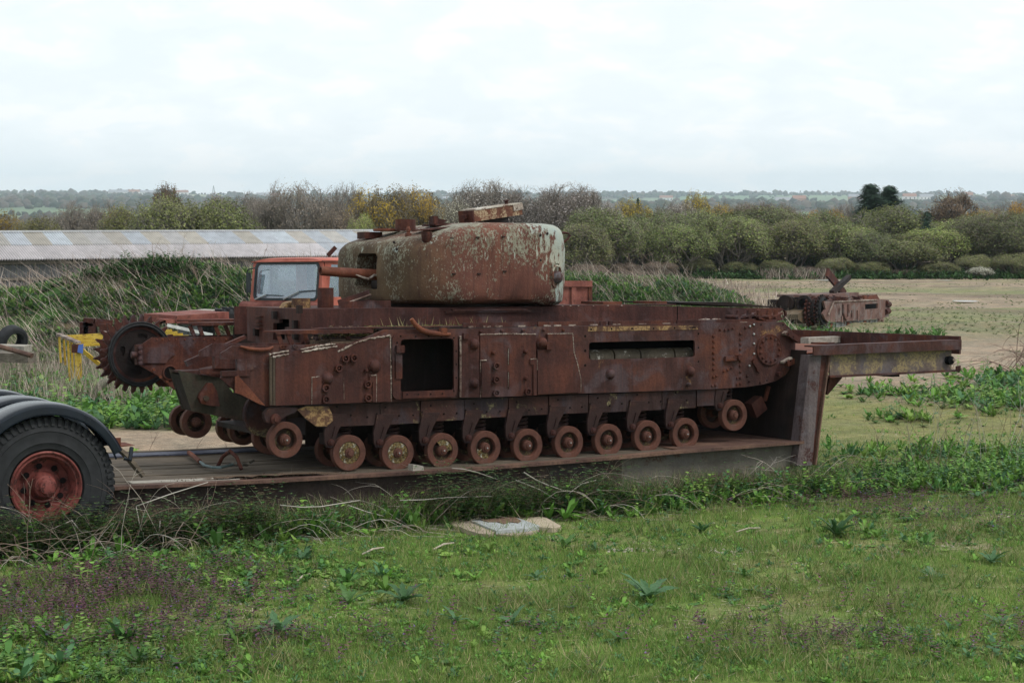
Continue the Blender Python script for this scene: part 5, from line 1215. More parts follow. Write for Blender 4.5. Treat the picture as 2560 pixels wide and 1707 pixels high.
a = TF.V(*cB(510, 1440), -.2); cbk = thing('timber_wedge', 'small grey wedge block against the third road wheel on the deck edge', 'wedge', TF.M((a[0], -.2, wdk(a[0]))), (a[0], -.2, wdk(a[0])))
part('block', MB().prism([(a[0] - .04, wdk(a[0])), (a[0] + .05, wdk(a[0])), (a[0] + .045, wdk(a[0]) + .03), (a[0] - .035, wdk(a[0]) + .045)], 1, -.25, -.17), m_board, cbk)

# wheels and mudguards of the trailer's dolly at the left edge
D_OFF = (-2.23, -.3, -.53)
dol = thing('wheeled_dolly', 'rusty dolly with big black tyres, red rim and shiny black mudguards at the left edge', 'dolly', TF.M(D_OFF), D_OFF)
def tyre_mb(c, R, r, w, n=64):
    k = w / 2
    return MB().lathe(c, (0, 1, 0), [(-k * .62, r), (-k * .93, r + .02), (-k * .97, r + .25 * (R - r)), (-k * 1.01, r + .28 * (R - r)), (-k * .985, r + .31 * (R - r)), (-k * 1.0, (r + R) * .5), (-k * 1.0, r + .60 * (R - r)), (-k * 1.03, r + .62 * (R - r)), (-k * .99, r + .65 * (R - r)), (-k * .96, R * .90), (-k * .86, R * .965), (-k * .7, R), (k * .7, R), (k * .86, R * .965), (k, (r + R) * .5), (k * .93, r + .02), (k * .62, r)], n, False)
def dwheel(u, v, w, R=.46, r=.222, wd=.26, near=True):
    t_ = part('tyre', tyre_mb((u, v + wd / 2, w), R, r, wd), m_tyre, dol, True)
    lg = MB()
    for k in range(60):
        a = 6.283 * k / 60
        for s_ in (-1, 1):
            o_ = .03 * s_; 
            p0 = Vector((u + R * .985 * math.cos(a), v + wd / 2 + s_ * wd * .43, w + R * .985 * math.sin(a))); p1 = Vector((u + R * 1.0 * math.cos(a + .04), v + wd / 2 + s_ * wd * .12, w + R * 1.0 * math.sin(a + .04)))
            p2 = Vector((u + R * .885 * math.cos(a), v + wd / 2 + s_ * wd * .492, w + R * .885 * math.sin(a)))
            lg.beam(p0, p1, .026, .022, (math.cos(a), 0, math.sin(a))); lg.beam(p2, p0, .022, .016, (math.cos(a), 0, math.sin(a)))
    link('tread_lugs', mesh('tread_lugs', lg, m_tyre), t_, (0, 0, 0), 'stuff')
    rg_ = MB().lathe((u, v + .012, w), (0, 1, 0), [(.02, r + .004), (0, r + .006), (-.006, r - .004), (.0, r - .012), (.014, r - .018), (.012, r - .03), (.03, r - .042), (.10, r - .055), (.115, .125), (.10, .11), (.10, .07)], 48, False)
    rim = part('wheel_rim', rg_, m_hubred, dol, True)
    link('hub', mesh('hub', MB().lathe((u, v + .11, w), (0, -1, 0), [(-.02, .10), (0, .095), (.03, .075), (.075, .068), (.08, .055), (.12, .045), (.125, .02)], 24), m_hubred, True), rim, (0, 0, 0))
    nt_ = MB(); hl = MB()
    for k in range(8):
        a = 6.283 * k / 8 + .2; nt_.lathe((u + .052 * math.cos(a), v + .03, w + .052 * math.sin(a)), (0, -1, 0), [(0, .010), (.014, .010)], 6)
        hl.lathe((u + .128 * math.cos(a), v + .098, w + .128 * math.sin(a)), (0, -1, 0), [(0, .020), (.003, .020)], 12)
    link('hub_nuts', mesh('hub_nuts', nt_, m_hubred), rim, (0, 0, 0), 'stuff'); link('rim_holes', mesh('rim_holes', hl, m_hole), rim, (0, 0, 0), 'stuff')
dwheel(-2.25, -.36, -.070, .437)
t2 = part('tyre', tyre_mb((-2.25, .08, -.07), .437, .222, .26), m_tyre, dol, True)
def guard_arc(u, v0, v1, w, R, a0, a1, m=m_fender):
    mb = MB(); n = 40; vs = []; fs_ = []
    # cross-section: rolled outer lip, flat crown, rolled inner lip
    sec = [(v0 + .012, -.050), (v0, -.046), (v0 + .002, -.012), (v0 + .012, 0), (v0 + .04, .010), ((v0 + v1) / 2, .016), (v1 - .04, .010), (v1 - .012, 0), (v1, -.02)]
    sec = sec + [(a, b - .006) for a, b in sec[::-1]]
    for i in range(n + 1):
        a = math.radians(a0 + (a1 - a0) * i / n)
        for v, d in sec: vs.append((u + (R + d) * math.cos(a), v, w + (R + d) * math.sin(a)))
    k = len(sec)
    for i in range(n):
        for j in range(k): fs_.append((i * k + j, i * k + (j + 1) % k, (i + 1) * k + (j + 1) % k, (i + 1) * k + j))
    fs_ += [tuple(range(k)), tuple(n * k + j for j in range(k))[::-1]]
    mb.add(vs, fs_); return mb
gd = part('mudguard', guard_arc(-2.25, -.40, .0, -.07, .52, 24, 172), m_fender, dol, True)
link('edge_bead', mesh('edge_bead', MB().tube([(-2.25 + .463 * math.cos(math.radians(a)), -.395, -.07 + .463 * math.sin(math.radians(a))) for a in np.linspace(20, 172, 50)], .006, 6), m_fender, True), gd, (0, 0, 0))
part('mudguard', guard_arc(-2.25, .20, .60, -.07, .52, 24, 172), m_fender, dol, True)
part('mudguard', guard_arc(-2.25, 1.0, 1.40, -.07, .52, 24, 172), m_fender, dol, True)
part('guard_bracket', MB().tube([(-2.205 + .47 * math.cos(math.radians(20)), -.39, -.07 + .47 * math.sin(math.radians(20))), (-2.205 + .50 * math.cos(math.radians(17)), -.40, -.07 + .50 * math.sin(math.radians(17))), (-2.205 + .55 * math.cos(math.radians(24)), -.36, -.07 + .55 * math.sin(math.radians(24)))], .014, 8), m_fender, dol, True)
a = TF.V(*cL(1860, 880), .0); b = TF.V(*cL(1975, 1010), .0)
part('guard_stay', MB().box((a[0], .0, b[1]), (b[0], .02, a[1])).prism([(b[0], b[1] + .004), (b[0] + .1, b[1]), (b[0], b[1] - .006)], 1, .0, .25), m_rust_orange, dol)
part('axle_beam', MB().cyl((-2.205, -.2, -.07), (-2.205, 2.0, -.07), .055, 12).box((-2.6, .4, -.12), (-1.9, .48, .04)).box((-2.6, 1.2, -.12), (-1.9, 1.28, .04)), m_rust_dark, dol)
for vv in (1.0, 1.28): part('tyre', tyre_mb((-2.205, vv + .1, -.07), .46, .222, .26), m_tyre, dol, True)

# ------------------------------------------------------------------ red lorry parked behind
tx = at(800, 745, 31.0)
TK = mkframe((tx[0], 31.0, gz1(tx[0], 31.0)), 50, 2.86)
def K(c, ax, val, *pts): return [tuple(TK.hit(*c(*p), ax, val)[[i for i in range(3) if i != ax]]) for p in pts]
lorry = thing('lorry', 'faded red lorry with flat cab parked behind the tank turret', 'lorry', TK.M())
lorry['off'] = [0, 0, 0]
ws = K(cT, 0, 0.0, (205, 890), (1150, 900), (1215, 850), (1268, 400), (1215, 350), (350, 352), (305, 400)); 
wl = ws[0][0]; wr_ = ws[1][0]; wb = ws[0][1]; wt = ws[5][1]
CW = 1.94
roofz = K(cT, 0, 0.0, (1270, 250))[0][1]; hood = K(cT, 0, 0.0, (600, 925))[0][1]
CL = 1.48
# front panel with windscreen opening (v, w) at u=0, gently raked above the bonnet line
def frv(v, w): return (max(0, w - wb) * .10, v, w)
op_ = rrect(.10, wb, CW - .10, wt, .09, 5)
outl = [(0, .55), (CW, .55), (CW + .02, hood)] + [(CW * (.5 + .5 * math.copysign(abs(math.cos(a)) ** .35, math.cos(a))), wt - .06 + (roofz - .03 - wt + .06) * math.sin(a) ** .7) for a in np.linspace(.12, math.pi - .12, 19)] + [(-.02, hood)]
fpn = MB().prism(outl, 0, 0, .03, [op_]); fpn.v = [(x + max(0, z - wb) * .10, y, z) for x, y, z in fpn.v]
part('front_panel', fpn, m_redpaint, lorry)
sl = MB().prism(rrect(.075, wb - .025, CW - .075, wt + .025, .11, 5), 0, -.012, .0, [rrect(.125, wb + .025, CW - .125, wt - .025, .075, 5)]); sl.v = [(x + max(0, z - wb) * .10, y, z) for x, y, z in sl.v]
part('windscreen_seal', sl, m_glass_dark, lorry)
gl_ = MB().prism(op_, 0, .008, .014); gl_.v = [(x + max(0, z - wb) * .10, y, z) for x, y, z in gl_.v]; part('windscreen', gl_, m_glass, lorry)
# side doors
for vv, s_ in ((0., -1), (CW, 1)):
    so = [(0, .55), (CL, .55), (CL, wt + .05), (.13, wt + .05), (0.0, wb)]; wo = [(.20, wb + .05), (CL - .30, wb + .05), (CL - .30, wt - .03), (.28, wt - .03)]
    d_ = part('door', MB().prism(so, 1, vv, vv + .03 * (-s_), [wo]), m_redpaint, lorry)
    link('door_glass', mesh('door_glass', MB().prism(wo, 1, vv + .012 * -s_, vv + .018 * -s_), m_glass), d_, (0, 0, 0))
    link('quarter_light_bar', mesh('quarter_light_bar', MB().box((.50, min(vv, vv - .03 * s_), wb + .05), (.53, max(vv, vv - .03 * s_) , wt - .03)), m_glass_dark), d_, (0, 0, 0))
rw1 = rrect(.28, wb + .12, .28 + .52, wt - .10, .08, 4); rw2 = rrect(1.05, wb + .12, CW - .22, wt - .06, .08, 4)
part('cab_rear', MB().prism([(0.03, .55), (CW - .03, .55), (CW - .03, wt + .05), (.03, wt + .05)], 0, CL - .03, CL, [rw1, rw2]), m_seat, lorry)
# domed roof
rm = MB(); nx, ny = 9, 13; vs = []
for i in range(nx):
    for j in range(ny):
        s_ = i / (nx - 1); t = j / (ny - 1); ex = 1 - abs(2 * s_ - 1) ** 5; ey = 1 - abs(2 * t - 1) ** 5
        vs.append((.06 + (CL - .04) * s_ - .03, -.02 + (CW + .04) * t, wt + .035 + (roofz - wt - .035) * (ex * ey) ** .6))
rm.add(vs, [(i * ny + j, (i + 1) * ny + j, (i + 1) * ny + j + 1, i * ny + j + 1) for i in range(nx - 1) for j in range(ny - 1)])
rf = part('cab_roof', rm, m_redpaint, lorry, True); so_ = rf.modifiers.new('s', 'SOLIDIFY'); so_.thickness = .02
gt = MB().box((.02, -.04, wt + .02), (CL, -.02, wt + .045)); part('rain_gutter', gt, m_redrust, lorry)
part('bonnet_ledge', MB().prism([(-.10, .5), (-.11, hood - .16), (-.08, hood - .05), (-.01, hood), (.02, hood - .02), (.02, .5)], 1, -.03, CW + .24), m_redrust, lorry)
part('cab_floor', MB().box((.03, .04, .55), (CL - .04, CW - .04, .60)), m_seat, lorry)
part('dashboard', MB().box((.05, .05, .6), (.35, CW - .05, wb - .04)), m_seat, lorry)
part('seat', MB().box((.75, .15, .6), (1.25, .75, .95)).box((1.2, .15, .9), (1.32, .75, wb + .18)), m_seat, lorry); part('seat', MB().box((.75, 1.2, .6), (1.25, 1.9, .95)).box((1.2, 1.2, .9), (1.32, 1.9, wb + .18)), m_seat, lorry)
part('steering_wheel', MB().tube([(.55 + .10 * math.cos(t), 1.5 + .22 * math.cos(t + 1.57), wb + .02 + .12 * math.sin(t + 1.57) * .4 + .06 * math.cos(t)) for t in np.linspace(0, 6.283, 25)], .013, 6), m_glass_dark, lorry, True)
for (x0, y0, x1, y1, x2, y2) in ((285, 895, 450, 828, 665, 838), (715, 895, 940, 778, 1175, 760)):
    P = [tuple(TK.hit(*cT(x, y), 0, -.03)) for x, y in ((x0, y0), (x1, y1), (x2, y2))]
    P = [(p_[0] + max(0, p_[2] - wb) * .10, p_[1], p_[2]) for p_ in P]
    wp = part('wiper_arm', MB().tube(P[:2], .014, 6), m_silver, lorry); link('blade', mesh('blade', MB().beam(P[1], P[2], .02, .018), m_glass_dark), wp, (0, 0, 0))
mq = [tuple(TK.hit(*cT(x, y), 0, -.10)) for x, y in ((300, 420), (190, 440), (168, 480), (168, 900), (180, 915))]
part('mirror_arm', MB().tube(mq, .012, 6), m_glass_dark, lorry)
mm = [tuple(TK.hit(*cT(x, y), 0, -.12)) for x, y in ((170, 495), (215, 790))]
part('mirror', MB().box((-.15, min(mm[0][1], mm[1][1]), mm[1][2]), (-.10, max(mm[0][1], mm[1][1]), mm[0][2])), m_glass_dark, lorry)
part('white_sticker', MB().box((-.125, K(cT, 0, -.11, (98, 1140))[0][0], K(cT, 0, -.03, (98, 1162))[0][1]), (-.112, K(cT, 0, -.11, (70, 1140))[0][0], K(cT, 0, -.03, (98, 1132))[0][1])), m_whitebar, lorry)
part('rear_marker', MB().dome((.35, .25, roofz - .05), (0, -1, 0), .04), m_silver, lorry)
part('chassis', MB().box((.2, .55, .40), (5.3, .67, .60)).box((.2, 1.25, .40), (5.3, 1.37, .60)), m_rust_dark, lorry)
# tipper body behind
UB = 5.35; ZB = 1.5; bz0 = .75
part('tipper_side', MB().box((2.2, 0, bz0), (UB, .04, ZB)).box((2.2, -.03, ZB - .10), (UB + .02, 0, ZB)), m_redrust, lorry)
part('tipper_side', MB().box((2.2, CW - .04, bz0), (UB, CW, ZB)), m_redrust, lorry)
for u in np.linspace(2.3, UB - .14, 5): part('side_post', MB().box((u, -.05, bz0), (u + .12, -.0301, ZB - .1)), m_redpaint, lorry)
part('tipper_floor', MB().box((2.2, .04, bz0), (UB, CW - .04, bz0 + .05)), m_rust, lorry); part('tailgate', MB().box((UB - .04, .04, bz0 + .05), (UB, CW - .04, ZB - .03)), m_redrust, lorry); part('headboard', MB().box((2.2, .04, bz0), (2.25, CW - .04, ZB)), m_redrust, lorry)
for u in (.7, 4.2):
    for vv in (.05, CW - .35): part('tyre', tyre_mb((u, vv + .15, .48), .48, .26, .28, 32), m_tyre, lorry, True)

# red steel skip showing right of the turret
k0 = at(1478, 757, 33.5); SK = mkframe((k0[0], 33.5, gz1(k0[0], 33.5)), 24, 2.86)
skp = thing('steel_skip', 'rusty red ribbed steel tipper box showing just right of the turret', 'skip', SK.M()); skp['off'] = [0, 0, 0]
zs = float(SK.hit(*cM(380, 332), 1, 0.)[2]); xl = float(SK.hit(*cM(130, 332), 1, 0.)[0])
part('front_panel', MB().box((-1.6, 0, .35), (-.06, .04, zs - .02)), m_redrust, skp); part('side_panel', MB().add([(0, .0, .35), (.12, 1.6, .35), (.10, 1.6, zs - .06), (-.02, .0, zs)], [(0, 1, 2, 3)]), m_redrust, skp)
part('top_rail', MB().box((-1.6, -.06, zs - .12), (.0, -.001, zs)), m_redrust, skp)
for u in (-1.55, -.98, -.455): part('post', MB().box((u, -.05, .35), (u + .10, -.001, zs - .121)), m_redrust, skp)
part('corner_post', MB().box((-.07, -.03, .35), (.015, .05, zs - .121)), m_rust, skp); part('back_panel', MB().box((-1.6, 1.56, .35), (.1, 1.6, zs - .06)), m_redrust, skp); part('floor', MB().box((-1.6, .05, .35), (.05, 1.55, .40)), m_rust, skp)

# ------------------------------------------------------------------ second wreck out on the gravel
fo = at(2058, 800, 40.0); FW = mkframe((fo[0], 40.0, gz1(fo[0], 40.0) + .0), 60, 2.2)
wk = thing('wrecked_tank', 'smaller distant wreck with flaking grey side on the gravel beyond the trailer neck', 'tank', FW.M()); wk['off'] = [0, 0, 0]
def WV(v, *pts): return [tuple(FW.hit(*cW(*p), 1, v)[[0, 2]]) for p in pts]
def WU(u, *pts): return [tuple(FW.hit(*cW(*p), 0, u)[[1, 2]]) for p in pts]
sd_ = WV(0, (960, 640), (1130, 640), (1920, 605), (2090, 620), (2110, 690), (2120, 800), (2085, 905), (2000, 935), (1940, 945), (1050, 1010), (990, 950), (950, 860), (1000, 780))
so_ = WV(0, (1680, 695), (1900, 680), (1900, 768), (1680, 785))
part('side_plate', MB().prism(sd_, 1, 0, .05, [so_]), m_far_rust, wk)
part('slot_backing', MB().prism(WV(.3, (1600, 660), (1960, 640), (1960, 800), (1600, 820)), 1, .3, .32), m_black, wk)
part('top_strip', MB().prism(WV(-.03, (1130, 645), (1900, 610), (1900, 625), (1130, 662)), 1, -.03, 0), m_weld, wk)
part('rust_patch_plate', MB().prism(WV(.06, (1665, 610), (1665, 540), (1780, 548), (1885, 525), (1925, 610)), 1, .06, .1), m_rust_orange, wk)
part('sponson_wall', MB().prism(WV(.35, (930, 640), (980, 560), (1270, 540), (1665, 530), (1880, 525), (1885, 545), (1935, 600)), 1, .35, .4), m_far_rust, wk)
sd2 = MB()
for x, y in ((1240, 760), (1280, 900), (1460, 800), (1555, 880), (1555, 800)): 
    a = WV(-.03, (x, y), (x + 18, y + 110)); sd2.box((a[0][0], -.03, a[1][1]), (a[1][0], -.001, a[0][1]))
part('side_ribs', sd2, m_far_rust, wk)
hoop = WV(-.03, (1305, 690), (1308, 850), (1325, 930), (1350, 950), (1385, 930), (1400, 850), (1400, 690)); part('side_hoop', MB().tube([(a, -.03, b) for a, b in hoop], .03, 6), m_far_rust, wk)
ww = WV(-.04, (1135, 660), (1045, 885)); part('pale_strut', MB().beam((ww[0][0], -.04, ww[0][1]), (ww[1][0], -.04, ww[1][1]), .03, .03, (0, 1, 0)), m_weld, wk)
a = WV(-.1, (2120, 680), (2160, 700)); part('rear_hook', MB().cyl((a[0][0] - .1, 0, a[0][1]), (a[1][0], 0, a[1][1]), .08, 8), m_rust, wk)
a = WV(-.1, (2110, 830), (2150, 815)); part('rear_hook', MB().cyl((a[0][0] - .1, 0, a[0][1]), (a[1][0], 0, a[1][1]), .08, 8), m_rust, wk)
bk = WV(.08, (1010, 1010), (1930, 955), (1945, 1045), (1010, 1110)); part('bracket_band', MB().prism(bk, 1, .08, .10), m_far_blue, wk)
for i in range(9):
    x = 1080 + i * 97.; y = 1095 - i * 7.2; a = WV(.06, (x, y - 70), (x + 42, y - 75), (x + 28, y + 50), (x - 8, y + 52)); part('suspension_bracket', MB().prism(a, 1, .055, .078), m_far_blue if i % 3 else m_rust_orange, wk)
    q = WV(.1, (x + 60, y + 35))[0]; part('road_wheel', MB().lathe((q[0], .12, q[1]), (0, 1, 0), [(0, .02), (.02, .07), (0, .1), (0, .145), (.08, .145)], 16), m_rust_dark, wk, True)
q = WV(.0, (1965, 1060))[0]; part('road_wheel', MB().lathe((q[0], .0, q[1]), (0, 1, 0), [(.02, .03), (.05, .12), (0, .15), (0, .22), (.08, .22)], 18), m_far_rust, wk, True)
# sprocket, hull front, bosses
q = WV(.18, (905, 810))[0]
def sprock(c, R, v0, m):
    pts = []
    for k in range(21):
        for t, r in ((-.35, R * .84), (-.1, R), (.1, R), (.35, R * .84)): a = 6.283 * (k + t) / 21; pts.append((c[0] + r * math.cos(a), c[1] + r * math.sin(a)))
    return MB().prism(pts[::-1], 1, v0, v0 + .04)
sp1 = part('toothed_wheel', sprock(q, .40, .12, m_rust_dark), m_rust_dark, wk); link('ring', mesh('ring', MB().lathe((q[0], .12, q[1]), (0, -1, 0), [(0, .33), (.05, .33), (.05, .27), (0, .27)], 32, False), m_rubber), sp1, (0, 0, 0))
part('toothed_wheel', sprock(q, .40, .42, m_rust_dark), m_rust, wk); part('sprocket_drum', MB().cyl((q[0], .16, q[1]), (q[0], .42, q[1]), .28, 20), m_rust_dark, wk)
for vv in (.22, .36):
    pb = MB()
    for k in range(22): a = 6.283 * k / 22; pb.lathe((q[0] + .31 * math.cos(a), vv, q[1] + .31 * math.sin(a)), (math.cos(a), 0, math.sin(a)), [(0, .035), (.05, .02)], 6)
    part('drum_studs', pb, m_rust, wk, kind='stuff')
hf = WU(.15, (180, 600), (870, 590), (870, 760), (330, 760), (180, 760)); W_L = max(p_[0] for p_ in hf)
zt_ = hf[0][1]; zm = WU(.15, (600, 765))[0][1]; zl = WU(.15, (600, 860))[0][1]; zb_ = .15
part('hull_front', MB().prism([(.15, zm), (3.9, zm), (3.9, zt_ + .04), (.15, zt_)], 1, .45, W_L), m_far_olive, wk)
part('nose_slope', MB().prism([(.15, zm - .002), (-.35, zl), (-.35, zl - .12), (.0, zb_), (1.2, zb_), (1.2, zm - .002)], 1, .5, W_L), m_far_olive, wk)
part('hull_roof', MB().box((.1, .42, zt_ + .041), (3.9, W_L + .02, zt_ + .10)), m_far_rust, wk)
q1 = WU(.0, (300, 680))[0]; q2 = WU(.0, (600, 685))[0]
part('driver_port', MB().cyl((.15, q1[0], q1[1]), (-.02, q1[0], q1[1]), .20, 16).box((-.07, q1[0] - .10, q1[1] - .12), (-.02, q1[0] + .12, q1[1] + .10)), m_rust_dark, wk)
part('gun_port_ring', MB().lathe((.15, q2[0], q2[1]), (-1, 0, 0), [(0, .21), (.09, .20), (.10, .13), (0, .12)], 18, False), m_rust_dark, wk); part('gun_port_hole', MB().cyl((.13, q2[0], q2[1]), (.145, q2[0], q2[1]), .13, 14), m_hole, wk)
part('front_corner_bracket', MB().box((-.1, W_L - .05, q1[1] - .15), (.3, W_L + .18, zt_ - .02)), m_rust_dark, wk)
tl = WV(.8, (440, 545), (650, 520), (930, 515), (1290, 505), (1290, 550), (440, 560)); part('deck_coaming', MB().prism(tl, 1, .8, 1.0), m_far_rust, wk)
bb = WV(.7, (1330, 530), (1020, 140)); part('upright_girder', MB().beam((bb[0][0], .7, bb[0][1]), (bb[1][0], .7, bb[1][1]), .06, .22, (1, 0, 0)), m_rust, wk)
bb = WV(.6, (1100, 500), (1400, 225)); part('crossed_bar', MB().beam((bb[0][0], .6, bb[0][1]), (bb[1][0], .6, bb[1][1]), .12, .12, (0, 1, 0)), m_rust_dark, wk)
rg_ = MB()
for i in range(60):
    u = rnd.uniform(.2, 3.6); z_ = sd_[1][1] + rnd.uniform(-.02, .10); s_ = rnd.uniform(.03, .08); rg_.add([(u + s_ * rnd.uniform(-1, 1), rnd.uniform(0, .3), z_ + s_ * rnd.uniform(-1, 1)) for _ in range(4)], [(0, 1, 2), (0, 2, 3), (0, 3, 1), (1, 3, 2)])
part('ragged_scraps', rg_, m_rust, wk, kind='stuff')

# ------------------------------------------------------------------ long shed with corrugated roof
SX = mkframe((-15.2, 50.0, at(0, 650, 50.0)[2]), 30, .8)
shed = thing('long_shed', 'long low shed with rusty patched corrugated roof behind the overgrown bank', 'shed', SX.M()); shed['off'] = [0, 0, 0]
SW, SH, PWD = 2.8, .80, .632
def corr(n, L, amp=.018, seg=4):
    """corrugated sheet: PWD wide with 8 ridges, sloping from the eave up to the ridge"""
    mb = MB(); m_ = n * seg; vs = []
    for i in range(m_ + 1):
        x = PWD * i / m_; h = amp * 2.0 * math.cos(2 * math.pi * i / seg); vs += [(x, 0, h), (x, L, h)]
    mb.add(vs, [(2 * i, 2 * i + 2, 2 * i + 3, 2 * i + 1) for i in range(m_)]); return mb
sl_ = math.hypot(SW, SH); ang_ = math.atan2(SH, SW)
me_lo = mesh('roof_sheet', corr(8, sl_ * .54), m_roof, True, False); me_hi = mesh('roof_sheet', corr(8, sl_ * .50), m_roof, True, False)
pal = [(.62, .65, .68), (.60, .57, .53), (.57, .53, .48), (.60, .62, .65), (.63, .61, .60), (.55, .57, .60), (.57, .53, .47)]
NSH = 27
for i in range(-3, NSH):
    for hi in (0, 1):
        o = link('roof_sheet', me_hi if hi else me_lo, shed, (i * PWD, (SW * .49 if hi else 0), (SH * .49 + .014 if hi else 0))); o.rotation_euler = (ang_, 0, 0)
        if hi: c_ = pal[[0, 2, 3, 1, 3, 6, 0, 1, 4, 2, 5, 6, 4, 6, 5, 5, 6, 5][(i + 3) % 18]]
        else: c_ = (.64, .60, .60) if i < 17 else (.55, .57, .60)
        k = rnd.uniform(.92, 1.08); o.color = (c_[0] * k, c_[1] * k, c_[2] * k, 1)
rc = MB().beam((-3.2, SW, SH + .03), (NSH * PWD, SW, SH + .03), .26, .05); part('ridge_cap', rc, m_whitebar if False else plain('weathered_ridge_cap', (.48, .49, .5), .6), shed)
part('rear_roof', MB().add([(-2, SW, SH), (NSH * PWD, SW, SH), (NSH * PWD, SW * 2, 0), (-2, SW * 2, 0)], [(0, 1, 2, 3)]), m_grey_paint, shed)
zg = -1.9
for k in range(110):
    u = -1.9 + k * .172
    if u > NSH * PWD - .2: break
    part('wall_board', MB().box((u, .22 + rnd.uniform(0, .015), zg), (u + .160, .245, .05)), m_shedwall, shed)
part('eave_board', MB().box((-1.9, .16, -.14), (NSH * PWD, .19, -.03)), m_boarddark, shed); part('mid_rail', MB().box((-1.9, .17, -.62), (NSH * PWD, .21, -.54)), m_boarddark, shed)
part('end_wall', MB().prism([(.25, zg), (SW * 2 - .2, zg), (SW * 2 - .2, 0), (SW, SH - .05), (.25, 0)], 0, NSH * PWD - .3, NSH * PWD - .26), m_shedwall, shed)

# ------------------------------------------------------------------ things lying between the tank and the bank, left
def wthing(name, label, cat, p):
    o = thing(name, label, cat); o.location = p; o['off'] = list(p); return o
A0 = at(147, 842, 29.2); A1 = at(196, 863, 27.4); B0 = at(430, 826, 29.9); B1 = at(500, 851, 28.2)
yf = wthing('yellow_frame', 'yellow painted slatted steel frame standing in dry grass left of the toothed wheel', 'metal frame', (A1.x, A1.y, gz1(A1.x, A1.y)))
for k in range(6):
    t = k / 5; part('slat', MB().beam(A0.lerp(A1, t), B0.lerp(B1, t), .04, .04), m_yellow, yf)
part('top_bar', MB().beam(A0 + Vector((0, 0, .045)), A1 + Vector((0, 0, .045)), .09, .035), m_weld, yf)
part('top_bar', MB().beam(B0.lerp(A0, .62) + Vector((0, 0, .045)), B1.lerp(A1, .62) + Vector((0, 0, .045)), .09, .035), m_weld, yf)
for k, t in enumerate((.02, .26, .48, .66, .84, .999, 1.0)):
    p = A0.lerp(A1, t); z1 = gz1(p.x, p.y) - .1; part('leg', MB().beam(p, (p.x + .02, p.y, z1 if t > .3 else p.z - .45), .028 if k < 6 else .07, .04, (0, 1, 0)), m_yellow, yf)
part('brace', MB().beam(A1 + Vector((.06, 0, -.08)), at(257, 918, 27.6), .06, .05, (0, 1, 0)), m_yellow, yf)
for t in (.55, 1.0): p = A1.lerp(B1, t); part('leg', MB().beam(p, (p.x, p.y, gz1(p.x, p.y) - .05), .06, .05, (0, 1, 0)), m_yellow, yf)
part('corner_plate', MB().box((A1.x - .1, A1.y - .06, A1.z - .12), (A1.x + .08, A1.y - .03, A1.z + .02)), m_rust, yf)
tgp = at(201, 876, 27.2); ct = wthing('cloth_tag', 'small blue cloth tag tied to the corner of the yellow frame', 'tag', tgp); part('cloth', MB().prism([(tgp.x - .03, tgp.z + .09), (tgp.x + .05, tgp.z + .11), (tgp.x + .035, tgp.z - .05), (tgp.x - .05, tgp.z - .03)], 1, tgp.y, tgp.y + .012), m_sign_blue, ct)
# rusty box girder
r0 = at(213, 806, 31); rg = wthing('girder_frame', 'rusty box girder frame standing behind the yellow frame', 'girder', (r0.x, 31, gz1(r0.x, 31)))
def wb_(p, q, Y0, Y1, w, h, m, par, nm='bar', up=(0, 0, 1)): return part(nm, MB().beam(at(*p, Y0), at(*q, Y1), w, h, up), m, par)
wb_(cK(1430, 160), cK(1600, 175), 31, 31, .12, .14, m_rust, rg); wb_(cK(1600, 175), cK(1900, 200), 31, 31.2, .1, .14, m_rust, rg)
wb_(cK(1445, 170), cK(1440, 420), 31, 31, .16, .12, m_rust, rg, 'post', (0, 1, 0)); wb_(cK(1540, 190), cK(1535, 420), 31, 31, .22, .12, m_rust, rg, 'post', (0, 1, 0)); wb_(cK(1790, 200), cK(1790, 420), 31, 31, .18, .12, m_rust, rg, 'post', (0, 1, 0))
wb_(cK(1620, 210), cK(1650, 400), 31, 31, .05, .05, m_rust_dark, rg, 'rod', (0, 1, 0))
# red flat machine body with boards, radiators and tyre, behind the far horn
mb0 = at(470, 830, 30.5); mc = wthing('red_machine', 'rusty red machine body with open side behind the front horn of the tank', 'machine', (mb0.x, 30.5, gz1(mb0.x, 30.5)))
wb_(cH(150, 400), cH(1080, 330), 30.6, 31.6, .9, .14, m_redrust, mc, 'body_panel'); wb_(cH(140, 440), cH(1690, 440), 30.3, 31.6, .3, .07, m_redrust, mc, 'sill')
wb_(cH(1560, 300), cH(1560, 690), 32, 32, .12, .14, m_redpaint, mc, 'post', (0, 1, 0))
for k in range(2): wb_(cH(480 + 180 * k, 545), cH(640 + 180 * k, 545), 30.8, 30.8, .08, .42, plain('grey_radiator_core', (.16, .17, .18), .6), mc, 'radiator')
for k in range(5): wb_(cH(150, 470 + 4 * k), cH(250, 440 + 4 * k), 30.2, 30.2, .05, .03, m_rust_orange, mc, 'hook')
wb0 = at(480, 815, 29.6); wbr = wthing('white_bar', 'thin white bar slanting down behind the front horn of the tank', 'bar', (wb0.x, 29.6, wb0.z)); wb_(cH(270, 520), cH(1080, 695), 29.4, 29.6, .04, .05, m_whitebar, wbr)
p0 = at(470, 783, 31.2); bd = wthing('wooden_board', 'pale weathered board lying on top of the red machine body', 'board', p0); wb_(cH(215, 345), cH(1100, 265), 31, 32, .5, .06, m_board, bd, 'plank')
p0 = at(590, 775, 33.2); bd = wthing('wooden_board', 'darker grey board lying over the big tyre beside the lorry', 'board', p0); wb_(cH(1120, 290), cH(1560, 258), 33.3, 33.6, .3, .05, m_boarddark, bd, 'plank')
tc_ = at(566, 838, 31.6); ty = wthing('old_tyre', 'big black chunky tyre standing behind the front horn next to the lorry', 'tyre', (tc_.x, 31.6, tc_.z - .5))
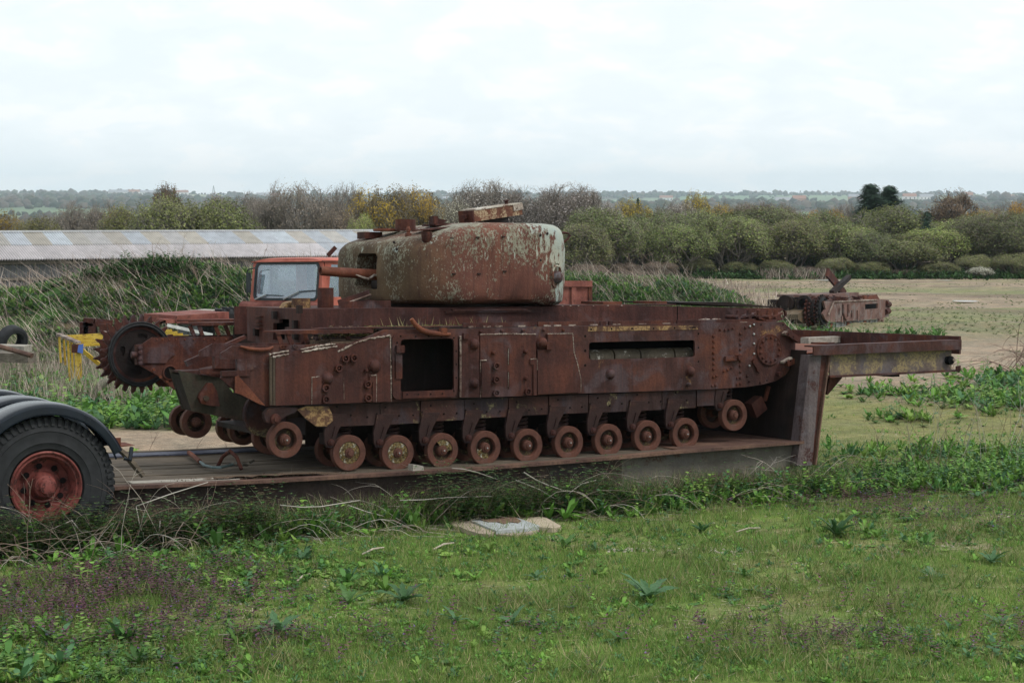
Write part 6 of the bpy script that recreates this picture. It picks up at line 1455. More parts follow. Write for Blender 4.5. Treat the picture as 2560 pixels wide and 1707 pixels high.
tm_ = tyre_mb((0, 0, 0), .50, .27, .34, 40); o = link('carcass', mesh('carcass', tm_, m_tyre, True), ty, (0, 0, .5)); o.rotation_euler = (0, 0, math.radians(30))
lg = MB()
for k in range(24):
    a = 6.283 * k / 24
    for s_ in (-1, 1): lg.beam((.5 * math.cos(a), s_ * .17, .5 * math.sin(a)), (.52 * math.cos(a + .12), 0, .52 * math.sin(a + .12)), .05, .05, (math.cos(a), 0, math.sin(a)))
link('tread_lugs', mesh('tread_lugs', lg, m_tyre), o, (0, 0, 0), 'stuff')
tc_ = at(30, 852, 30.5); ty = wthing('old_tyre', 'black tyre leaning in the dry grass near the left edge', 'tyre', (tc_.x, 30.5, tc_.z - .28)); o = link('carcass', mesh('carcass', tyre_mb((0, 0, 0), .285, .15, .22, 36), m_tyre, True), ty, (0, 0, .28)); o.rotation_euler = (.25, 0, math.radians(50))
p0 = at(35, 872, 29.6); sp_ = wthing('timber_sleeper', 'grey timber sleeper lying under the leaning tyre at the left edge', 'sleeper', p0); wb_((-60, 868), (70, 872), 30, 29.8, .3, .12, m_board, sp_, 'timber'); 
p0 = at(35, 885, 29.2); sp_ = wthing('timber_sleeper', 'darker lower timber sleeper in the dry grass at the left edge', 'sleeper', p0); wb_((-60, 890), (80, 894), 29.4, 29.2, .3, .16, m_boarddark, sp_, 'timber')
p0 = at(35, 875, 29.); sp_ = wthing('rusty_pole', 'brown rusty pole lying across the timber sleepers at the left edge', 'pole', p0); part('rod', MB().tube([at(-40, 856, 28.9), at(20, 872, 28.8), at(80, 889, 28.6)], .045, 8), m_tray, sp_, True)
P = [at(*cK(*q), 24.6) for q in ((1900, 1160), (1800, 1190), (1720, 1240), (1665, 1320), (1690, 1400), (1780, 1450), (1880, 1470), (1960, 1500))]
hz_ = wthing('rubber_hose', 'thick pale grey curved hose lying in weeds below the toothed wheel', 'hose', (P[3].x, 24.6, gz1(P[3].x, 24.6))); part('tube', MB().tube(P, [.05, .058, .06, .06, .062, .06, .055, .04], 14), m_greytube, hz_, True)

# ------------------------------------------------------------------ concrete slab with white plate in the turf
cS = lambda x, y: (1060 + x / 5.88, 1280 + y / 5.88)
g0_ = ground_at(*cS(1150, 260)); slab = wthing('concrete_slab', 'cracked buff concrete slab with white plate set in the turf before the trailer', 'slab', (g0_.x, g0_.y, g0_.z))
def slabp(pts, zt, th, m, nm):
    P = [ground_at(*cS(*q)) for q in pts]; z0 = g0_.z
    def zz(p_): return z0 + (p_.y - g0_.y) * -.0524 + zt
    mb = MB(); n = len(P); mb.add([(p_.x, p_.y, zz(p_)) for p_ in P] + [(p_.x, p_.y, zz(p_) - th) for p_ in P], [tuple(range(n))] + [(i, i + n, (i + 1) % n + n, (i + 1) % n) for i in range(n)])
    return part(nm, mb, m, slab)
slabp([(215, 240), (250, 205), (390, 190), (690, 178), (660, 205), (1040, 355), (960, 380), (800, 370), (640, 332), (540, 290), (430, 262), (400, 235)], .035, .1, m_concrete, 'slab_piece')
slabp([(700, 176), (960, 140), (1240, 136), (1318, 150), (690, 196)], .028, .1, m_concrete_b, 'slab_piece')
slabp([(1385, 160), (1480, 138), (1720, 132), (1800, 150), (1880, 190), (1960, 235), (2020, 268), (1990, 292), (1880, 305), (1700, 290)], .035, .1, m_concrete_b, 'slab_piece')
slabp([(1050, 358), (1500, 326), (1690, 300), (1560, 345), (1300, 362)], .022, .08, m_concrete, 'slab_piece')
slabp([(690, 200), (1310, 156), (1695, 292), (1500, 322), (1060, 352)], .045, .05, plain('white_lead_plate', (.38, .40, .40), .6, .4, .2, 30, .4), 'white_plate')
slabp([(830, 212), (1000, 192), (1250, 172), (1330, 178), (1430, 235), (1380, 262), (1250, 248), (1180, 282), (1080, 250), (940, 252)], .051, .006, plain('dried_brown_mud', (.17, .11, .08), .95, .1, .5, 60, .9), 'mud_film')
# ------------------------------------------------------------------ trees and hedges
for a in [
 ('yellow', 12, 548, 110, 78, 'ochre-leaved bush cut by the left edge above the shed roof', (.7, .62, .8)),
 ('bare', 95, 536, 120, 92, 'small bare grey tree second from the left edge above the shed roof'),
 ('olive', 105, 556, 130, 76, 'low olive bush left end of the row above the shed roof', (.9, .8, .8)),
 ('bare', 205, 508, 150, 84, 'bare brown tree with twiggy crown above the left part of the shed'),
 ('brown', 262, 512, 110, 88, 'reddish brown twiggy tree right beside the bare tree above the shed'),
 ('ochre', 312, 524, 110, 80, 'rust-brown budding tree left of the broad green willows', (1.0, .75, .8)),
 ('olive', 330, 528, 150, 72, 'leftmost of the broad olive willow bushes above the shed', (1, .95, .9)),
 ('olive', 430, 508, 190, 70, 'middle and tallest of the broad olive willow bushes above the shed'),
 ('olive', 550, 514, 190, 72, 'rightmost of the broad olive willow bushes above the shed', (.95, 1, .9)),
 ('oak', 412, 474, 150, 110, 'brown domed tree rising behind the olive willow bushes'),
 ('blossom', 540, 492, 120, 96, 'pinkish brown tree just right of the domed brown tree', (.8, .62, .6)),
 ('blossom', 612, 486, 130, 90, 'greyish blossoming tree above the shed, left of the fan-shaped bare tree', (.75, .7, .72)),
 ('bare', 650, 500, 120, 80, 'dark bare bush before the greyish blossoming tree above the shed'),
 ('bare', 742, 462, 190, 78, 'tall bare fan-shaped tree standing highest over the shed roof'),
 ('brown', 850, 520, 120, 76, 'low reddish brown bush between the fan-shaped bare tree and the yellow-topped tree'),
 ('bare', 858, 466, 130, 98, 'thin bare grey tree between the fan-shaped tree and the yellow-topped tree'),
 ('green', 905, 550, 70, 70, 'small bright green bush just above the right end of the shed roof', (1.6, 1.6, 1.2)),
 ('ochre', 955, 470, 170, 84, 'left half of the big yellow-topped budding tree left of the turret'),
 ('ochre', 1045, 474, 150, 86, 'olive brown right half of the big yellow-topped tree behind the turret', (.9, .85, .8)),
 ('blossom', 1130, 500, 110, 84, 'pale blossom bush just right of the yellow-topped tree, behind the turret', (1.1, 1.15, 1.0)),
 ('blossom', 1205, 460, 190, 92, 'tallest blossoming thicket directly behind the box on the turret', (.8, .78, .8)),
 ('bare', 1235, 462, 170, 94, 'bare twigs poking out of the tallest blossoming thicket behind the turret'),
 ('blossom', 1330, 474, 170, 92, 'blossoming thicket right of the box on the turret', (.72, .68, .72)),
 ('blossom', 1420, 464, 180, 90, 'grey pink blossoming thicket above the rear corner of the turret', (.78, .74, .78)),
 ('bare', 1440, 470, 150, 93, 'bare twigs over the rear corner of the turret'),
 ('blossom', 1500, 510, 130, 84, 'white-flecked blossom bush right of the turret, sloping down to the hedge', (1.0, .97, 1.0)),
 ('blossom', 1560, 540, 90, 82, 'low white blossom bush between the turret and the yellow gorse', (.95, .92, .95)),
 ('yellow', 1580, 512, 100, 95, 'bright yellow gorse bush right of the blossoming thickets'),
 ('conifer', 1594, 500, 30, 105, 'tiny green conifer tip sticking up behind the yellow gorse'),
 ('blossom', 1690, 500, 120, 96, 'white blossoming bush half way along the right hedge', (1.1, 1.08, 1.1)),
 ('yellow', 1740, 498, 80, 99, 'yellow gorse beside the white blossoming bush in the right hedge'),
 ('ochre', 1795, 508, 100, 100, 'brownish yellow tree right of the yellow gorse in the right hedge'),
 ('brown', 1890, 502, 120, 104, 'greyish brown domed tree behind the middle of the right hedge'),
 ('bare', 1860, 500, 100, 108, 'grey twiggy tree behind the middle of the right hedge'),
 ('brown', 1960, 512, 110, 100, 'brown domed tree left of the orange tree behind the right hedge'),
 ('bare', 2000, 520, 120, 105, 'faded grey tree left of the orange tree behind the right hedge'),
 ('ochre', 2065, 520, 110, 98, 'orange brown tree left of the dark conifer', (1.15, .95, .85)),
 ('bare', 2110, 506, 90, 112, 'pale bare tree just left of the dark conifer'),
 ('conifer', 2172, 466, 165, 96, 'tall dark green conifer rising above the right hedge, left peak'),
 ('conifer', 2218, 470, 150, 97, 'tall dark green conifer rising above the right hedge, right peak'),
 ('conifer_slim', 2315, 534, 50, 86, 'small narrow dark conifer between the green bushes on the right'),
 ('oak', 2355, 486, 170, 102, 'spreading bare brown oak right of the dark conifers'),
 ('ochre', 2440, 522, 120, 100, 'yellowish brown bush right of the spreading oak', (1.1, .95, .85)),
 ('brown', 2500, 510, 130, 104, 'brown twiggy tree near the right edge behind the hedge'),
 ('ochre', 2555, 500, 90, 100, 'orange brown tree cut by the right edge', (1.15, .95, .8)),
 ('olive', 2235, 524, 190, 90, 'big light green domed willow in front of the tall dark conifers', (.78, .82, .75)),
]: plant(a[0], a[1], a[2], a[3], a[4], a[5], a[6] if len(a) > 6 else (1, 1, 1))
hedge = [(1440, 590, 110, 78, (1, .95, .95)), (1500, 555, 130, 80, (.95, 1, .9)), (1570, 575, 110, 83, (1.1, 1.15, 1)), (1640, 560, 120, 86, (.85, .9, .85)), (1700, 590, 110, 82, (1.1, 1.2, .95)), (1760, 558, 140, 88, (.9, .95, .85)), (1830, 570, 120, 84, (1.15, 1.2, 1)),
 (1900, 548, 140, 89, (.85, .85, .85)), (1975, 580, 120, 85, (1.05, 1.0, .9)), (2040, 560, 130, 89, (.9, .95, .85)), (2105, 590, 120, 85, (1.1, 1.15, .9)), (2165, 610, 110, 84, (.8, .85, .8)), (2260, 615, 130, 84, (1.0, 1.0, .85)), (2340, 600, 120, 85, (1.5, 1.6, 1.1)), (2400, 580, 130, 87, (1.3, 1.35, 1.05)), (2470, 560, 140, 86, (.75, .72, .75)), (2545, 580, 130, 84, (.8, .8, .8)), (2610, 560, 130, 84, (1, 1, 1)), (2700, 560, 150, 84, (1, 1, 1))]
where = ['cut by the rear corner of the turret', 'just right of the turret', 'below the yellow gorse', 'second right of the yellow gorse', 'below the white blossoming bush', 'right of the white blossoming bush', 'left of the middle of the right hedge', 'at the middle of the right hedge, above the end of the bank',
 'just left of the crossed girders of the far wreck', 'above the crossed girders of the far wreck', 'just right of the crossed girders of the far wreck', 'below the tall dark conifers', 'at the foot of the big domed willow', 'right beside the small narrow conifer', 'below the spreading oak', 'darkest, behind the white flowering shrub', 'cut by the right edge of the picture', 'beyond the right edge', 'farther beyond the right edge']
for (px, top, w, Y, t), s_ in zip(hedge, where):
    plant('green', px, top - 22, w * 1.4, Y, 'green hedge bush ' + s_, t, 'hawthorn bushes of the hedge along the field')
low = [(1470, 640, 120, 74), (1560, 645, 120, 79), (1650, 650, 110, 80), (1745, 652, 110, 82), (1850, 650, 110, 83), (1940, 655, 110, 83), (2010, 650, 120, 83), (2090, 655, 110, 82.5), (2180, 650, 110, 82.5), (2250, 648, 120, 82.5), (2350, 650, 120, 82.5), (2440, 640, 120, 82.5), (2530, 645, 120, 82)]
lw_ = ['by the turret', 'below the gorse', 'under the white blossoming bush', 'right of the white blossoming bush', 'left of the hedge middle', 'at the hedge middle', 'left of the crossed girders', 'right of the crossed girders', 'under the conifers', 'at the foot of the domed willow', 'under the narrow conifer', 'next to the white flowering shrub', 'at the right edge']
for (px, top, w, Y), s_ in zip(low, lw_): plant('green' if px % 3 else 'brown', px, top - 8 + (px * 7) % 22, w * .72, Y, 'low tangled scrub bush at the field edge, ' + s_, (1.15, 1.1, 1.05) if px % 3 else (1., .95, .95), 'low scrub bushes along the field edge')
fl_ = plant('blossom', 2452, 655, 60, 81, 'small white flowering shrub at the foot of the hedge near the right edge', (2.2, 2.4, 2.3))

# distant woodland, hedgerows, houses, masts
ico = [(0, 0, 1), (.89, 0, .45), (.28, .85, .45), (-.72, .53, .45), (-.72, -.53, .45), (.28, -.85, .45), (.72, .53, -.3), (-.28, .85, -.3), (-.89, 0, -.3), (-.28, -.85, -.3), (.72, -.53, -.3)]
icf = [(0, 1, 2), (0, 2, 3), (0, 3, 4), (0, 4, 5), (0, 5, 1), (1, 6, 2), (2, 7, 3), (3, 8, 4), (4, 9, 5), (5, 10, 1), (2, 6, 7), (3, 7, 8), (4, 8, 9), (5, 9, 10), (1, 10, 6)]
blobs = []
for k in range(3):
    v = np.array(ico) * np.array([.5, .5, .5]) + [0, 0, .4]; v = v * rng.uniform(.75, 1.25, (11, 1)); blobs.append((v, np.array(icf)))
def scat_far(acc, x, y, s, col):
    z = hz(x, y) - 1
    for k in range(3):
        i = np.arange(len(x)) % 3 == k; n = i.sum()
        if n: acc.scat(blobs[k][0], blobs[k][1], np.stack([x[i], y[i], z[i]], 1), rng.uniform(0, 6.28, n), s[i], col[i], hs=s[i] * rng.uniform(.6, 1.1, n))
wd_a = Acc()
N = 20000; d = rng.uniform(230, 3400, N); th = rng.uniform(-.37, .37, N); x = d * np.sin(th); y = d * np.cos(th)
m_ = (fbm(x * .0023 + 3, y * .0040, 71, 3) + .05 * sst(-100, 500, x) > .575); x = x[m_]; y = y[m_]
c = np.array([[.085, .072, .055], [.07, .075, .045], [.10, .082, .06], [.045, .06, .035]])[rng.integers(0, 4, len(x))] * rng.uniform(.6, 1.3, (len(x), 1))
scat_far(wd_a, x, y, rng.uniform(6, 12, len(x)) * (.6 + .4 * sst(300, 1200, y)), c)
# hedgerows
for k in range(64):
    d0 = rng.uniform(600, 2900); t0 = rng.uniform(-.34, .34); L = rng.uniform(100, 420); dr_ = rng.uniform(-.35, .35) + (0 if rng.random() < .8 else 1.4)
    n = int(L / 5); s = np.linspace(0, L, n); x = d0 * math.sin(t0) + s * math.cos(dr_); y = d0 * math.cos(t0) + s * math.sin(dr_)
    sz = rng.uniform(3.5, 6, n); b = rng.random(n) < .07; sz[b] = rng.uniform(9, 14, b.sum()); scat_far(wd_a, x, y, sz, np.array([[.05, .055, .035]]) * rng.uniform(.6, 1.2, (n, 1)))
# skyline trees
n = 420; th = np.sort(rng.uniform(-.36, .36, n)); dd = rng.uniform(2780, 3050, n); x = dd * np.sin(th); y = dd * np.cos(th)
k = vnoise(th * 60 + 50, th * 0, 7); sz = 3 + 11 * k ** 2 * rng.uniform(.6, 1.3, n); scat_far(wd_a, x, y, sz, np.array([[.035, .045, .03]]) * rng.uniform(.7, 1.3, (n, 1)))
wd_a.build('distant_woodland', m_twig)
def far_house(px, Y, w, h, d_, mw, mr, label):
    x = (px - 1280) / FPX * Y; z = float(hz(np.array([x]), np.array([Y]))[0])
    o = wthing('far_house', label, 'house', (x, Y, z)); part('wall', MB().box((x - w / 2, Y - d_ / 2, z - 3), (x + w / 2, Y + d_ / 2, z + h)), mw, o)
    part('roof', MB().prism([(Y - d_ / 2 - .4, z + h), (Y + d_ / 2 + .4, z + h), (Y, z + h + d_ * .4)], 0, x - w / 2 - .4, x + w / 2 + .4), mr, o)
    wm_ = MB()
    for k in range(max(2, int(w / 5))): xx = x - w / 2 + w * (k + .5) / max(2, int(w / 5)); wm_.box((xx - .7, Y - d_ / 2 - .05, z + h * .35), (xx + .7, Y - d_ / 2 - .001, z + h * .75))
    part('windows', wm_, m_hole, o, kind='stuff')
mwh = plain('white_render', (.75, .73, .70), .8); mrd = plain('clay_roof', (.30, .15, .10), .8); mgr = plain('grey_slate', (.30, .30, .32), .8); mbk = plain('orange_brick', (.45, .24, .16), .8)
hs_ = [(300, 2650, 30, 6, 'long white building on the skyline, leftmost of the hilltop houses'), (335, 2700, 22, 5, 'white low house just right of the dark tree on the left skyline'), (372, 2720, 26, 4, 'white roofed house left of the domed brown tree on the skyline'), (455, 2750, 24, 5, 'pale house on the skyline above the domed brown tree'),
 (662, 2600, 22, 7, 'white house on the skyline left of the fan-shaped bare tree'), (690, 2650, 16, 6, 'small house hidden by trees left of the fan-shaped bare tree'), (1130, 2500, 26, 5, 'reddish house on the hillside behind the turret box'), (1664, 2600, 20, 6, 'cream house on the pale field above the yellow gorse'), (1960, 1900, 22, 6, 'long orange brick house in the woods above the middle of the hedge'),
 (1995, 1880, 14, 8, 'white gabled house beside the long brick house in the woods'), (2135, 2200, 18, 6, 'orange house just left of the tall conifers'), (2270, 2100, 16, 5, 'white cottage right of the tall conifers'), (2312, 2500, 20, 6, 'white farmhouse above the spreading oak'), (2412, 2050, 14, 6, 'small white cottage right of the spreading oak'), (2465, 2500, 22, 5, 'reddish farm building near the right skyline'), (2515, 2500, 18, 5, 'pale farm building next to the right edge skyline')]
for i, (px, Y, w, h, l) in enumerate(hs_): far_house(px, Y, w, h, 9, mbk if 'brick' in l or 'orange' in l or 'reddish' in l else mwh, mrd if i % 2 else mgr, l)
for px, Y, h, l in ((537, 2850, 15, 'tall lattice mast on the skyline left of centre'), (134, 2850, 8, 'slender mast on the skyline near the left edge'), (466, 2900, 8, 'short mast on the skyline above the domed brown tree'), (1998, 2900, 9, 'small mast on the skyline left of the conifers')):
    x = (px - 1280) / FPX * Y; z = float(hz(np.array([x]), np.array([Y]))[0]); o = wthing('lattice_mast', l, 'mast', (x, Y, z)); mb = MB()
    for sx, sy in ((-1, -1), (1, -1), (1, 1), (-1, 1)): mb.beam((x + sx * 2, Y + sy * 2, z), (x + sx * .3, Y + sy * .3, z + h), .5, .5, (0, 1, 0))
    for k in range(6): t = k / 6; r_ = 2 * (1 - t) + .3; mb.beam((x - r_, Y - r_, z + h * t), (x + r_ * .85, Y - r_ * .85, z + h * (t + .15)), .3, .3, (0, 1, 0))
    part('tower', mb, m_grey_paint, o)

# ------------------------------------------------------------------ ground vegetation
gpos = lambda x, y: np.stack([x, y, gz(x, y)], 1)
def inview(x, y, m=.03): return np.abs(x) < y * (.305 + m) + .3
def field(n, y0, y1, x0=None, x1=None):
    y = rng.uniform(0, 1, n); y = y0 * (y1 / y0) ** y; x = rng.uniform(-1, 1, n) * (y * .375 + 1.1) if x0 is None else rng.uniform(x0, x1, n); return x, y
def side_v(x, y):   # distance across the trailer line, negative = camera side
    q = np.stack([x, y], 1) - TF.O[:2]; return q @ np.array([-.4928, .8701]), q @ np.array([.8701, .4928])
# short turf
turf = Acc()
bl = np.array([(0, -.5, 0), (0, .5, 0), (.25, 0, 1.)]) * [1, .11, 1]; bf_ = np.array([(0, 1, 2)])
x, y = field(560000, 7.0, 24.)
v_, u_ = side_v(x, y); dens = fbm(x * 1.3, y * 1.3, 31)
mossy = sst(15.5, 19, y) * sst(1, 4, x)
keep = ~((v_ > -.35) & (v_ < 2.3) & (u_ > -3) & (u_ < 4.2)) & (rng.random(len(x)) < (1.15 - 1.0 * sst(.5, .68, dens)) * (1 - .93 * mossy)) & ~((v_ > 2.1) & (x < 1.5))
sp_ = ground_at(*cS(1150, 260)); keep &= ~((np.abs(x - sp_.x + .0) < .42 - .3 * np.abs(y - sp_.y)) & (np.abs(y - sp_.y) < .34))
x, y = x[keep], y[keep]; n = len(x); h = rng.uniform(.014, .040, n) * (.7 + .8 * fbm(x * .9, y * .9, 12))
gc = np.array([[.135, .245, .045], [.175, .275, .055], [.105, .20, .045], [.25, .26, .09], [.42, .36, .19]])[rng.choice(5, n, p=[.34, .24, .18, .13, .11])] * rng.uniform(.7, 1.25, (n, 1)) * (.75 + .5 * fbm(x * .6, y * .6, 14))[:, None]
turf.scat(bl, bf_, gpos(x, y), rng.uniform(0, 6.28, n), h, gc, rng.normal(0, .35, (n, 2)))
x, y = field(9000, 7.0, 20.); kk = fbm(x * 1.6 + 31, y * 1.6, 131) > .56; v_, u_ = side_v(x, y); kk &= ~((v_ > -.3) & (v_ < 2.3) & (u_ > -3) & (u_ < 4.2)) & ~((y > 16) & (x > 1.5)) & ~(v_ > 2.1); x, y = x[kk], y[kk]
for rep in range(9):
    X = x + rng.normal(0, .025, len(x)); Y_ = y + rng.normal(0, .025, len(x)); n = len(x)
    turf.scat(bl * [1.6, .6, 1], bf_, gpos(X, Y_), rng.uniform(0, 6.28, n), rng.uniform(.04, .11, n), np.array([[.16, .23, .055], [.12, .20, .045], [.30, .28, .13]])[rng.integers(0, 3, n)] * rng.uniform(.7, 1.2, (n, 1)), rng.normal(0, .5, (n, 2)))
u_r = rng.uniform(-2.8, 4.1, 9000); v_r = -.34 - np.abs(rng.normal(0, .13, 9000)); X = TF.O[0] + u_r * .8701 - v_r * .4928; Y_ = TF.O[1] + u_r * .4928 + v_r * .8701
turf.scat(bl * [1.6, .35, 1], bf_, gpos(X, Y_), rng.uniform(0, 6.28, 9000), rng.uniform(.08, .28, 9000), np.array([[.13, .19, .05], [.10, .16, .04], [.36, .31, .2]])[rng.integers(0, 3, 9000)] * rng.uniform(.6, 1.2, (9000, 1)), rng.normal(0, .45, (9000, 2)))
turf.build('grass', m_leaf)
# broad-leaved weeds, three leaf habits
wt_ = [rosette(7, .11, .05, .55, 1), rosette(9, .13, .045, .8, 2), rosette(6, .09, .055, .4, 3), stalk(.13, 7, .07, .04, 4), stalk(.17, 9, .07, .045, 5), rosette(11, .10, .03, 1.1, 6)]
GCOL = np.array([[.12, .26, .045], [.16, .32, .055], [.085, .20, .045], [.09, .20, .085], [.21, .33, .07]])
wt_ += [merge_t([(rotz(leaf_t(.11, .05, u_, 2)[0], a_), leaf_t(.11, .05, u_, 2)[1]) for a_, u_ in ((0, .9), (1.3, .5), (2.6, 1.1), (3.9, .6), (5.1, .9))]),
        merge_t([(rotz(leaf_t(.13, .03, u_, 2)[0], a_), leaf_t(.13, .03, u_, 2)[1]) for a_, u_ in ((0, 1.3), (1.2, .8), (2.3, 1.5), (3.4, .9), (4.4, 1.2), (5.5, .7))])]
LITE = (6, 7)
weeds = Acc()
def weed(x, y, s0, s1, cols=GCOL, hmul=1., types=range(6), acc=weeds, zoff=0.):
    n = len(x); k = rng.integers(0, len(types), n); s = rng.uniform(s0, s1, n); c = cols[rng.integers(0, len(cols), n)] * rng.uniform(.7, 1.25, (n, 1)); P = gpos(x, y); P[:, 2] += zoff
    for j, t in enumerate(types):
        i = k == j
        if i.any(): acc.scat(wt_[t][0], wt_[t][1], P[i], rng.uniform(0, 6.28, i.sum()), s[i], c[i], rng.normal(0, .15, (i.sum(), 2)), hs=s[i] * hmul)
def cut_(x, y, extra=None):
    v_, u_ = side_v(x, y); k = ~((v_ > -.30) & (v_ < 2.3) & (u_ > -3) & (u_ < 4.1)) & ~((np.abs(x - sp_.x) < .36) & (np.abs(y - sp_.y) < .22))
    return k if extra is None else k & extra
x, y = field(23000, 7., 20.); dn = fbm(x * .8 + 7, y * .8, 111) * .6 + fbm(x * 2.6, y * 2.6, 112) * .4; lf_ = sst(.5, -2.5, x) * .10 + sst(10.5, 12, y) * .04
k = cut_(x, y) & (rng.random(len(x)) < sst(.50, .66, dn + lf_) * .75) & ~((y > 16.5) & (x > 1)) & ~((side_v(x, y)[0] > 1.9)); weed(x[k], y[k], .16, .55)
x, y = field(6000, 7., 17.); dn = fbm(x * .8 + 7, y * .8, 111) * .6 + fbm(x * 2.6, y * 2.6, 112) * .4
k = cut_(x, y) & (rng.random(len(x)) < sst(.58, .70, dn + sst(0, -2.5, x) * .10)); weed(x[k], y[k], .45, .9)
x, y = field(46000, 7., 19.); dn = fbm(x * 1.1 + 17, y * 1.1, 113) * .5 + fbm(x * 4., y * 4., 114) * .5
k = cut_(x, y) & (rng.random(len(x)) < .10 + sst(.46, .62, dn + sst(.5, -2.5, x) * .08) * .6) & ~((y > 15.5) & (x > 1.5)) & ~((side_v(x, y)[0] > 1.9)); weed(x[k], y[k], .10, .36, types=LITE)
x, y = field(9000, 14., 22.); dn = fbm(x * 1.1 + 17, y * 1.1, 113) * .5 + fbm(x * 3., y * 3., 114) * .5; k = cut_(x, y) & (x > 1.5) & (rng.random(len(x)) < sst(.50, .60, dn)); weed(x[k], y[k], .12, .4, types=LITE)
# taller green belt in front of and right of the trailer neck
u = rng.uniform(1.6, 5.2, 1100); v = -.50 - np.abs(rng.normal(0, .18, 1100)); x = TF.O[0] + u * .8701 - v * .4928 * -1 * -1; x = TF.O[0] + u * .8701 + v * -.4928; y = TF.O[1] + u * .4928 + v * .8701; weed(x, y, .35, .85, hmul=1.3)
x = rng.normal(4.9, .9, 520); y = rng.normal(16.4, .6, 520); k = cut_(x, y); weed(x[k], y[k], .35, .95, hmul=1.6)
x = rng.normal(4.0, .7, 1000); y = rng.normal(14.3, .5, 1000); k = cut_(x, y); weed(x[k], y[k], .35, .95, hmul=1.4)
for cx, cy, sx, sy, nn, s1 in ((7.2, 22.6, .8, .8, 620, 1.5), (5.7, 24.0, .5, .5, 130, 1.5), (8.6, 25.5, 1.0, 1.2, 620, 1.7), (4.6, 27.2, .22, .2, 60, 2.0), (4.9, 20.8, .2, .2, 40, 1.4), (3.9, 25.6, .15, .15, 24, 1.4)):
    x = rng.normal(cx, sx, nn); y = rng.normal(cy, sy, nn); weed(x, y, .5, s1, hmul=1.2)
# along the near side of the trailer
u = rng.uniform(-2.6, 4.2, 2300); v = -.42 - np.abs(rng.normal(0, .14, 2300)); x = TF.O[0] + u * .8701 + v * -.4928; y = TF.O[1] + u * .4928 + v * .8701; k = cut_(x, y); weed(x[k], y[k], .35, .95, hmul=1.6)
x = rng.uniform(-3, 34, 2600); y = rng.uniform(88, 94, 2600); weed(x, y, 3.5, 8., np.array([[.05, .085, .03], [.08, .10, .05]]), 1.8, types=LITE)
# scattered far greenery on the gravel and at the field edge
x, y = field(3000, 20., 34.); k = (x > 1.5) & (fbm(x * .5, y * .8, 141) > .56); weed(x[k], y[k], .3, .9, np.array([[.09, .16, .045], [.13, .18, .06]]))
x = rng.uniform(0, 30, 2600); y = 81.6 + rng.normal(0, .8, 2600); weed(x, y, 1., 3., np.array([[.035, .085, .02], [.05, .11, .03]]), 1.3)
x = rng.uniform(6.9, 9.6, 130); y = rng.normal(37.6, .5, 130); weed(x, y, .8, 1.9, np.array([[.07, .16, .03]]), 1.2)
x, y = field(22000, 24., 84.); k = (x > 2.5) & (x > (y - 40) * .12 + 2) & (fbm(x * .16, y * .22, 143) * .7 + fbm(x, y, 144) * .3 > .50); weed(x[k], y[k], .25, .9, np.array([[.15, .19, .075], [.19, .20, .10], [.12, .17, .06]]), .6, types=LITE)
# left: weeds between gravel and bank
x, y = field(9000, 19.5, 30.); k = (x < -2.0) & (fbm(x * .6, y * .6, 151) > .40); weed(x[k], y[k], .7, 1.9, hmul=1.2)
weeds.build('broadleaf_weeds', m_leaf)
# green growth over the bank
bank = Acc(); n = 29000; x = rng.uniform(-14, 7.5, n); y = rng.uniform(35.8, 43.0, n); dn = fbm(x * .45 + 3, y * .45, 161) * .6 + fbm(x * 1.6, y * 1.6, 162) * .4
left = sst(-3, -6, x); k = (rng.random(n) < sst(.40, .54, dn + .06)) & (x < 6.8)
weed(x[k], y[k], .7, 1.8, np.array([[.085, .18, .035], [.12, .25, .05], [.06, .13, .035], [.09, .17, .09], [.17, .28, .06]]), 1.0, types=LITE, acc=bank)
x = rng.normal(-8.7, .7, 300); y = rng.normal(40.2, .4, 300); weed(x, y, 1.3, 2.2, np.array([[.035, .095, .018]]), 1.2, acc=bank, zoff=.1)
x = rng.uniform(-1.5, 5.8, 9000); y = rng.uniform(35.9, 41.8, 9000); k = fbm(x * .7 + 3, y * .7, 163) > .40; weed(x[k], y[k], .7, 1.7, np.array([[.10, .21, .045], [.13, .26, .055], [.08, .15, .05], [.10, .18, .10]]), 1.1, types=LITE, acc=bank)
bank.build('bank_weeds', m_leaf)
# purple dead-nettle
pt = merge_t([(rotz(leaf_t(.028, .022, .2, 1, z)[0], a), leaf_t(.028, .022, .2, 1, z)[1]) for z, a in ((.02, 0), (.02, 3.1), (.035, 1.5), (.035, 4.6), (.048, .8), (.048, 3.9), (.058, 2.2))])
pa_ = Acc(); fa_ = Acc()
def nettle_patch(cx, cy, sx, sy, n, rot=0.):
    n = int(n * .33); a = rng.normal(0, 1, (n, 2)) * [sx, sy]; c, s_ = math.cos(rot), math.sin(rot); x = cx + a[:, 0] * c - a[:, 1] * s_; y = cy + a[:, 0] * s_ + a[:, 1] * c
    k = cut_(x, y) & (fbm(x * 3, y * 3, 171) > .36); x, y = x[k], y[k]; n = len(x); col = np.array([[.12, .045, .07], [.16, .065, .085], [.09, .05, .055], [.11, .11, .055]])[rng.choice(4, n, p=[.4, .28, .2, .12])] * rng.uniform(.7, 1.3, (n, 1))
    pa_.scat(pt[0], pt[1], gpos(x, y), rng.uniform(0, 6.28, n), rng.uniform(.8, 1.7, n), col, rng.normal(0, .2, (n, 2)))
    j = rng.random(n) < .28; m = j.sum(); P = gpos(x[j], y[j]); P[:, 2] += rng.uniform(.03, .07, m); q = np.array([(-.5, 0, 0), (.5, 0, 0), (0, .3, .9), (0, -.4, .5)]); fa_.scat(q, np.array([(0, 1, 2), (0, 1, 3)]), P, rng.uniform(0, 6.28, m), rng.uniform(.006, .012, m), np.array([[.32, .19, .50]]) * rng.uniform(.7, 1.2, (m, 1)))
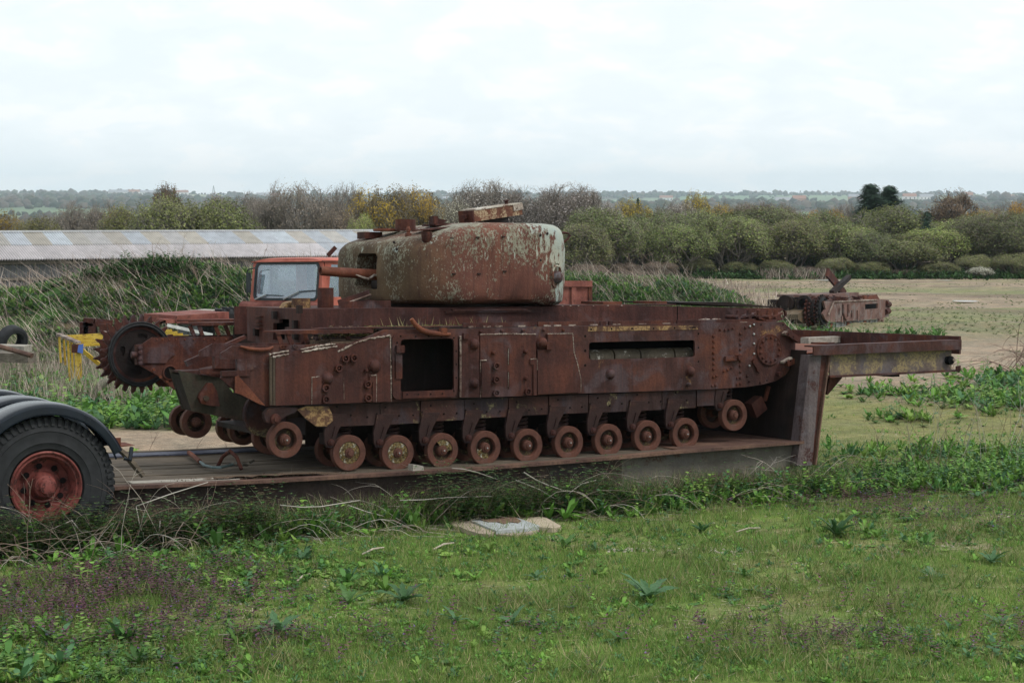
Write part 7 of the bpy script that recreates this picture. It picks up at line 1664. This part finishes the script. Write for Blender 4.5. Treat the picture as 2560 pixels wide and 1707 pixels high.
for px, py, sx, sy, n in ((250, 1490, .42, .24, 1900), (420, 1440, .35, .14, 1000), (60, 1470, .3, .2, 500), (120, 1560, .35, .22, 700), (400, 1520, .4, .2, 600), (680, 1655, .16, .08, 230), (560, 1680, .5, .12, 300), (330, 1620, .5, .2, 420),
                          (1850, 1205, .42, .16, 420), (2150, 1250, .5, .28, 1500), (2400, 1200, .5, .5, 900), (2350, 1290, .35, .1, 420), (1700, 1260, .5, .12, 300), (2450, 1320, .4, .15, 250), (1500, 1570, .8, .3, 220), (2300, 1680, .4, .1, 300), (1950, 1660, .4, .12, 200), (2400, 1560, .4, .2, 240), (900, 1600, .6, .25, 200), (1730, 1500, .8, .2, 120)):
    g = ground_at(px, py); nettle_patch(g.x, g.y, sx, sy * 1.6, n)
pa_.build('purple_dead_nettle', m_leaf); fa_.build('dead_nettle_flowers', m_leaf)
# litter: straw bits, chips of pale stone
lit = Acc(); x, y = field(15000, 7., 20.); dn = fbm(x * 1.3, y * 1.3, 31) * .6 + fbm(x * 3, y * 3, 33) * .4; k = cut_(x, y) & (rng.random(len(x)) < .10 + sst(.50, .62, dn)); x, y = x[k], y[k]; n = len(x)
P = gpos(x, y); P[:, 2] += .004; q = np.array([(-1, -.09, 0), (1, -.06, .02), (1, .06, .02), (-1, .09, 0)]); lit.scat(q, np.array([(0, 1, 2), (0, 2, 3)]), P, rng.uniform(0, 6.28, n), rng.uniform(.008, .04, n), np.array([[.42, .36, .25]]) * rng.uniform(.5, 1.2, (n, 1)), hs=rng.uniform(.01, .4, n))
lit.build('straw_litter', m_twig)
stn = Acc(); x, y = field(2600, 7., 20.); dn = fbm(x * 1.3, y * 1.3, 31) * .6 + fbm(x * 3, y * 3, 33) * .4; k = cut_(x, y) & (rng.random(len(x)) < .03 + sst(.52, .62, dn)); x, y = x[k], y[k]
g = ground_at(1570, 1375); x = np.concatenate([x, rng.normal(g.x, .10, 90), rng.normal(g.x + .65, .22, 110)]); y = np.concatenate([y, rng.normal(g.y, .05, 90), rng.normal(g.y + .02, .07, 110)]); n = len(x)
v = np.array(ico) * [1, .8, .5]; stn.scat(v, np.array(icf), gpos(x, y), rng.uniform(0, 6.28, n), rng.uniform(.004, .015, n), np.array([[.46, .41, .33]]) * rng.uniform(.55, 1.15, (n, 1)))
stn.build('stone_chips', m_twig)
# dry stems: tall dead grass left, dead stalks leaning on the bank, field-edge straw
dry = Acc()
def blades(x, y, h0, h1, wdt, lean, cols, acc, dirx=None):
    n = len(x); h = rng.uniform(h0, h1, n); t = np.array([(0, -.5, 0), (0, .5, 0), (.02, -.4, .5), (.02, .4, .5), (.10, 0, 1.)]); tv = t * [1, 1, 1]
    f = np.array([(0, 1, 3), (0, 3, 2), (2, 3, 4)]); P = gpos(x, y); tl = rng.normal(0, lean, (n, 2))
    if dirx is not None: tl[:, 0] += dirx
    c, s_ = rng.uniform(0, 6.28, n), None; cs, sn = np.cos(c), np.sin(c)
    X = tv[None, :, 0] * h[:, None]; Yv = tv[None, :, 1] * wdt * rng.uniform(.6, 1.4, n)[:, None]; Z = tv[None, :, 2] * h[:, None]
    xx = X * cs[:, None] - Yv * sn[:, None] + Z * tl[:, :1] ; yy = X * sn[:, None] + Yv * cs[:, None] + Z * tl[:, 1:]
    acc.add(np.stack([xx + P[:, :1], yy + P[:, 1:2], Z * .95 + P[:, 2:3]], -1).reshape(-1, 3), (f[None] + (np.arange(n) * 5)[:, None, None]).reshape(-1, 3), np.repeat(cols[rng.integers(0, len(cols), n)] * rng.uniform(.6, 1.25, (n, 1)), 5, 0))
TAN = np.array([[.36, .28, .23], [.43, .35, .29], [.28, .21, .175], [.50, .43, .37], [.23, .175, .15]])
x, y = field(46000, 23.5, 37.); k = (x < -1.8) & (rng.random(len(x)) < sst(-1.5, -5.5, x - (y - 30) * .1) * (.35 + .65 * sst(.4, .55, fbm(x * .5, y * .5, 181)))); blades(x[k], y[k], .12, .55, .007, .3, TAN * 1.15, dry)
x = rng.uniform(-13, 6.6, 30000); y = rng.uniform(35.6, 43.5, 30000); dn = fbm(x * .5 + 9, y * .3, 191); k = rng.random(len(x)) < sst(.42, .58, dn) * (1 - .45 * sst(-1, 1, x)); blades(x[k], y[k], .12, .38, .009, .5, TAN * 1.05, dry, -.6)
x = rng.uniform(-13, 6.5, 3600); y = rng.uniform(36, 41.5, 3600); k = rng.random(3600) < 1 - .6 * sst(-1, 1, x); x = x[k]; y = y[k]; blades(x, y, .35, .8, .011, .6, TAN * 1.25, dry, -.7)
x = rng.uniform(-16, 6.5, 2400); y = rng.uniform(40.0, 42.5, 2400); k = rng.random(2400) < .5; blades(x[k], y[k], .12, .35, .012, .3, TAN, dry, .1)
x = rng.uniform(.5, 11, 9000); y = rng.uniform(46, 78, 9000); k = (x < 9 + rng.normal(0, 1.2, len(x)) ) & (x < (y * .17)); blades(x[k], y[k], .12, .32, .02, .3, TAN, dry)
x = rng.uniform(4, 30, 5200); y = rng.normal(80.9, .6, 5200); k = fbm(x * .35, y * 0, 195) > .5; blades(x[k], y[k], .2, .7, .028, .4, TAN * .85, dry)
dry.build('dry_grass', m_twig)
# branching dead umbels and canes
cane = Acc()
def cane_mesh(pts, r, col, acc=cane):
    mb = MB().tube(pts, r, 3); acc.add(np.array(mb.v), np.array([t for f in mb.f for t in ([f] if len(f) == 3 else [(f[0], f[1], f[2]), (f[0], f[2], f[3])])]), np.tile([col], (len(mb.v), 1)))
def arch(p, d, L, sag, r, col, twigs=3, acc=cane, n=9, wob=.10):
    p = Vector(p); d = Vector(d).normalized(); pts = [p.copy()]; q = p.copy(); st_ = L / n
    for i in range(n):
        d = (d + Vector((rnd.gauss(0, wob), rnd.gauss(0, wob), rnd.gauss(0, wob) - sag / n))).normalized(); q = q + d * st_
        zz = gz1(q.x, q.y) + .01
        if q.z < zz: q.z = zz; d.z = abs(d.z) * .2
        pts.append(q.copy())
    cane_mesh(pts, [r * (1 - .7 * i / n) for i in range(n + 1)], col, acc)
    for k in range(twigs):
        i = rnd.randint(2, n - 1); dd = (pts[i + 1] - pts[i - 1]).normalized() + Vector((rnd.gauss(0, .5), rnd.gauss(0, .5), rnd.gauss(.15, .5))); arch(pts[i], dd, L * rnd.uniform(.2, .45), sag * .6, r * .55, col, 1 if twigs > 2 else 0, acc, 5, wob * 1.6)
PC = [(.50, .44, .37), (.38, .31, .25), (.30, .22, .17), (.56, .51, .45), (.22, .15, .12)]
def TW(u, v, w): return TF.world(u, v, w)
for i in range(360):     # canes along the near side of the trailer
    u = rnd.uniform(-2.9, 1.9) if i < 290 else rnd.uniform(1.9, 4.0); v = rnd.uniform(-.75, -.32); b = TW(u, v, -.5); b.z = gz1(b.x, b.y)
    s_ = rnd.choice((-1, 1)); d = Vector((s_ * rnd.uniform(.4, 1.2), rnd.uniform(-.4, .3), rnd.uniform(.25, 1.1)))
    arch(b, d, rnd.uniform(.25, .85), rnd.uniform(1.0, 3.0), rnd.uniform(.0018, .0038), rnd.choice(PC), rnd.choice((1, 2, 3)))
for (px, py, px2, py2) in ((360, 1350, 340, 1265), (340, 1265, 520, 1205), (400, 1300, 395, 1350), (700, 1262, 900, 1250), (870, 1262, 960, 1290), (1000, 1250, 1230, 1240), (1310, 1180, 1420, 1230), (1420, 1235, 1490, 1200), (1130, 1170, 1250, 1200), (60, 1330, 180, 1300), (180, 1300, 260, 1370), (1290, 1200, 1410, 1260)):
    a = TF.V(px, py, -.62); b = TF.V(px2, py2, -.60); A_ = TW(a[0], -.62, a[1]); B_ = TW(b[0], -.60, b[1]); m1 = A_.lerp(B_, .5) + Vector((0, 0, rnd.uniform(-.03, .03)))
    cane_mesh([A_, A_.lerp(m1, .5) + Vector((rnd.uniform(-.01, .01), 0, rnd.uniform(-.01, .01))), m1, m1.lerp(B_, .5), B_], [.004, .0045, .004, .0035, .003], PC[3])
for i in range(70):      # around the dolly wheel
    u = rnd.uniform(-2.9, -1.5); b = TW(u, rnd.uniform(-.9, -.55), -.5); b.z = gz1(b.x, b.y); arch(b, (rnd.uniform(-1, 1), rnd.uniform(-.3, .3), rnd.uniform(.3, 1.2)), rnd.uniform(.25, .7), rnd.uniform(.8, 2.4), rnd.uniform(.0018, .0035), rnd.choice(PC), 2)
for i in range(60):      # right of the neck: fine dead stems
    x = rnd.gauss(4.6, .8); y = rnd.gauss(15.6, .9)
    if not cut_(np.array([x]), np.array([y]))[0]: continue
    arch((x, y, gz1(x, y)), (rnd.uniform(-.3, .3), rnd.uniform(-.2, .2), 1), rnd.uniform(.3, .95), rnd.uniform(.0, .4), rnd.uniform(.0022, .004), rnd.choice(PC[1:]), 3)
for i in range(40):      # brown bramble heap at the right edge
    x = rnd.gauss(8.9, .5); y = rnd.gauss(28.0, .5); arch((x, y, gz1(x, y)), (rnd.uniform(-1, 1), rnd.uniform(-.5, .5), rnd.uniform(.5, 1.3)), rnd.uniform(.8, 1.6), 1.6, .009, rnd.choice([PC[2], PC[4]]), 3)
for i in range(120):      # tall branching dead stalks on the bank
    x = rnd.uniform(-12, 6.5); y = rnd.uniform(38, 44); arch((x, y, gz1(x, y)), (rnd.uniform(-.9, .3), rnd.uniform(-.2, .2), 1), rnd.uniform(.4, 1.0), rnd.uniform(0, .5), rnd.uniform(.006, .010), rnd.choice(PC[:3]), 3)
for i in range(10):
    x = rnd.uniform(-4.2, -2.0); y = rnd.uniform(15.0, 16.6); arch((x, y, gz1(x, y)), (rnd.uniform(-.3, .3), 0, 1), rnd.uniform(.25, .5), .2, .003, PC[4], 3)
cane.build('dead_bramble_canes', m_twig)
# live bramble leaves among the canes
brl = Acc(); n = 15000; u = np.concatenate([rng.uniform(-3.0, 2.0, n - 1500), rng.uniform(2.0, 4.0, 700), rng.uniform(-2.9, -1.6, 800)]); v = rng.uniform(-.78, -.34, n); w = -.52 + np.minimum(rng.gamma(2., .058, n), rng.uniform(.18, .33, n))
q = TF.O[None] + u[:, None] * TF.R[0] + v[:, None] * TF.R[1]; z = gz(q[:, 0], q[:, 1]) + (w + .52) * (.8 + .8 * vnoise(u * 2.2, v, 5)); kk = fbm(u * 1.7 + 20, v * 2 + 20, 201) > .40
lt = merge_t([(rotz(leaf_t(.035, .028, .2, 1)[0], a), leaf_t(.035, .028, .2, 1)[1]) for a in (0, 2.1, 4.2)])
P = np.stack([q[:, 0], q[:, 1], z], 1)[kk]; m = len(P); brl.scat(lt[0], lt[1], P, rng.uniform(0, 6.28, m), rng.uniform(.6, 1.5, m), np.array([[.06, .12, .038], [.08, .145, .045], [.05, .085, .035], [.11, .085, .045]])[rng.integers(0, 4, m)] * rng.uniform(.7, 1.3, (m, 1)), rng.normal(0, .5, (m, 2)))
brl.build('bramble_leaves', m_leaf)
# moss and little weeds growing on the tank's front deck
mo = Acc(); n = 900; u = rng.uniform(.35, 1.5, n); v = rng.uniform(.30, .53, n); w = np.full(n, .884)
i2 = rng.random(n) < .35; u[i2] = rng.uniform(-.1, .7, i2.sum()); v[i2] = rng.uniform(.1, .5, i2.sum()); w[i2] = .83
P = TF.O[None] + u[:, None] * TF.R[0] + v[:, None] * TF.R[1] + w[:, None] * TF.R[2]; mo.scat(*rosette(5, .022, .012, .9, 44), P, rng.uniform(0, 6.28, n), rng.uniform(.3, 1.0, n), np.array([[.12, .13, .035], [.07, .10, .03], [.20, .15, .06]])[rng.integers(0, 3, n)])
P2 = P[:60]; mo.scat(bl, bf_, P2, rng.uniform(0, 6.28, 60), rng.uniform(.03, .10, 60), np.tile([[.28, .24, .12]], (60, 1)), rng.normal(0, .3, (60, 2)))
mo.build('moss_on_deck', m_leaf)

# conspicuous single plants in the turf
def big_leaf(l, w, up, crv, seed):
    r_ = random.Random(seed); mb = MB(); n = 7; vs = []
    for i in range(n + 1):
        t = i / n; ww = w * (math.sin(math.pi * min(1, .10 + .9 * t)) ** .8) * (1 + (.28 if i % 2 else -.22)) * .5; x = l * t * math.cos(up * (1 - crv * t)); z = l * (math.sin(up) * t - crv * .5 * t * t)
        vs += [(x, -ww, z + .35 * ww), (x, 0, z), (x, ww, z + .35 * ww)]
    mb.add(vs, [f for i in range(n) for f in ((3 * i, 3 * i + 1, 3 * i + 4, 3 * i + 3), (3 * i + 1, 3 * i + 2, 3 * i + 5, 3 * i + 4))]); return mb
def leafmat(name, c):
    t = NT(name); n = t.noise(t.coord(), 14, 4); col = t.ramp(n, [(.3, tuple(v_ * .75 for v_ in c)), (.7, tuple(v_ * 1.3 for v_ in c))]); t.fin(col, .5, n, .3, .004, .35)
    tr = t.n('ShaderNodeBsdfTranslucent', {'Color': col}); mx_ = t.n('ShaderNodeMixShader', {0: .25, 1: t.b.outputs[0], 2: tr.outputs[0]}); t.t.links.new(mx_.outputs[0], t.o.inputs[0]); return t.m
LM = {'g': leafmat('dark_green_leaf', (.045, .115, .035)), 'b': leafmat('blue_green_leaf', (.075, .165, .065)), 'y': leafmat('yellow_green_leaf', (.22, .27, .07)), 'm': leafmat('mid_green_leaf', (.07, .16, .035))}
LFM = {k: [mesh('leaf', big_leaf(1, .26, .9, .55, i), m, True, False) for i in range(3)] for k, m in LM.items()}
for px, py, D_, n, up, k, label in (
  (2090, 1345, .26, 16, 1.0, 'g', 'large dark green upright leafy rosette standing alone in the turf on the right'),
  (1620, 1500, .26, 13, .75, 'b', 'big blue-green thistle rosette at the bottom centre right'), (1010, 1505, .22, 12, .6, 'g', 'dark green thistle rosette left of centre in the turf'), (950, 1515, .13, 8, .8, 'y', 'pale yellow-green small rosette beside the dark thistle left of centre'),
  (1410, 1375, .17, 10, .85, 'm', 'mid green rosette below the right end of the concrete slab'), (1755, 1335, .14, 12, .9, 'g', 'small dark tufted plant next to the pale gravel patch'), (690, 1595, .24, 13, .75, 'b', 'broad blue-green dandelion-like rosette at the lower left'), (870, 1515, .19, 11, .8, 'm', 'light green leafy rosette just left of the dark thistle'),
  (1140, 1560, .17, 10, .6, 'b', 'low blue-green rosette below centre of the turf'), (1280, 1565, .16, 10, .6, 'b', 'low flat rosette right of the other blue-green one below centre'), (585, 1620, .17, 10, .6, 'b', 'blue-green rosette beside the pale twig at lower left'), (290, 1640, .12, 8, 1.0, 'y', 'pale yellow-green tuft near the bottom left'),
  (2330, 1450, .19, 11, .65, 'b', 'blue-green rosette in the turf at the right'), (2480, 1410, .19, 11, .75, 'b', 'jagged thistle near the right edge'), (2500, 1565, .19, 11, .65, 'b', 'thistle rosette in the lower right corner area'), (1340, 1450, .14, 9, .7, 'b', 'small blue-green rosette between the slab and the bottom edge'),
  (1860, 1445, .15, 9, .7, 'm', 'small mid green rosette in the middle of the right turf'), (1880, 1480, .13, 9, .4, 'b', 'flat small rosette just below the mid green rosette'), (1940, 1390, .13, 8, .5, 'y', 'yellowish withering rosette left of the large dark one'), (1545, 1710, .15, 9, .6, 'm', 'green rosette cut by the bottom edge, right of centre'), (300, 1700, .2, 10, .7, 'g', 'dark broad-leaved rosette cut by the bottom edge at left'), (2330, 1180, .16, 8, .4, 'g', 'broad-leaved dock plant at the edge of the tall weeds right')):
    g = ground_at(px, py); root = thing('leaf_rosette', label, 'plant'); root.location = (g.x, g.y, g.z + .003); root.rotation_euler = (0, 0, rnd.uniform(0, 6.28))
    for i in range(n):
        o = link('leaf', LFM[k][i % 3], root, (0, 0, 0)); s_ = D_ * .74 * rnd.uniform(.6, 1.15) * (1 if i % 2 else .75)
        o.rotation_euler = (rnd.uniform(-.2, .2), -(up - .9) - rnd.uniform(-.3, .3) - (.3 if i % 3 == 0 else 0), 6.283 * i / n + rnd.uniform(-.25, .25)); o.scale = (s_, s_, s_)
tw = ground_at(575, 1632); tg = wthing('dead_twig', 'pale forked dead twig lying in the turf at lower left', 'twig', (tw.x, tw.y, tw.z))
P = [ground_at(*p_) + Vector((0, 0, .03)) for p_ in ((548, 1648), (553, 1625), (600, 1617), (605, 1613), (618, 1628))]; part('stem', MB().tube(P, .0035, 5), m_bone, tg); P = [ground_at(*p_) + Vector((0, 0, .03)) for p_ in ((560, 1622), (585, 1628), (608, 1620))]; part('stem', MB().tube(P, .0025, 5), m_bone, tg)
for i, (a, b, l) in enumerate((((740, 1465), (775, 1450), 'grey stick lying in the turf left of the dark thistle'), ((540, 1365), (625, 1362), 'pale straight stick in the grass below the left part of the trailer'), ((1085, 1380), (1135, 1368), 'pale stick in the grass below the concrete slab'), ((1840, 1338), (1900, 1330), 'curved pale stalk in the turf left of the large dark rosette'), ((905, 1395), (960, 1382), 'thin pale stalk in the turf below the trailer, left of the slab'))):
    A_ = ground_at(*a) + Vector((0, 0, .02)); B_ = ground_at(*b) + Vector((0, 0, .03)); tg = wthing('dead_stick', l, 'stick', A_); part('stem', MB().tube([A_, A_.lerp(B_, .5) + Vector((0, 0, .012)), B_], [.005, .006, .004], 5), m_bone, tg)
# white puddles and scraps out on the field
for px, py, w, l in ((2415, 757, .42, 'long pale puddle on the gravel right of the far wreck'), (2360, 704, .35, 'white scrap heap on the field before the hedge at right'), (2070, 704, .6, 'pale puddle behind the crossed girders of the far wreck')):
    g = ground_at(px, py); pd = wthing('puddle', l, 'puddle', (g.x, g.y, g.z)); mb = MB(); n = 18
    mb.add([(g.x + w * math.cos(6.283 * i / n) * rnd.uniform(.8, 1.2), g.y + w * .9 * math.sin(6.283 * i / n) * rnd.uniform(.7, 1.2), g.z + .06) for i in range(n)], [tuple(range(n))]); part('water', mb, plain('milky_puddle', (.5, .52, .52), .15, .6), pd)

# ------------------------------------------------------------------ air: pale haze round everything
hb = MB().box((-4400, -1600, -66), (4400, 4800, 62)); hm = bpy.data.materials.new('pale_haze'); hm.use_nodes = True; hm.node_tree.nodes.clear()
ho2 = hm.node_tree.nodes.new('ShaderNodeOutputMaterial'); vp = hm.node_tree.nodes.new('ShaderNodeVolumePrincipled'); vp.inputs['Color'].default_value = (.76, .88, 1, 1); vp.inputs['Density'].default_value = HAZE
hm.node_tree.links.new(vp.outputs[0], ho2.inputs['Volume'])
link('haze', mesh('haze', hb, hm), kind='stuff')
